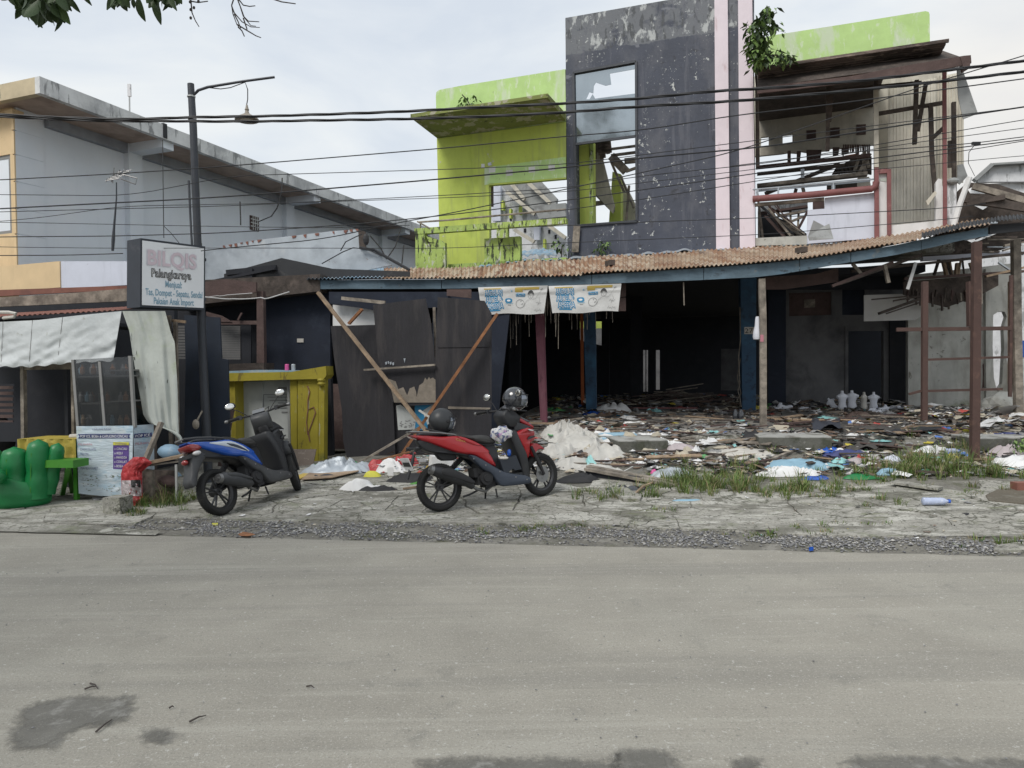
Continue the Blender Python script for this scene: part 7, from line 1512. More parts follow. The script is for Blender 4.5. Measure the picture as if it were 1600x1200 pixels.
# named bits of rubbish
BITS = [('white_cloth', 'white cloth heap near the foot of the left blue pillar', 'cloth', 958, 645, .42, .25, .22, 'white_wall'), ('blue_cloth', 'bright blue cloth beside the white cloth heap near the left blue pillar', 'cloth', 932, 648, .28, .16, .10, 'blue_paint'), ('blue_cloth', 'small blue cloth right of the white cloth heap', 'cloth', 975, 650, .2, .1, .06, 'ink_blue'),
 ('teal_net', 'teal netting in the middle of the rubbish', 'net', 965, 682, .35, .14, .06, 'ink_teal'), ('white_paper', 'long white paper strip right of the pale sacks', 'paper', 985, 663, .32, .08, .05, 'white_wall'), ('orange_wrapper', 'small orange wrapper on the platform rubbish', 'wrapper', 1042, 670, .08, .05, .05, 'orange_post'), ('green_wrapper', 'pale green wrapper on the platform right of the centre', 'wrapper', 1108, 643, .12, .06, .05, 'leaf_light'),
 ('grey_bag', 'clear grey bag at the right side of the step slab', 'bag', 1062, 706, .26, .14, .12, 'grey_bag'), ('white_cup', 'pale round cup in front of the step slab', 'cup', 1027, 712, .06, .06, .09, 'white_plastic'), ('pink_cup', 'small pink cup in the grass behind the drain boards', 'cup', 1021, 740, .05, .04, .07, 'can_pink'), ('pale_green_bag', 'pale green plastic bag in the grass right of the pink cup', 'bag', 1048, 744, .28, .12, .10, 'zinc'), ('teal_wrapper', 'flat pale teal wrapper on the cracked concrete', 'wrapper', 1073, 783, .16, .04, .02, 'ink_teal'),
 ('yellow_leaf_bag', 'yellow green wrapper in front of the step slab', 'wrapper', 1046, 718, .12, .06, .05, 'ink_yellow'), ('dark_helmet_bag', 'dark round bag left of the pale weathered post base', 'bag', 1173, 684, .16, .12, .13, 'black_matte'), ('white_scraps', 'white scraps of paper in front of the pale post', 'paper', 1150, 712, .5, .25, .06, 'cream_plastic'), ('striped_cloth', 'dark blue striped cloth hanging over the edge of the long step', 'cloth', 1312, 713, .34, .14, .10, 'ink_navy'), ('blue_cloth', 'blue cloth left of the dark striped cloth', 'cloth', 1294, 706, .18, .1, .08, 'blue_paint'),
 ('teal_net', 'teal and white net rubbish in the grass left of centre', 'net', 1250, 732, .50, .22, .12, 'ink_teal'), ('white_bag', 'white crumpled bags heaped in the grass', 'bag', 1236, 742, .42, .16, .12, 'white_wall'), ('blue_bag', 'light blue plastic strip at the front of the heap in the grass', 'bag', 1275, 749, .18, .07, .05, 'blue_paint'), ('green_net', 'green net strip in the grass right of the white bags', 'net', 1348, 748, .24, .09, .06, 'green_vinyl'), ('pink_cloth', 'pale pink and red cloth below the rubber sheet', 'cloth', 1350, 722, .30, .10, .10, 'grey_bag'), ('red_cloth', 'small red cloth on the pale pink one', 'cloth', 1346, 722, .09, .05, .12, 'red_bag'), ('white_can', 'white and blue bag right of the pink cloth', 'bag', 1393, 722, .14, .08, .10, 'lavender_wall'),
 ('yellow_bag', 'yellow plastic bag behind the tall brown steel post', 'bag', 1508, 673, .18, .1, .08, 'ink_yellow'), ('white_bag', 'white paper heap below the end of the rubber sheet', 'paper', 1452, 708, .24, .12, .10, 'white_wall'), ('blue_sheet', 'dark blue and white printed sheet right of the brown steel post', 'sheet', 1560, 683, .5, .12, .05, 'ink_navy'), ('white_bag', 'white bags at the right edge in front of the step block', 'bag', 1588, 728, .34, .2, .14, 'white_wall'), ('grey_bag', 'grey crumpled cloth left of the leafy weed', 'cloth', 1575, 710, .32, .16, .14, 'grey_bag'), ('cream_sheet', 'cream sheet spread over rubbish right of the brown post', 'sheet', 1545, 668, .6, .25, .10, 'cream_plastic'),
 ('teal_bag', 'teal net bag in the grass between the weeds', 'bag', 1394, 742, .22, .1, .08, 'ink_teal'), ('white_coil', 'white coil of wire in front of the fallen mannequins', 'coil', 1366, 646, .16, .12, .12, 'white_plastic'), ('brown_bag', 'brown bag in front of the standing mannequins', 'bag', 1340, 652, .26, .16, .12, 'wax'), ('yellow_bag', 'small yellow bag right of the brown bag', 'bag', 1362, 656, .14, .08, .05, 'ink_gold'), ('green_tin', 'olive tins stacked near the white end wall', 'tin', 1425, 650, .16, .1, .10, 'leaf_light'), ('white_pieces', 'white plastic pieces under the steel frame', 'plastic', 1470, 645, .35, .16, .06, 'white_wall'), ('brown_cloth', 'brown cloth heap under the steel frame', 'cloth', 1490, 652, .32, .18, .16, 'wood_brown'), ('blue_can', 'small light blue can right of the pale post', 'can', 1215, 657, .09, .06, .06, 'ink_teal')]
for i, (nme, l, c_, x, y, rx, ry, h, m) in enumerate(BITS): lt_(nme, l, c_, x, y, rx, ry, h, m, 50+i*1.7, nu=16, nv=12, freq=5)
# planks in the rubbish, named
rr = random.Random(15)
for i, (a, b, w, m, l) in enumerate((((1215, 668), (1400, 652), .16, 'wood_brown', 'long brown plank lying across the platform right of the pale post'), ((1300, 660), (1440, 651), .10, 'wood_dark', 'dark plank behind the rubber sheets'), ((1060, 705), (1180, 690), .03, 'wood_grey', 'thin pale stick in front of the pale post'), ((1480, 632), (1506, 636), .05, 'cable_white', 'white plastic channel lying under the steel frame'), ((975, 641), (1090, 641), .10, 'maroon', 'long maroon board on the floor inside behind the blue pillar'), ((1020, 657), (1150, 661), .12, 'wood_grey', 'grey board lying flat on the platform near the black bottles'), ((1340, 738), (1480, 745), .05, 'wood_dark', 'long dark plank in the weeds before the platform'), ((1500, 722), (1600, 726), .10, 'wood_tan', 'pale board in front of the brown steel post'), ((1395, 760), (1470, 771), .20, 'concrete', 'flat pale slab strip among the weeds'), ((1190, 690), (1160, 700), .03, 'wood_grey', 'short stick leaning on the step by the pale post'))):
    A, B = ong(*a, True), ong(*b, True); mb = MB(); mb.beam(A+V((0, 0, .05)), B+V((0, 0, .05)), w, .025); tag(mb.build('plank', MT[m]), l, 'plank')
# fine litter and broken stuff, uncountable
mk('lit_white', (.66, .66, .66), .6); mk('lit_teal', (.25, .50, .50), .5); mk('lit_blue', (.10, .20, .50), .5); mk('lit_red', (.45, .08, .07), .5); mk('lit_cream', (.42, .38, .30), .7); mk('lit_grey', (.22, .22, .22), .7); mk('lit_dark', (.03, .03, .032), .7); mk('lit_brown', (.16, .11, .08), .8); mk('lit_yellow', (.50, .42, .06), .6); mk('lit_green', (.10, .32, .12), .6)
LM = ['lit_white', 'lit_teal', 'lit_blue', 'lit_red', 'lit_cream', 'lit_grey', 'lit_dark', 'lit_brown', 'lit_yellow', 'lit_green']
def litter(name, n, region, sizes, weights, seed, plat_=True, lift=.02, tilt=.16):
    mb = MB(); r = random.Random(seed); k = 0; tries = 0
    while k < n and tries < n*6:
        tries += 1; a, b, ok = region(r)
        if not ok: continue
        p = RF.P(a, b, 0); z = GP(p.x, p.y) if plat_ else G(p.x, p.y); s = r.uniform(*sizes)*(1 if r.random() < .85 else 1.8); kind = r.random(); mb.mi = r.choices(range(len(LM)), weights)[0]
        R = M.Rotation(r.uniform(0, 6.3), 3, 'Z') @ M.Rotation(r.gauss(0, tilt), 3, 'X') @ M.Rotation(r.gauss(0, tilt), 3, 'Y'); c = V((p.x, p.y, z+lift*r.random()+.012))
        if kind < .5:      # crumpled scrap: 3x3 bent sheet
            asp = r.uniform(.4, 1); vs = [R @ V(((i-1)*s*(1+r.uniform(-.3, .3)), (j-1)*s*asp*(1+r.uniform(-.3, .3)), r.uniform(0, .35)*s))+c for j in range(3) for i in range(3)]
            mb.add(vs, [(j*3+i, j*3+i+1, j*3+i+4, j*3+i+3) for j in (0, 1) for i in (0, 1)])
        elif kind < .78:   # splinter
            if mb.mi in (1, 2, 3, 8, 9): mb.mi = r.choice([4, 5, 7])
            L_, w_, h_ = s*r.uniform(1.5, 4), s*.16, s*.1; mb.box(c, (L_, w_, h_), R)
        else:              # lump
            vs = [R @ V((x*s*.5*r.uniform(.7, 1.2), y*s*.5*r.uniform(.7, 1.2), z_*s*.35))+c for x, y, z_ in ico]; mb.add(vs, icf)
        k += 1
    return tag(mb.build(name, MT['lit_white'], mats=[MT[m] for m in LM], origin=(0, 0, 0)), kind='stuff')
Wt = [14, 3, 2, 1, 16, 22, 24, 26, 1, 1]
litter('litter', 3400, lambda r: (lambda a, b: (a, b, noise.noise(V((a*1.1, b*1.6, 13))) > -.12 or r.random() < .25))(r.uniform(-.9, 9.6), r.choice([3.0+abs(r.gauss(0, .9))+r.uniform(0, .7), r.uniform(3.2, 5.3)])), (.02, .06), Wt, 1)
litter('platform_litter', 1800, lambda r: (lambda a, b: (a, b, noise.noise(V((a*.9, b*1.1, 3))) > .02 or r.random() < .12))(r.uniform(-1, 9.8), r.uniform(5.0, 10.8)), (.03, .08), [9, 2, 1, 1, 14, 22, 26, 30, 1, 1], 2, lift=.04)
litter('inside_litter', 1500, lambda r: (r.uniform(-1, 7.5), r.uniform(10.5, 17), True), (.05, .13), [8, 1, 1, 1, 14, 26, 30, 22, 1, 1], 3, lift=.12)
litter('pile_litter', 750, lambda r: (lambda a, b: (a, b, True))(r.gauss(-1.15, .62), 3.2+r.gauss(.6, .42)), (.02, .06), [20, 4, 4, 5, 10, 14, 26, 8, 5, 4], 4, lift=.10)
litter('ruin_litter', 900, lambda r: (lambda a, b: (a, b, True))(r.uniform(6.2, 9.6), r.uniform(5.2, 9)), (.04, .11), [22, 2, 1, 1, 22, 20, 14, 18, 1, 1], 5, lift=.18)
litter('apron_litter', 260, lambda r: (r.uniform(-4, 9), abs(r.gauss(0, 1.3))+.4, True), (.008, .022), [24, 2, 1, 1, 30, 14, 10, 20, 2, 0], 6, lift=.005)
# larger crumpled rags, bags and lumps in the rubbish, and broken laths between them: too tangled to count
def rags(name, n, region, sizes, weights, seed, hf=.45):
    mb = MB(); r = random.Random(seed)
    for _ in range(n):
        a, b = region(r); p = RF.P(a, b, 0); z = GP(p.x, p.y)-.01; s = r.uniform(*sizes); mb.mi = r.choices(range(len(LM)), weights)[0]; sd_ = r.uniform(0, 99); th0 = r.uniform(0, 6.3); asp = r.uniform(.35, .8); hh = s*hf*r.uniform(.3, 1); nu, nv = 12, 4; R = M.Rotation(th0, 3, 'Z')
        def f(u, v):
            th = 2*pi*u; k = 1+.45*noise.noise(V((cos(th)*1.6, sin(th)*1.6, sd_))); x, y = cos(th)*s*v*k, sin(th)*s*asp*v*k; q = V((x/s*2.6, y/s*2.6, sd_))
            return V((p.x, p.y, z)) + R @ V((x, y, 0)) + V((0, 0, max(.002, hh*(1-v**3)*(.5+.9*noise.noise(q))+hh*.5*noise.noise(q*2.3)*(1-v**2)+.01)))
        mb.grid(f, nu, nv)
    return tag(mb.build(name, MT['lit_white'], mats=[MT[m] for m in LM], origin=(0, 0, 0)), kind='stuff')
mk('lit_bag', (.50, .52, .52), .35)
rags('rags_sacks', 60, lambda r: (r.uniform(.3, 2.6), r.uniform(3.6, 5.6)), (.08, .24), [40, 6, 1, 1, 34, 14, 2, 2, 0, 2], 31, .6)
rags('rags_front', 150, lambda r: (r.uniform(-.6, 9.4), r.uniform(3.2, 5.0)), (.05, .16), [34, 8, 4, 2, 26, 12, 4, 6, 2, 2], 21)
rags('rags', 330, lambda r: (r.uniform(-.9, 9.6), r.choice([r.uniform(3.3, 5.2), r.uniform(5, 8)])), (.05, .17), [16, 4, 2, 2, 16, 18, 16, 20, 1, 2], 11)
rags('rags_inside', 160, lambda r: (r.uniform(-1, 9), r.uniform(7.5, 12)), (.08, .26), [10, 2, 1, 1, 12, 24, 24, 24, 1, 1], 12)
rags('rags_pile', 90, lambda r: (r.gauss(-1.25, .5), 3.3+r.gauss(.45, .32)), (.04, .13), [22, 5, 4, 7, 8, 12, 26, 6, 5, 5], 13, .7)
mb = MB(); rr = random.Random(19)
for i in range(250):
    a, b = rr.uniform(-.9, 9.6), rr.choice([rr.uniform(3.4, 5), rr.uniform(5, 10), rr.uniform(5, 8)]); p = RF.P(a, b, 0); z = GP(p.x, p.y)+.02+rr.random()*.05; an = rr.gauss(-.15, .55) if rr.random() < .8 else rr.uniform(0, 3.1); L_ = rr.uniform(.15, .9); d = V((cos(an), sin(an), rr.gauss(0, .05)))*L_/2; c = V((p.x, p.y, z)); mb.mi = rr.choice([0, 0, 1, 2, 3]); mb.beam(c-d, c+d, rr.uniform(.015, .09), rr.uniform(.01, .025), roll=rr.uniform(-.4, .4))
tag(mb.build('broken_laths', MT['wood_grey'], mats=[MT['wood_grey'], MT['wood_brown'], MT['wood_dark'], MT['wood_tan']], origin=(0, 0, 0)), kind='stuff')
# heap of broken timber in the dark middle
hpb = ong(1065, 634, True); rr = random.Random(91); mb = MB()
for i in range(120):
    c = hpb+V((rr.gauss(0, .8), rr.gauss(.4, .5), 0)); h = max(0, .42-.35*abs(c.x-hpb.x))*rr.random(); a_ = rr.uniform(-.5, .5); L_ = rr.uniform(.3, 1.3); mb.mi = rr.choice([0, 1, 2]); mb.beam(c+V((-cos(a_)*L_/2, -sin(a_)*L_/2, h)), c+V((cos(a_)*L_/2, sin(a_)*L_/2, h+rr.uniform(-.12, .12)+.03)), rr.uniform(.03, .12), .02)
tag(mb.build('timber_heap', MT['wood_grey'], mats=[MT['wood_grey'], MT['wood_brown'], MT['wood_dark']]), 'low heap of broken pale timber in the dark middle of the shop', 'heap', kind='stuff')

# ================================================================== GRASS
def grass(name, n, spots, seed, h=(.04, .19), kind='stuff', label=None, plat_=False):
    mb = MB(); r = random.Random(seed); tot = sum(s[4] for s in spots)
    for px, py, sx_, sy_, w_, hs in spots:
        c0_ = ong(px, py)
        for q_ in range(int(n*w_/tot)):
            if q_ % 26 == 0: qx, qy, qh = c0_.x+r.gauss(0, sx_*1.15), c0_.y+r.gauss(0, sy_*1.15), r.choice([.5, .8, 1, 1.3])
            x, y = qx+r.gauss(0, .028), qy+r.gauss(0, .028)
            z = G(x, y); H = r.uniform(*h)*hs*qh; an = atan2(y-qy, x-qx)+r.gauss(0, .6); ln = H*r.uniform(.3, 1.1); d = V((cos(an), sin(an), 0)); q = V((-d.y, d.x, 0))*r.uniform(.0025, .005); p = V((x, y, z)); mb.mi = 0 if r.random() < .72 else (1 if r.random() < .5 else 2)
            vs = [p-q, p+q, p+d*ln*.3+q*.8+V((0, 0, H*.55)), p+d*ln*.3-q*.8+V((0, 0, H*.55)), p+d*ln*.9+V((0, 0, H*r.uniform(.75, 1.0)))]; mb.add(vs, [(0, 1, 2, 3), (3, 2, 4)])
    return tag(mb.build(name, MT['grass'], mats=[MT['grass'], MT['grass_green'], MT['grass_dry']], origin=(0, 0, 0)), kind='stuff')
mk('grass_green', (.065, .14, .025), .6, vary=.2); mk('grass_dry', (.27, .22, .12), .8, vary=.2)
grass('grass', 8500, [(1090, 764, .34, .14, 30, 1.1), (1075, 752, .22, .12, 12, 1.2), (1150, 748, .25, .25, 8, .9), (1200, 768, .3, .12, 14, .8), (1260, 772, .32, .10, 16, .8), (1220, 755, .4, .2, 10, .9), (1180, 735, .5, .3, 7, .8), (1320, 760, .2, .14, 4, .7), (1372, 742, .22, .16, 9, 1.3), (1415, 738, .2, .18, 12, 1.5), (1460, 735, .22, .18, 13, 1.6), (1500, 738, .2, .18, 9, 1.3), (1545, 744, .26, .12, 9, 1.1), (940, 774, .15, .08, 5, .9), (960, 780, .12, .05, 3, .7), (1015, 778, .1, .05, 3, .7), (1390, 755, .5, .2, 6, .6), (1540, 772, .22, .10, 5, .5), (1395, 785, .12, .06, 2, .6), (1130, 720, .8, .3, 6, .5), (1480, 705, .3, .2, 5, 1.3)], 1)
grass('grass_left', 1500, [(170, 796, .06, .06, 3, .9), (185, 804, .10, .05, 4, .7), (240, 792, .22, .06, 9, .9), (270, 786, .1, .05, 8, 1.6), (220, 790, .08, .05, 3, 1.3), (205, 806, .2, .05, 3, .5)], 2)
grass('moss_grass', 1500, [(820, 830, .3, .04, 5, .25), (920, 822, .25, .05, 4, .25), (1030, 800, .1, .1, 3, .3), (1220, 835, .35, .05, 5, .35), (1290, 822, .3, .04, 3, .3), (1580, 850, .2, .05, 4, .4), (1395, 790, .1, .04, 1, .4), (700, 812, .5, .2, 2, .15)], 3)

# ================================================================== BOX PLANTER WITH RUBBLE AND RED BAG
px_ = Frame(*ong(245, 788).xy, -9)
bxn = thing('timber_crate', 'rough timber crate full of dry grass between red bag and blue scooter', 'crate', ong(245, 788))
mb = MB(); mb.slab(px_, [px_.az(*q) for q in ((222, 733), (238, 735), (238, 792), (224, 792))], 0, .05); mb.build('corner_post', MT['wood_grey'], bxn)
mb = MB(); mb.slab(px_, [px_.az(*q, .02) for q in ((273, 726), (276, 726), (277, 784), (274, 784))], .02, .04); mb.build('corner_post', MT['alu'], bxn)
mb = MB(); mb.slab(px_, [px_.az(*q, .25) for q in ((224, 735), (275, 735), (276, 790), (226, 790))], .25, .28); mb.build('back_board', MT['wood_dark'], bxn)
mb = MB(); mb.beam(px_.pt(222, 725, -.02), px_.pt(290, 711, .15), .16, .035); mb.build('top_board', MT['wood_tan'], bxn); mb = MB(); mb.beam(px_.pt(226, 728, .0), px_.pt(296, 718, .15), .10, .02); mb.build('top_board', MT['wood_grey'], bxn)
mb = MB(); mb.ell(px_.pt(255, 782, .14), .19, .14, .13, 14, 8, fn=lambda p: p*(1+.3*noise.noise(p*9))); mb.ell(px_.pt(262, 752, .16), .12, .08, .08, 14, 8, fn=lambda p: p*(1+.3*noise.noise(p*9))); mb.build('soil_fill', MT['wood_brown'], bxn)
prop(px_.pt(226, 722, -.1), px_.pt(252, 660, .12), .06, .045, 'wood_grey', 'grey timber stake leaning up from the red bag before the tarpaulin', 'stake')
lt_('blue_bag', 'pale blue plastic behind the crate top', 'bag', 270, 745, .14, .1, .1, 'zinc_blue', 5)
mb = MB(); mb.ell(px_.pt(266, 706, .35), .16, .1, .10, 14, 8, fn=lambda p: p*(1+.2*noise.noise(p*7))); tag(mb.build('blue_bundle', MT['zinc_blue'], smooth=70), 'pale blue bundle on the crate behind the scooter tail', 'bundle')
FRB = Frame(*px_.P(0, -.12, 0).xy, -9); rb = MB()
def rbag(u, v):
    xl = pl([(0, 209), (.2, 192), (.35, 189), (1, 191)], v); xr = pl([(0, 226), (.12, 238), (.3, 222), (1, 223)], v); y = lerp(714, 790, v); return FRB.pt(lerp(xl, xr, u), y, -.07*sin(pi*u)-.03*noise.noise(V((u*4, v*6, 2)))-.02*noise.noise(V((u*14, v*14, 2))))
rb.grid(rbag, 20, 40); o = rb.build('red_sack', MT['red_bag'], smooth=70); tag(o, 'red and white plastic sack standing at the left of the timber crate', 'sack')
mb = MB(); mb.grid(lambda u, v: rbag(lerp(.03, .97, u), lerp(.48, .80, v))+V((0, -.006, 0)), 12, 8); mb.build('white_band', MT['grey_bag'], o)
mb = MB(); mb.grid(lambda u, v: rbag(lerp(.48, .94, u), lerp(.47, .62, v))+V((0, -.012, 0)), 6, 4); mb.build('dark_print', MT['ink_black'], o)
cb = MB(); F_ = Frame(*ong(173, 806).xy, -9); cb.prism([F_.az(*q) for q in ((160, 778), (187, 778), (188, 806), (162, 806))], lambda a, z: F_.P(a, 0, z), lambda a, z: F_.P(a, .22, z)); tag(cb.build('concrete_block', MT['concrete']), 'mossy concrete block standing left of the red sack', 'block')
fl = ong(150, 780); flatp('foam_tray', [(144, 780), (160, 777), (162, 781), (146, 783)], 'white_wall', 'white foam scrap on the wet concrete below the drinks banner', 'scrap', .02)
# few things lying on the ground
flatp('dead_leaf', [(372, 838), (380, 835), (392, 836), (399, 839), (388, 841), (376, 840)], 'wood_orange', 'orange brown dead leaf on the gravel below the blue scooter', 'leaf', .012, .002, .1)
flatp('yellow_scrap', [(331, 820), (341, 819), (340, 823), (333, 823)], 'ink_yellow', 'tiny yellow scrap by the blue scooter wheel', 'scrap', .012, .002)
flatp('blue_scrap', [(1264, 859), (1271, 859), (1271, 863), (1264, 863)], 'blue_paint', 'blue scrap at the road edge in the gravel', 'scrap', .02, .01)
flatp('pale_stone', [(1553, 864), (1562, 857), (1590, 853), (1612, 855), (1612, 866), (1560, 867)], 'concrete', 'flat pale stone at the road edge far right', 'stone', .03, .03)
for i, (a, b) in enumerate((((132, 1080), (152, 1077)), ((150, 1149), (175, 1129)), ((296, 1133), (322, 1123)), ((479, 1077), (491, 1078)), ((141, 1071), (153, 1080)), ((264, 1111), (272, 1109)))):
    A, B = ong(*a), ong(*b); mb = MB(); mb.tube([A+V((0, 0, .006)), A.lerp(B, .5)+V((.003, .004, .012)), B+V((0, 0, .006))], [.005, .004, .002], 5); tag(mb.build('fallen_twig', MT['twig']), ('dark curved twig', 'long dark twig lying on the wet patch', 'forked dark twig right of the wet patch', 'short black twig alone towards the middle of the road', 'small twig crossing the curved twig', 'tiny twig at the corner of the wet patch')[i]+(' on the road above the wet patch' if i in (0,) else ''), 'twig')
mb = MB(); rr = random.Random(66)
for i in range(260):
    p = RF.P(rr.uniform(-5, 4.5), -rr.uniform(.1, 4.6), 0); s = rr.uniform(.003, .008); mb.add([p+V((x*s*rr.uniform(.7, 1.5), y*s, z*s*.6+s*.2)) for x, y, z in ico], icf)
tag(mb.build('road_grit', MT['stone_dark'], origin=(0, 0, 0)), kind='stuff')
# brick and dark mat at the far right of the apron
flatp('dark_mat', [(1540, 778), (1560, 768), (1612, 766), (1612, 792), (1580, 790), (1545, 786)], 'soil', 'dark earthy mound at the right edge of the apron', 'mound', .03, .04)
mb = MB(); p = ong(1592, 769); mb.box(p+V((.05, 0, .06)), (.22, .12, .10)); tag(mb.build('red_brick', MT['rust_red']), 'red brown brick at the right edge of the picture', 'brick')
# tall tree on the near side of the road, seen mirrored in the tower window
tr2 = thing('street_tree', 'tall dark tree on the near side, mirrored in the tower window glass', 'tree', V((-16, -7, 0)))
mb = MB(); mb.tube([(-16, -7, -.1), (-15.8, -7, 6), (-15.2, -7.2, 12), (-15, -7, 16)], [.45, .35, .2, .08], 10)
for k in range(7): a_ = k*.9; mb.tube([(-15.7, -7, 7+k), (-15.7+1.8*cos(a_), -7+1.8*sin(a_), 9+k*1.1), (-15.5+3.2*cos(a_), -7+3.2*sin(a_), 11+k*1.0)], [.14, .08, .03], 6)
mb.build('trunk', MT['twig'], tr2); mb = MB(); rr = random.Random(8)
cl = [V((rr.gauss(-15.4, 2.6), rr.gauss(-7, 2.4), rr.uniform(9, 17.5))) for _ in range(40)]
for i in range(7000):
    c = rr.choice(cl)+V((rr.gauss(0, .6), rr.gauss(0, .6), rr.gauss(0, .45))); q = M.Rotation(rr.uniform(0, 6.3), 3, 'Z') @ M.Rotation(rr.uniform(-1, 1), 3, 'Y'); mb.add([c+q @ V(p) for p in ((0, 0, 0), (.16, .09, .02), (.32, 0, -.04), (.16, -.09, .02))], [(0, 1, 2, 3)])
tag(mb.build('crown', MT['leaf'], tr2), kind='stuff')

# ================================================================== SCOOTERS
ZL = 14  # crumbs
def insetp(poly, d):
    n = len(poly); out = []
    area = sum(poly[i][0]*poly[(i+1) % n][1]-poly[(i+1) % n][0]*poly[i][1] for i in range(n)); s = 1 if area > 0 else -1
    for i in range(n):
        a, b, c = V(poly[i-1]), V(poly[i]), V(poly[(i+1) % n]); d1 = (b-a).normalized(); d2 = (c-b).normalized(); n1 = V((-d1.y, d1.x))*s; n2 = V((-d2.y, d2.x))*s; m = n1+n2
        if m.length < .2: m = n1
        m.normalize(); k = 1/max(.5, m.dot(n1)); out.append((b.x+m.x*d*k, b.y+m.y*d*k))
    return out
def chaikin(poly, it=1):
    for _ in range(it):
        o = []
        for i in range(len(poly)):
            a, b = poly[i], poly[(i+1) % len(poly)]; o += [(a[0]*.8+b[0]*.2, a[1]*.8+b[1]*.2), (a[0]*.2+b[0]*.8, a[1]*.2+b[1]*.8)]
        poly = o
    return poly
class Bike:
    """right side of the scooter traced in zoomed picture pixels -> local (x forward, z up); y left"""
    def __init__(s, origin, heading, lean, label, name='scooter', pitch=0):
        s.root = thing(name, label, 'scooter', origin); s.R = M.Rotation(heading, 3, 'Z') @ M.Rotation(-pitch, 3, 'Y') @ M.Rotation(lean, 3, 'X'); s.o = V(origin)
    def L(s, zx, zy):       # picture pixels of the red scooter crop -> local
        sc1 = 795-.082*(zx-275); g = 1155-.152*(zx-275); return ((zx-275)/719, (g-zy)/sc1)
    def W(s, p): return s.o + s.R @ V(p)
    def fin(s, mb, name, m, parent=None, smooth=40, mats=None):
        mb.v = [s.W(p) for p in mb.v]; return mb.build(name, MT[m], parent or s.root, smooth=smooth, mats=mats)
    def shell(s, name, poly, w, m, parent=None, bev=.014, rnd=1, conv=True, side=0, taper=None):
        """side 0: whole body from -w to w; side +-1: only a shell on that side between w[0] and w[1]"""
        P_ = [s.L(*p) for p in poly] if conv else list(poly); P_ = chaikin(P_, rnd) if rnd else P_
        I_ = insetp(P_, bev); mb = MB(); tp = taper or (lambda x, z: 1)
        tr = tessellate_polygon([[V((x, z, 0)) for x, z in I_]]); n = len(P_)
        for sg_ in ((-1, 1) if side == 0 else (side,)):
            yo, yi = (w, 0) if side == 0 else w
            rings = [[V((x, sg_*yo*tp(x, z), z)) for x, z in I_], [V((x, sg_*(yo*tp(x, z)-bev*.45), z)) for x, z in insetp(P_, bev*.3)], [V((x, sg_*(yo*tp(x, z)-bev*1.2), z)) for x, z in P_], [V((x, sg_*yi*tp(x, z), z)) for x, z in P_]]
            k = len(mb.v); mb.v += [v for r in rings for v in r]; f = [tuple(i+k for i in t) for t in tr]
            for a in range(3): f += [(k+a*n+i, k+a*n+(i+1) % n, k+(a+1)*n+(i+1) % n, k+(a+1)*n+i) for i in range(n)]
            mb.f += f; mb.m += [0]*len(f)
        return s.fin(mb, name, m, parent, 50)
    def wheel(s, cx, r, wid, steer=0, disc=True, spokes=5, cz=None, hub=.04):
        cz = r if cz is None else cz; c = V((cx, 0, cz)); ax = M.Rotation(steer, 3, 'Z') @ V((0, 1, 0)); e1 = ax.cross(V((0, 0, 1))).normalized(); e2 = V((0, 0, 1))
        def T(rr_, h, t): return c + ax*h + (e1*cos(t)+e2*sin(t))*rr_
        hw = wid/2; wh_ = bpy.data.objects.new('wheel', None); COL.objects.link(wh_); wh_.parent = s.root; ORG[wh_.name] = org(s.root)
        prof = [(r-.062, -hw*.72), (r-.03, -hw), (r-.012, -hw*.86), (r-.002, -hw*.45), (r, 0), (r-.002, hw*.45), (r-.012, hw*.86), (r-.03, hw), (r-.062, hw*.72), (r-.066, 0)]; n = 44; mb = MB()
        k = len(prof); mb.add([T(a, h, 2*pi*j/n) for a, h in prof for j in range(n)], [(i*n+j, i*n+(j+1) % n, ((i+1) % k)*n+(j+1) % n, ((i+1) % k)*n+j) for i in range(k) for j in range(n)])
        s.fin(mb, 'tyre', 'rubber', wh_, 60)
        # tread blocks
        mb = MB(); nb = 56
        for j in range(nb):
            t = 2*pi*j/nb
            for sg_ in (-1, 1):
                q = [T(r+.0015, sg_*hw*.15, t), T(r+.0015, sg_*hw*.15, t+.05), T(r-.006, sg_*hw*.72, t+.10), T(r-.006, sg_*hw*.72, t+.045)]; q2 = [p+(p-c).normalized()*.003 for p in q]; mb.add(q+q2, [(4, 5, 6, 7), (0, 1, 5, 4), (1, 2, 6, 5), (2, 3, 7, 6), (3, 0, 4, 7)])
        s.fin(mb, 'tread', 'rubber', wh_, 30)
        mb = MB(); ri = r-.06; pr = [(ri, -hw*.7), (ri+.004, -hw*.55), (ri-.014, -hw*.4), (ri-.018, 0), (ri-.014, hw*.4), (ri+.004, hw*.55), (ri, hw*.7), (ri-.008, hw*.62), (ri-.024, hw*.3), (ri-.027, 0), (ri-.024, -hw*.3), (ri-.008, -hw*.62)]; k = len(pr)
        mb.add([T(a, h, 2*pi*j/n) for a, h in pr for j in range(n)], [(i*n+j, i*n+(j+1) % n, ((i+1) % k)*n+(j+1) % n, ((i+1) % k)*n+j) for i in range(k) for j in range(n)])
        for j in range(spokes):
            for dt_ in (-.16, .16):
                t = 2*pi*j/spokes+.3; a_, b_ = T(hub*.8, 0, t+dt_*.6), T(ri-.012, 0, t+dt_); mb.beam(a_, b_, .012, .022, up=ax)
        mb.lathe([(hub, -.035), (hub, .035)], c, 16, axis=ax); mb.lathe([(.014, -.06), (.014, .06)], c, 8, axis=ax)
        s.fin(mb, 'rim', 'alloy', wh_, 40)
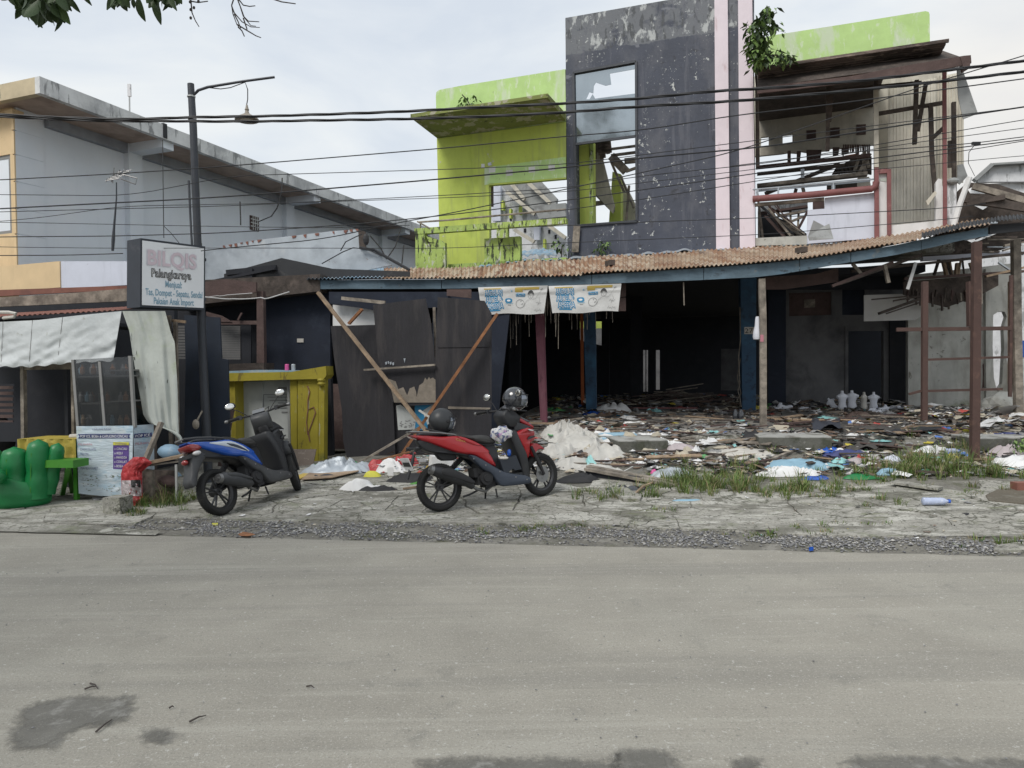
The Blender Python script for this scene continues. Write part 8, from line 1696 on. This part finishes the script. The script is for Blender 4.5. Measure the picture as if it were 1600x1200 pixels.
        if disc:
            mb = MB(); mb.lathe([(.095, -.045), (.095, -.041)], c, 28, axis=ax); mb.box(c+e1*-.06+V((0, 0, .07))+ax*-.045, (.05, .03, .06)); s.fin(mb, 'brake_disc', 'steel_dull', wh_, 30)
        return wh_
    def tube(s, name, pts, r, m, parent=None, n=8, conv=False, y=0):
        P_ = [V((*s.L(*p[:2]), 0)) for p in pts] if conv else pts
        if conv: P_ = [V((p.x, (pts[i][2] if len(pts[i]) > 2 else y), p.y)) for i, p in enumerate(P_)]
        mb = MB(); mb.tube(P_, r, n); return s.fin(mb, name, m, parent, 50)

def scooter(origin, heading, lean, label, pal, steer, blue=False, pitch=0):
    k = Bike(origin, heading, lean, label, pitch=pitch); L = k.L
    BODY, ACC, FR = pal['body'], pal['accent'], pal['front']
    rear = k.wheel(0, .258, .105, 0, disc=False); front = k.wheel(1.28, .25, .085, steer, disc=not blue)
    tp_tail = lambda x, z: pl([(-.4, .35), (-.2, .55), (0, .82), (.25, 1), (.7, 1)], x)
    # under-tail and inner body
    k.shell('inner_body', [(110, 530), (300, 520), (640, 520), (775, 580), (800, 820), (740, 880), (640, 820), (600, 720), (430, 665), (300, 660), (190, 640), (130, 590)], .105, 'black_plastic', taper=tp_tail)
    tail = [(60, 492), (130, 496), (205, 500), (300, 512), (400, 503), (470, 512), (580, 556), (650, 598), (697, 638), (690, 655), (708, 680), (752, 778), (690, 756), (610, 702), (560, 672), (475, 662), (400, 645), (300, 602), (205, 560), (130, 535)]
    bd = k.shell('tail_fairing', tail, .150, BODY, taper=tp_tail, bev=.022)
    if blue:
        for sd_ in (-1, 1): k.shell('white_stripe', [(230, 520), (380, 522), (480, 532), (590, 590), (640, 640), (560, 628), (470, 590), (360, 560)], (.1535, .140), ACC, bd, bev=.006, side=sd_, taper=tp_tail)
        for sd_ in (-1, 1): k.shell('dark_graphic', [(400, 540), (500, 560), (590, 610), (620, 640), (540, 610), (450, 575)], (.1555, .150), 'dark_blue_plastic', bd, bev=.004, side=sd_, taper=tp_tail)
    else:
        for sd_ in (-1,):
            vs, fs = text_geo('Click', .055); mb = MB()
            rows = [(385+i*26, 530+i*6.3) for i in range(7)]
            mb.add([(L(405, 545)[0]+x*1.05, sd_*(.1515), L(405, 545)[1]+y*.62-x*.30) for x, y in vs], fs); k.fin(mb, 'lettering', 'ink_gold', bd, 0)
        for sd_ in (-1, 1): k.shell('crease_panel', [(410, 508), (470, 516), (575, 560), (640, 600), (560, 590), (480, 556)], (.156, .145), BODY, bd, bev=.008, side=sd_, taper=tp_tail)
    # seat
    sw = lambda x, z: pl([(-.3, .55), (0, .8), (.2, 1), (.6, 1), (.75, .7)], x)
    k.shell('seat', [(330, 488), (420, 478), (480, 492), (560, 508), (640, 500), (705, 508), (768, 545), (776, 578), (680, 584), (600, 566), (520, 528), (430, 505), (340, 506)], .135, 'seat_vinyl', taper=sw, bev=.03)
    k.shell('tail_cowl', [(150, 470), (240, 470), (350, 488), (350, 505), (200, 502), (120, 495)], .10, 'black_plastic', taper=tp_tail)
    # grab rails on both sides
    for y in (-.125, .125):
        k.tube('grab_rail', [V((*L(60, 462), 0)).xzy+V((0, y*.5, 0)), V((*L(150, 468), 0)).xzy+V((0, y*.9, 0)), V((*L(280, 478), 0)).xzy+V((0, y, 0)), V((*L(400, 494), 0)).xzy+V((0, y, 0)), V((*L(450, 512), 0)).xzy+V((0, y*.95, 0))], .010 if not blue else .013, 'steel_dull' if not blue else 'dusty_plastic')
    k.tube('grab_rail', [V((*L(60, 462), 0)).xzy+V((0, -.063, 0)), V((*L(60, 462), 0)).xzy+V((0, .063, 0))], .010, 'steel_dull')
    # lower side skirts and floorboard
    for sd_ in (-1, 1):
        k.shell('side_skirt', [(500, 668), (560, 676), (640, 722), (752, 792), (830, 826), (1040, 850), (1050, 912), (900, 930), (762, 942), (720, 880), (690, 830), (620, 800), (560, 740)], (.165, .10), 'dark_blue_plastic' if not blue else 'dusty_plastic', side=sd_, bev=.016)
    mb = MB(); a_, b_ = L(740, 835), L(1040, 862); mb.box(((a_[0]+b_[0])/2, 0, (a_[1]+b_[1])/2-.02), (b_[0]-a_[0], .25, .09)); k.fin(mb, 'floorboard', 'black_plastic')
    k.shell('leg_shield', [(870, 470), (955, 455), (985, 560), (1040, 690), (1050, 905), (985, 880), (960, 720), (900, 560)], .15, 'black_plastic', taper=lambda x, z: pl([(.3, .9), (.55, 1.15), (.9, 1.0)], z), bev=.02)
    # front apron
    ap = [(945, 492), (1000, 460), (1088, 432), (1132, 440), (1162, 482), (1152, 515), (1163, 540), (1130, 556), (1085, 578), (1088, 640), (1062, 712), (1030, 690), (1000, 600), (962, 545)]
    fa = k.shell('front_apron', ap, .165, FR, taper=lambda x, z: pl([(.45, .75), (.6, .95), (.75, 1.0)], z)*pl([(.85, 1.05), (1.1, .85), (1.25, .45)], x), bev=.03)
    for sd_ in (-1, 1):
        k.shell('air_slot', [(1048, 545), (1075, 515), (1130, 508), (1125, 522), (1085, 535)], (.145, .12), 'black_plastic', fa, side=sd_, bev=.004)
        k.shell('turn_lamp', [(1060, 455), (1110, 460), (1122, 472), (1080, 470)], (.150, .12), 'lens_clear', fa, side=sd_, bev=.004)
    # handlebar cowl, visor, headlight
    R_ = M.Rotation(steer, 3, 'Z'); piv = V((1.02, 0, 0))
    def S(p): return piv + R_ @ (V(p)-piv)
    def sshell(name, poly, w, m, **kw):
        n0 = len(bpy.data.objects); P_ = [L(*p) for p in poly]; P_ = chaikin(P_, 1); I_ = insetp(P_, .014); mb = MB(); tr = tessellate_polygon([[V((x, z, 0)) for x, z in I_]]); n = len(P_)
        for sg_ in (-1, 1):
            rings = [[S((x, sg_*w, z)) for x, z in I_], [S((x, sg_*(w-.014), z)) for x, z in P_], [S((x, 0, z)) for x, z in P_]]; kk = len(mb.v); mb.v += [v for r in rings for v in r]; f = [tuple(i+kk for i in t) for t in tr]
            for a in range(2): f += [(kk+a*n+i, kk+a*n+(i+1) % n, kk+(a+1)*n+(i+1) % n, kk+(a+1)*n+i) for i in range(n)]
            mb.f += f; mb.m += [0]*len(f)
        return k.fin(mb, name, m, None, 50)
    hcw = sshell('handlebar_cowl', [(830, 330), (880, 285), (950, 300), (1010, 345), (1000, 400), (950, 440), (890, 440), (850, 390)], .11, 'black_plastic' if not blue else 'dusty_plastic')
    sshell('steering_neck', [(860, 400), (960, 400), (1000, 470), (930, 520), (880, 480)], .06, 'black_matte')
    if not blue:
        k.shell('nose_stripe', [(950, 338), (1003, 338), (1150, 420), (1160, 452), (1100, 428), (1000, 380)], .07, BODY, bev=.012); k.shell('visor', [(1018, 335), (1128, 382), (1122, 398), (1060, 385)], .06, 'helmet_gloss', bev=.006)
        k.shell('nose_inner', [(950, 380), (1100, 430), (1120, 440), (1000, 470), (945, 480)], .12, 'black_plastic', bev=.012)
    else: k.shell('nose_cowl', [(960, 350), (1040, 370), (1120, 420), (1150, 470), (1080, 440), (960, 480)], .13, FR, bev=.02)
    # handlebars, grips, levers, mirrors
    hz_ = L(885, 300)
    for sd_ in (-1, 1):
        b0 = S((hz_[0]+.02, sd_*.09, hz_[1]+.01)); b1 = S((hz_[0]-.06, sd_*.24, hz_[1]+.02)); b2 = S((hz_[0]-.115, sd_*.355, hz_[1]+.01))
        mb = MB(); mb.tube([b0, b1], .012, 8); k.fin(mb, 'handlebar', 'black_matte'); mb = MB(); mb.tube([b1, b2], .018, 10); g_ = k.fin(mb, 'grip', 'rubber'); mb = MB(); mb.lathe([(.019, 0), (.021, .02), (.012, .035)], b2, 10, axis=(b2-b1)); k.fin(mb, 'bar_end', 'steel_dull', g_)
        mb = MB(); mb.tube([b1+V((.03, 0, 0)), b1.lerp(b2, .5)+V((.06, 0, -.01)), b2+V((.05, 0, -.015))], .006, 6); k.fin(mb, 'brake_lever', 'steel_dull')
        q0 = S((hz_[0]+.015, sd_*.13, hz_[1]+.02)); q1 = S((hz_[0]+.03, sd_*.22, hz_[1]+.11)); q2 = S((hz_[0]+.01, sd_*.30, hz_[1]+.17)); mb = MB(); mb.tube([q0, q1, q2], .005, 6); k.fin(mb, 'mirror_stem', 'black_matte')
        mr_ = MB(); Rm = R_ @ M.Rotation(.15*sd_, 3, 'Z'); mr_.ell(q2+V((.012, 0, .02)), .018, .062, .045, 16, 8, R=Rm); mh = k.fin(mr_, 'mirror', 'black_plastic', smooth=60)
        mr_ = MB(); mr_.ell(q2+V((-.001, 0, .02)), .009, .056, .039, 16, 8, R=Rm); k.fin(mr_, 'mirror_glass', 'mirror_glass', mh, 60)
    # front fender and fork
    ff = [(1085, 582), (1160, 572), (1210, 595), (1252, 628), (1180, 624), (1150, 640), (1128, 702), (1090, 664)] if not blue else [(1085, 560), (1160, 560), (1250, 600), (1330, 700), (1300, 700), (1230, 640), (1150, 640), (1110, 700), (1080, 660)]
    P_ = [L(*p) for p in ff]; mb = MB(); I_ = insetp(chaikin(P_), .01); P_ = chaikin(P_); tr = tessellate_polygon([[V((x, z, 0)) for x, z in I_]]); n = len(P_); Rs = M.Rotation(steer, 3, 'Z'); p1 = V((1.28, 0, 0))
    S2 = lambda p: p1+Rs @ (V(p)-p1)
    for sg_ in (-1, 1):
        kk = len(mb.v); mb.v += [S2((x, sg_*.062, z)) for x, z in I_]+[S2((x, sg_*.05, z)) for x, z in P_]+[S2((x, 0, z+.008)) for x, z in P_]; f = [tuple(i+kk for i in t) for t in tr]
        for a in range(2): f += [(kk+a*n+i, kk+a*n+(i+1) % n, kk+(a+1)*n+(i+1) % n, kk+(a+1)*n+i) for i in range(n)]
        mb.f += f; mb.m += [0]*len(f)
    k.fin(mb, 'front_fender', FR if not blue else 'dusty_plastic', None, 50)
    for sd_ in (-1, 1):
        a_, b_ = L(1085, 640), (1.28, .25); mb = MB(); mb.tube([S2((a_[0], sd_*.072, a_[1]+.05)), S2((a_[0]+.07, sd_*.075, a_[1]-.10)), S2((b_[0], sd_*.075, b_[1]))], [.018, .022, .016], 10); k.fin(mb, 'fork_leg', 'black_matte')
    for y_ in (-.05, .03):
        q0 = S((hz_[0]+.02, y_, hz_[1]+.03)); q3 = V((1.02, y_*.5, .72)); k.tube('control_cable', [q0, q0+V((.09, y_*.6, .04)), V((1.02, y_, .92)), q3], .005, 'cable')
    dsh = MB(); c_ = S((hz_[0]+.05, 0, hz_[1]+.045)); dsh.box(c_, (.10, .15, .015), R_ @ M.Rotation(-.5, 3, 'Y')); k.fin(dsh, 'instrument_panel', 'helmet_gloss', hcw, 30)
    for sd_ in (-1, 1):
        sw_ = MB(); sw_.box(S((hz_[0]-.04, sd_*.22, hz_[1]+.02)), (.045, .05, .05), R_); k.fin(sw_, 'switch_housing', 'black_plastic', None, 30)
    k.shell('seat_seam', [(430, 507), (600, 571), (680, 590), (774, 582), (774, 587), (680, 596), (598, 577), (428, 512)], .138, 'black_matte', bev=.003, rnd=0, taper=sw)
    mb = MB()
    for zx, zy in ((540, 705), (640, 760), (760, 815), (900, 860), (1000, 880)):
        x, z = L(zx, zy)
        for sd_ in (-1, 1): mb.lathe([(.009, 0), (.009, .004), (.004, .005)], (x, sd_*.163, z), 8, axis=(0, sd_, 0))
    k.fin(mb, 'panel_bolt', 'steel_dull', None, 30)
    # engine and transmission, exhaust, shock
    eng = MB()
    for (zx, zy, w_, h_, yc, d_) in ((640, 880, .17, .12, .0, .20), (560, 900, .16, .09, .06, .10), (600, 820, .13, .10, -.02, .16), (690, 920, .12, .07, -.02, .16)):
        x, z = L(zx, zy); eng.box((x, yc, z), (w_, d_, h_), M.Rotation(rn(-.1, .1), 3, 'Y'))
    x, z = L(650, 870); eng.lathe([(.075, -.14), (.08, -.12), (.08, -.06), (.05, -.05)], (x, 0, z), 18, axis=(0, 1, 0)); eng.lathe([(.04, -.155), (.045, -.14)], (x, 0, z), 12, axis=(0, 1, 0))
    for i in range(5): x, z = L(590+i*8, 790+i*4); eng.box((x, -.03, z), (.008, .17, .11))
    eng.tube([V((*L(430, 880), 0)).xzy+V((0, .08, 0)), (0, .08, .258)], .05, 8); en = k.fin(eng, 'engine', 'black_matte', None, 30)
    mb = MB(); x, z = L(300, 720); mb.tube([V((*L(520, 700), 0)).xzy+V((0, .09, 0)), (0.01, .09, .29)], .028, 10)
    for i in range(9): p_ = V((*L(500, 700), 0)).xzy.lerp(V((.03, 0, .32)), i/9)+V((0, .09, 0)); mb.lathe([(.036, -.004), (.036, .004)], p_, 10, axis=(.3, 0, -.2))
    k.fin(mb, 'shock_absorber', 'black_matte')
    ex = MB()
    if not blue: pts = [(195, 800), (240, 815), (360, 860), (480, 905), (520, 950)]; rs = [.052, .062, .066, .056, .03]
    else: pts = [(250, 850), (280, 850), (400, 880), (520, 915), (560, 930)]; rs = [.045, .068, .070, .058, .03]
    Q = [V((L(*p)[0], -.135, L(*p)[1])) for p in pts]; ex.tube(Q, rs, 16); ex_ = k.fin(ex, 'exhaust', 'black_plastic' if not blue else 'dusty_plastic', None, 60)
    mb = MB(); mb.lathe([(.05, -.035), (.055, 0), (.045, .01)], Q[0], 16, axis=(Q[1]-Q[0])); mb.lathe([(.018, -.05), (.018, -.03)], Q[0], 10, axis=(Q[1]-Q[0])); k.fin(mb, 'exhaust_tip', 'steel_dull', ex_)
    k.shell('heat_guard', [(250, 790), (330, 780), (470, 850), (530, 905), (500, 920), (380, 875), (250, 840)] if not blue else [(290, 815), (400, 820), (540, 880), (540, 900), (400, 860), (300, 850)], (.205, .17), 'black_matte' if not blue else 'dusty_plastic', ex_, side=-1, bev=.008)
    k.tube('exhaust_pipe', [V((L(500, 930)[0], -.13, L(500, 930)[1])), V((L(560, 965)[0], -.11, L(560, 965)[1])), V((L(650, 985)[0], -.06, L(650, 985)[1])), V((L(720, 940)[0], -.02, L(720, 940)[1]))], .018, 'steel_dull')
    k.tube('kick_start' if not blue else 'foot_peg', [V((L(735, 960)[0], -.09, L(735, 960)[1])), V((L(738, 1035)[0], -.10, L(738, 1035)[1]))], .010, 'black_matte')
    k.tube('centre_stand', [V((L(620, 960)[0], -.06, L(620, 960)[1])), V((L(500, 1010)[0], -.10, L(500, 1010)[1])), V((L(440, 1030)[0], -.10, L(440, 1030)[1]))], .012, 'black_matte')
    k.tube('side_stand', [V((.62, .12, .18)), V((.66, .26, .02 - .0))], .011, 'black_matte')
    # tail lamp, mudguard, plate
    tl_ = MB(); a_ = L(95, 520)
    if blue:
        k.shell('tail_lamp', [(62, 522), (100, 508), (160, 522), (195, 556), (130, 582), (85, 568)], .105, 'tail_red', bev=.02, taper=lambda x, z: pl([(-.36, .7), (-.15, 1.05)], x))
        for sd_ in (-1, 1): mb = MB(); x, z = L(120, 600); mb.ell((x, sd_*.10, z), .055, .035, .026, 12, 8); k.fin(mb, 'turn_lamp', 'lens_clear', None, 60)
        k.shell('rear_mudguard', [(90, 590), (190, 582), (250, 610), (200, 660), (140, 720), (95, 790), (60, 880), (18, 892), (8, 840), (45, 760), (65, 690)], .07, 'dusty_plastic', bev=.015)
        mb = MB(); x, z = L(62, 660); mb.ell((x-.02, 0, z), .03, .045, .03, 12, 8); k.fin(mb, 'reflector', 'tail_red', None, 60)
        mb = MB(); x, z = L(66, 620); mb.box((x, 0, z), (.05, .16, .04)); k.fin(mb, 'plate_holder', 'black_plastic')
    else:
        k.shell('tail_lamp', [(50, 492), (100, 500), (130, 525), (80, 520)], .07, 'tail_red', bev=.008)
        k.shell('rear_hugger', [(250, 640), (330, 600), (420, 620), (440, 700), (400, 720), (300, 720)], .05, 'black_matte')
        k.tube('plate_arm', [V((L(230, 600)[0], 0, L(230, 600)[1])), V((L(130, 605)[0], 0, L(130, 605)[1])), V((L(95, 640)[0], 0, L(95, 640)[1])), V((L(60, 760)[0], 0, L(60, 760)[1])), V((L(15, 880)[0], 0, L(15, 880)[1]))], .018, 'black_plastic')
        mb = MB(); a0_ = L(95, 610); 
        for sd_ in (-1, 1): mb.tube([V((a0_[0], 0, a0_[1])), V((a0_[0]-.02, sd_*.12, a0_[1]+.005))], .012, 6); mb.ell((a0_[0]-.02, sd_*.14, a0_[1]+.004), .022, .035, .02, 10, 6)
        k.fin(mb, 'turn_lamp', 'black_plastic')
        c_ = V((L(45, 745)[0]-.03, 0, L(45, 745)[1])); Rp = M.Rotation(-.35, 3, 'Y'); mb = MB(); mb.box(c_, (.004, .26, .15), Rp); pp = k.fin(mb, 'number_plate', 'white_wall'); mb = MB(); mb.box(c_-Rp @ V((.004, 0, 0)), (.003, .21, .05), Rp); k.fin(mb, 'plate_characters', 'ink_black', pp)
        mb = MB(); mb.ell(L(95, 650)[0:1]+(0,)+L(95, 650)[1:2], .018, .03, .018, 10, 6); k.fin(mb, 'reflector', 'tail_red')
    return k

rp0, rp1 = ong(690, 801), ong(858, 775)
hd = atan2(rp1.y-rp0.y, rp1.x-rp0.x); dist = (rp1-rp0).length; ptc = atan2(rp1.z-rp0.z, (rp1-rp0).xy.length)
print('RED heading', math.degrees(hd), 'dist', dist, 'pitch', math.degrees(ptc), rp0, rp1)
red = scooter(rp0+V((0, 0, .016)), hd, radians(-7)*-1*-1 if False else radians(-6), 'red and black scooter parked on the cracked concrete with two helmets on it', dict(body='red_paint', accent='red_paint', front='red_paint'), .18, pitch=ptc)
bp0, bp1 = ong(342, 807), ong(457, 768)
hb_2 = atan2(bp1.y-bp0.y, bp1.x-bp0.x); ptb = atan2(bp1.z-bp0.z, (bp1-bp0).xy.length); print('BLUE heading', math.degrees(hb_2), (bp1-bp0).length, bp0, bp1)
bs = scooter(bp0+V((.055, 0, .016)), radians(68), radians(-17), 'blue and black scooter parked in front of the yellow kiosk, seen from behind', dict(body='blue_paint', accent='white_paint', front='black_plastic'), .62, blue=True, pitch=radians(3))

# things on the red scooter: helmets, bags, box in the footwell
def helmet(c, R, m, label, sc_=1.0, visor='visor', scarf=False):
    h = thing('helmet', label, 'helmet', c)
    mb = MB()
    def shape(p):
        q = V(p)
        if q.z < 0: q.z *= .95; q.x *= 1+.12*q.z/.13
        if q.z > 0: q.x *= .98
        if q.x > 0 and q.z < .01: q.x *= 1.10
        if q.x < 0 and q.z < 0: q.x *= 1-.25*(q.z/.13)**2
        q.z = max(q.z, -.112)
        return q*sc_
    mb.ell(c, .135, .118, .132, 28, 16, R=R, fn=shape); o = mb.build('shell', MT[m], h, smooth=70)
    mb = MB()      # visor: patch of a slightly larger ellipsoid at the front
    mb.grid(lambda u, v: c + R @ (V((cos(lerp(-1.25, 1.25, u))*cos(lerp(-.38, .42, v))*.142, sin(lerp(-1.25, 1.25, u))*cos(lerp(-.38, .42, v))*.124, sin(lerp(-.38, .42, v))*.14))*sc_), 20, 10); mb.build('visor', MT[visor], h, smooth=70)
    mb = MB()
    for sg_ in (-1, 1): mb.lathe([(.022, 0), (.02, .008), (.01, .012)], c+R @ V((.02*sc_, sg_*.118*sc_, .012)), 12, axis=R @ V((0, sg_, 0)))
    mb.build('visor_pivot', MT['black_matte'], h, smooth=40)
    mb = MB(); mb.tube([c+R @ (V((cos(a_)*.137, sin(a_)*.120, -.108))*sc_) for a_ in [2*pi*i/24 for i in range(25)]], .009, 6); mb.build('neck_roll', MT['black_matte'], h, smooth=60)
    mb = MB(); mb.tube([c+R @ (V((cos(a_)*.143, sin(a_)*.126, -.060))*sc_) for a_ in [lerp(-1.3, 1.3, i/14) for i in range(15)]], .006, 6); mb.tube([c+R @ (V((cos(a_)*.140, sin(a_)*.123, .062))*sc_) for a_ in [lerp(-1.3, 1.3, i/14) for i in range(15)]], .004, 6); mb.build('visor_rim', MT['black_plastic'], h, smooth=60)
    return h
def near(px, py, Y): return atY(px, py, Y)
Ys = rp0.y
cH1 = atY(640+272/5.454, 590+372/5.454, rp0.y+.13); RH = M.Rotation(hd, 3, 'Z')
helmet(cH1, RH @ M.Rotation(.25, 3, 'Y'), 'helmet_matte', 'matt black helmet resting on the rear seat of the red scooter', 1.12)
cH2 = atY(640+895/5.454, 590+185/5.454, rp1.y-.15)
helmet(cH2, RH @ M.Rotation(-.25, 3, 'Z') @ M.Rotation(.12, 3, 'Y'), 'helmet_gloss', 'glossy dark helmet hung over the right mirror of the red scooter', 1.10)
mb = MB()
for x, y, rx, rz in ((870, 330, .06, .07), (830, 305, .03, .025)): mb.ell(atY(640+x/5.454, 590+y/5.454, rp1.y-.15), rx, .05, rz, 12, 8, fn=lambda p: p*(1+.3*noise.noise(p*22)))
tag(mb.build('black_scarf', MT['black_matte'], smooth=60), 'black cloth bunched under the glossy helmet on the handlebar', 'cloth')
def pz(zx, zy, d=0): return atY(640+zx/5.454, 590+zy/5.454, lerp(rp0.y, rp1.y, (zx-275)/920)-.08+d)
mb = MB(); mb.ell(pz(780, 480), .12, .07, .085, 20, 14, fn=lambda p: p*(1+.35*noise.noise(p*20))); b1_ = mb.build('patterned_cloth', MT['white_wall'], smooth=40); tag(b1_, 'colourful patterned cloth bundle between seat and handlebar of the red scooter', 'bundle')
MT['patterned'] = mat('patterned', (.55, .55, .55), .8, [((.05, .08, .20), 22, .52, .03, None, .9), ((.38, .20, .42), 12, .58, .04, None, .9), ((.35, .05, .10), 30, .64, .03, None, .9), ((.12, .35, .30), 26, .65, .03, None, .9)], bump=.5); b1_.data.materials[0] = MT['patterned']
mb = MB(); q = [(770, 702), (908, 665), (955, 780), (900, 790), (880, 775), (850, 800), (855, 825), (812, 828)]
A_ = [pz(x, y, -.06) for x, y in q]; B_ = [p+V((sin(hd)*-.10, cos(hd)*.10, 0)) for p in A_]; nq = len(q)
tr = tessellate_polygon([[V((x, y, 0)) for x, y in q]]); mb.add(A_+B_, [tuple(t) for t in tr]+[tuple(i+nq for i in t) for t in tr]+[(i, (i+1) % nq, nq+(i+1) % nq, nq+i) for i in range(nq)]); tag(mb.build('grey_box', MT['sign_box']), 'grey box wedged in the footwell of the red scooter', 'box')
mb = MB(); mb.ell(pz(800, 685, -.02), .06, .05, .02, 12, 6); tag(mb.build('cream_parcel', MT['cream_plastic']), 'cream parcel on top of the grey box in the scooter footwell', 'parcel')
mb = MB(); mb.ell(pz(848, 640, -.0), .025, .03, .045, 10, 6); tag(mb.build('blue_packet', MT['blue_paint']), 'small blue packet above the grey box on the scooter', 'packet')
# far left scooter in the shade, put in as one dark lump
b = ong(-30, 740); mb = MB(); 
for c, r in (((-28, 690), .3),): mb.ell(atY(-18, 690, 11.2), .42, .3, .40, 18, 10, fn=lambda p: p*(1+.2*noise.noise(p*4)))
tag(mb.build('covered_bundle', MT['black_matte'], smooth=60), 'dark covered shape in the shade at the left edge behind the green chair', 'bundle')
print('objects', len(bpy.data.objects))
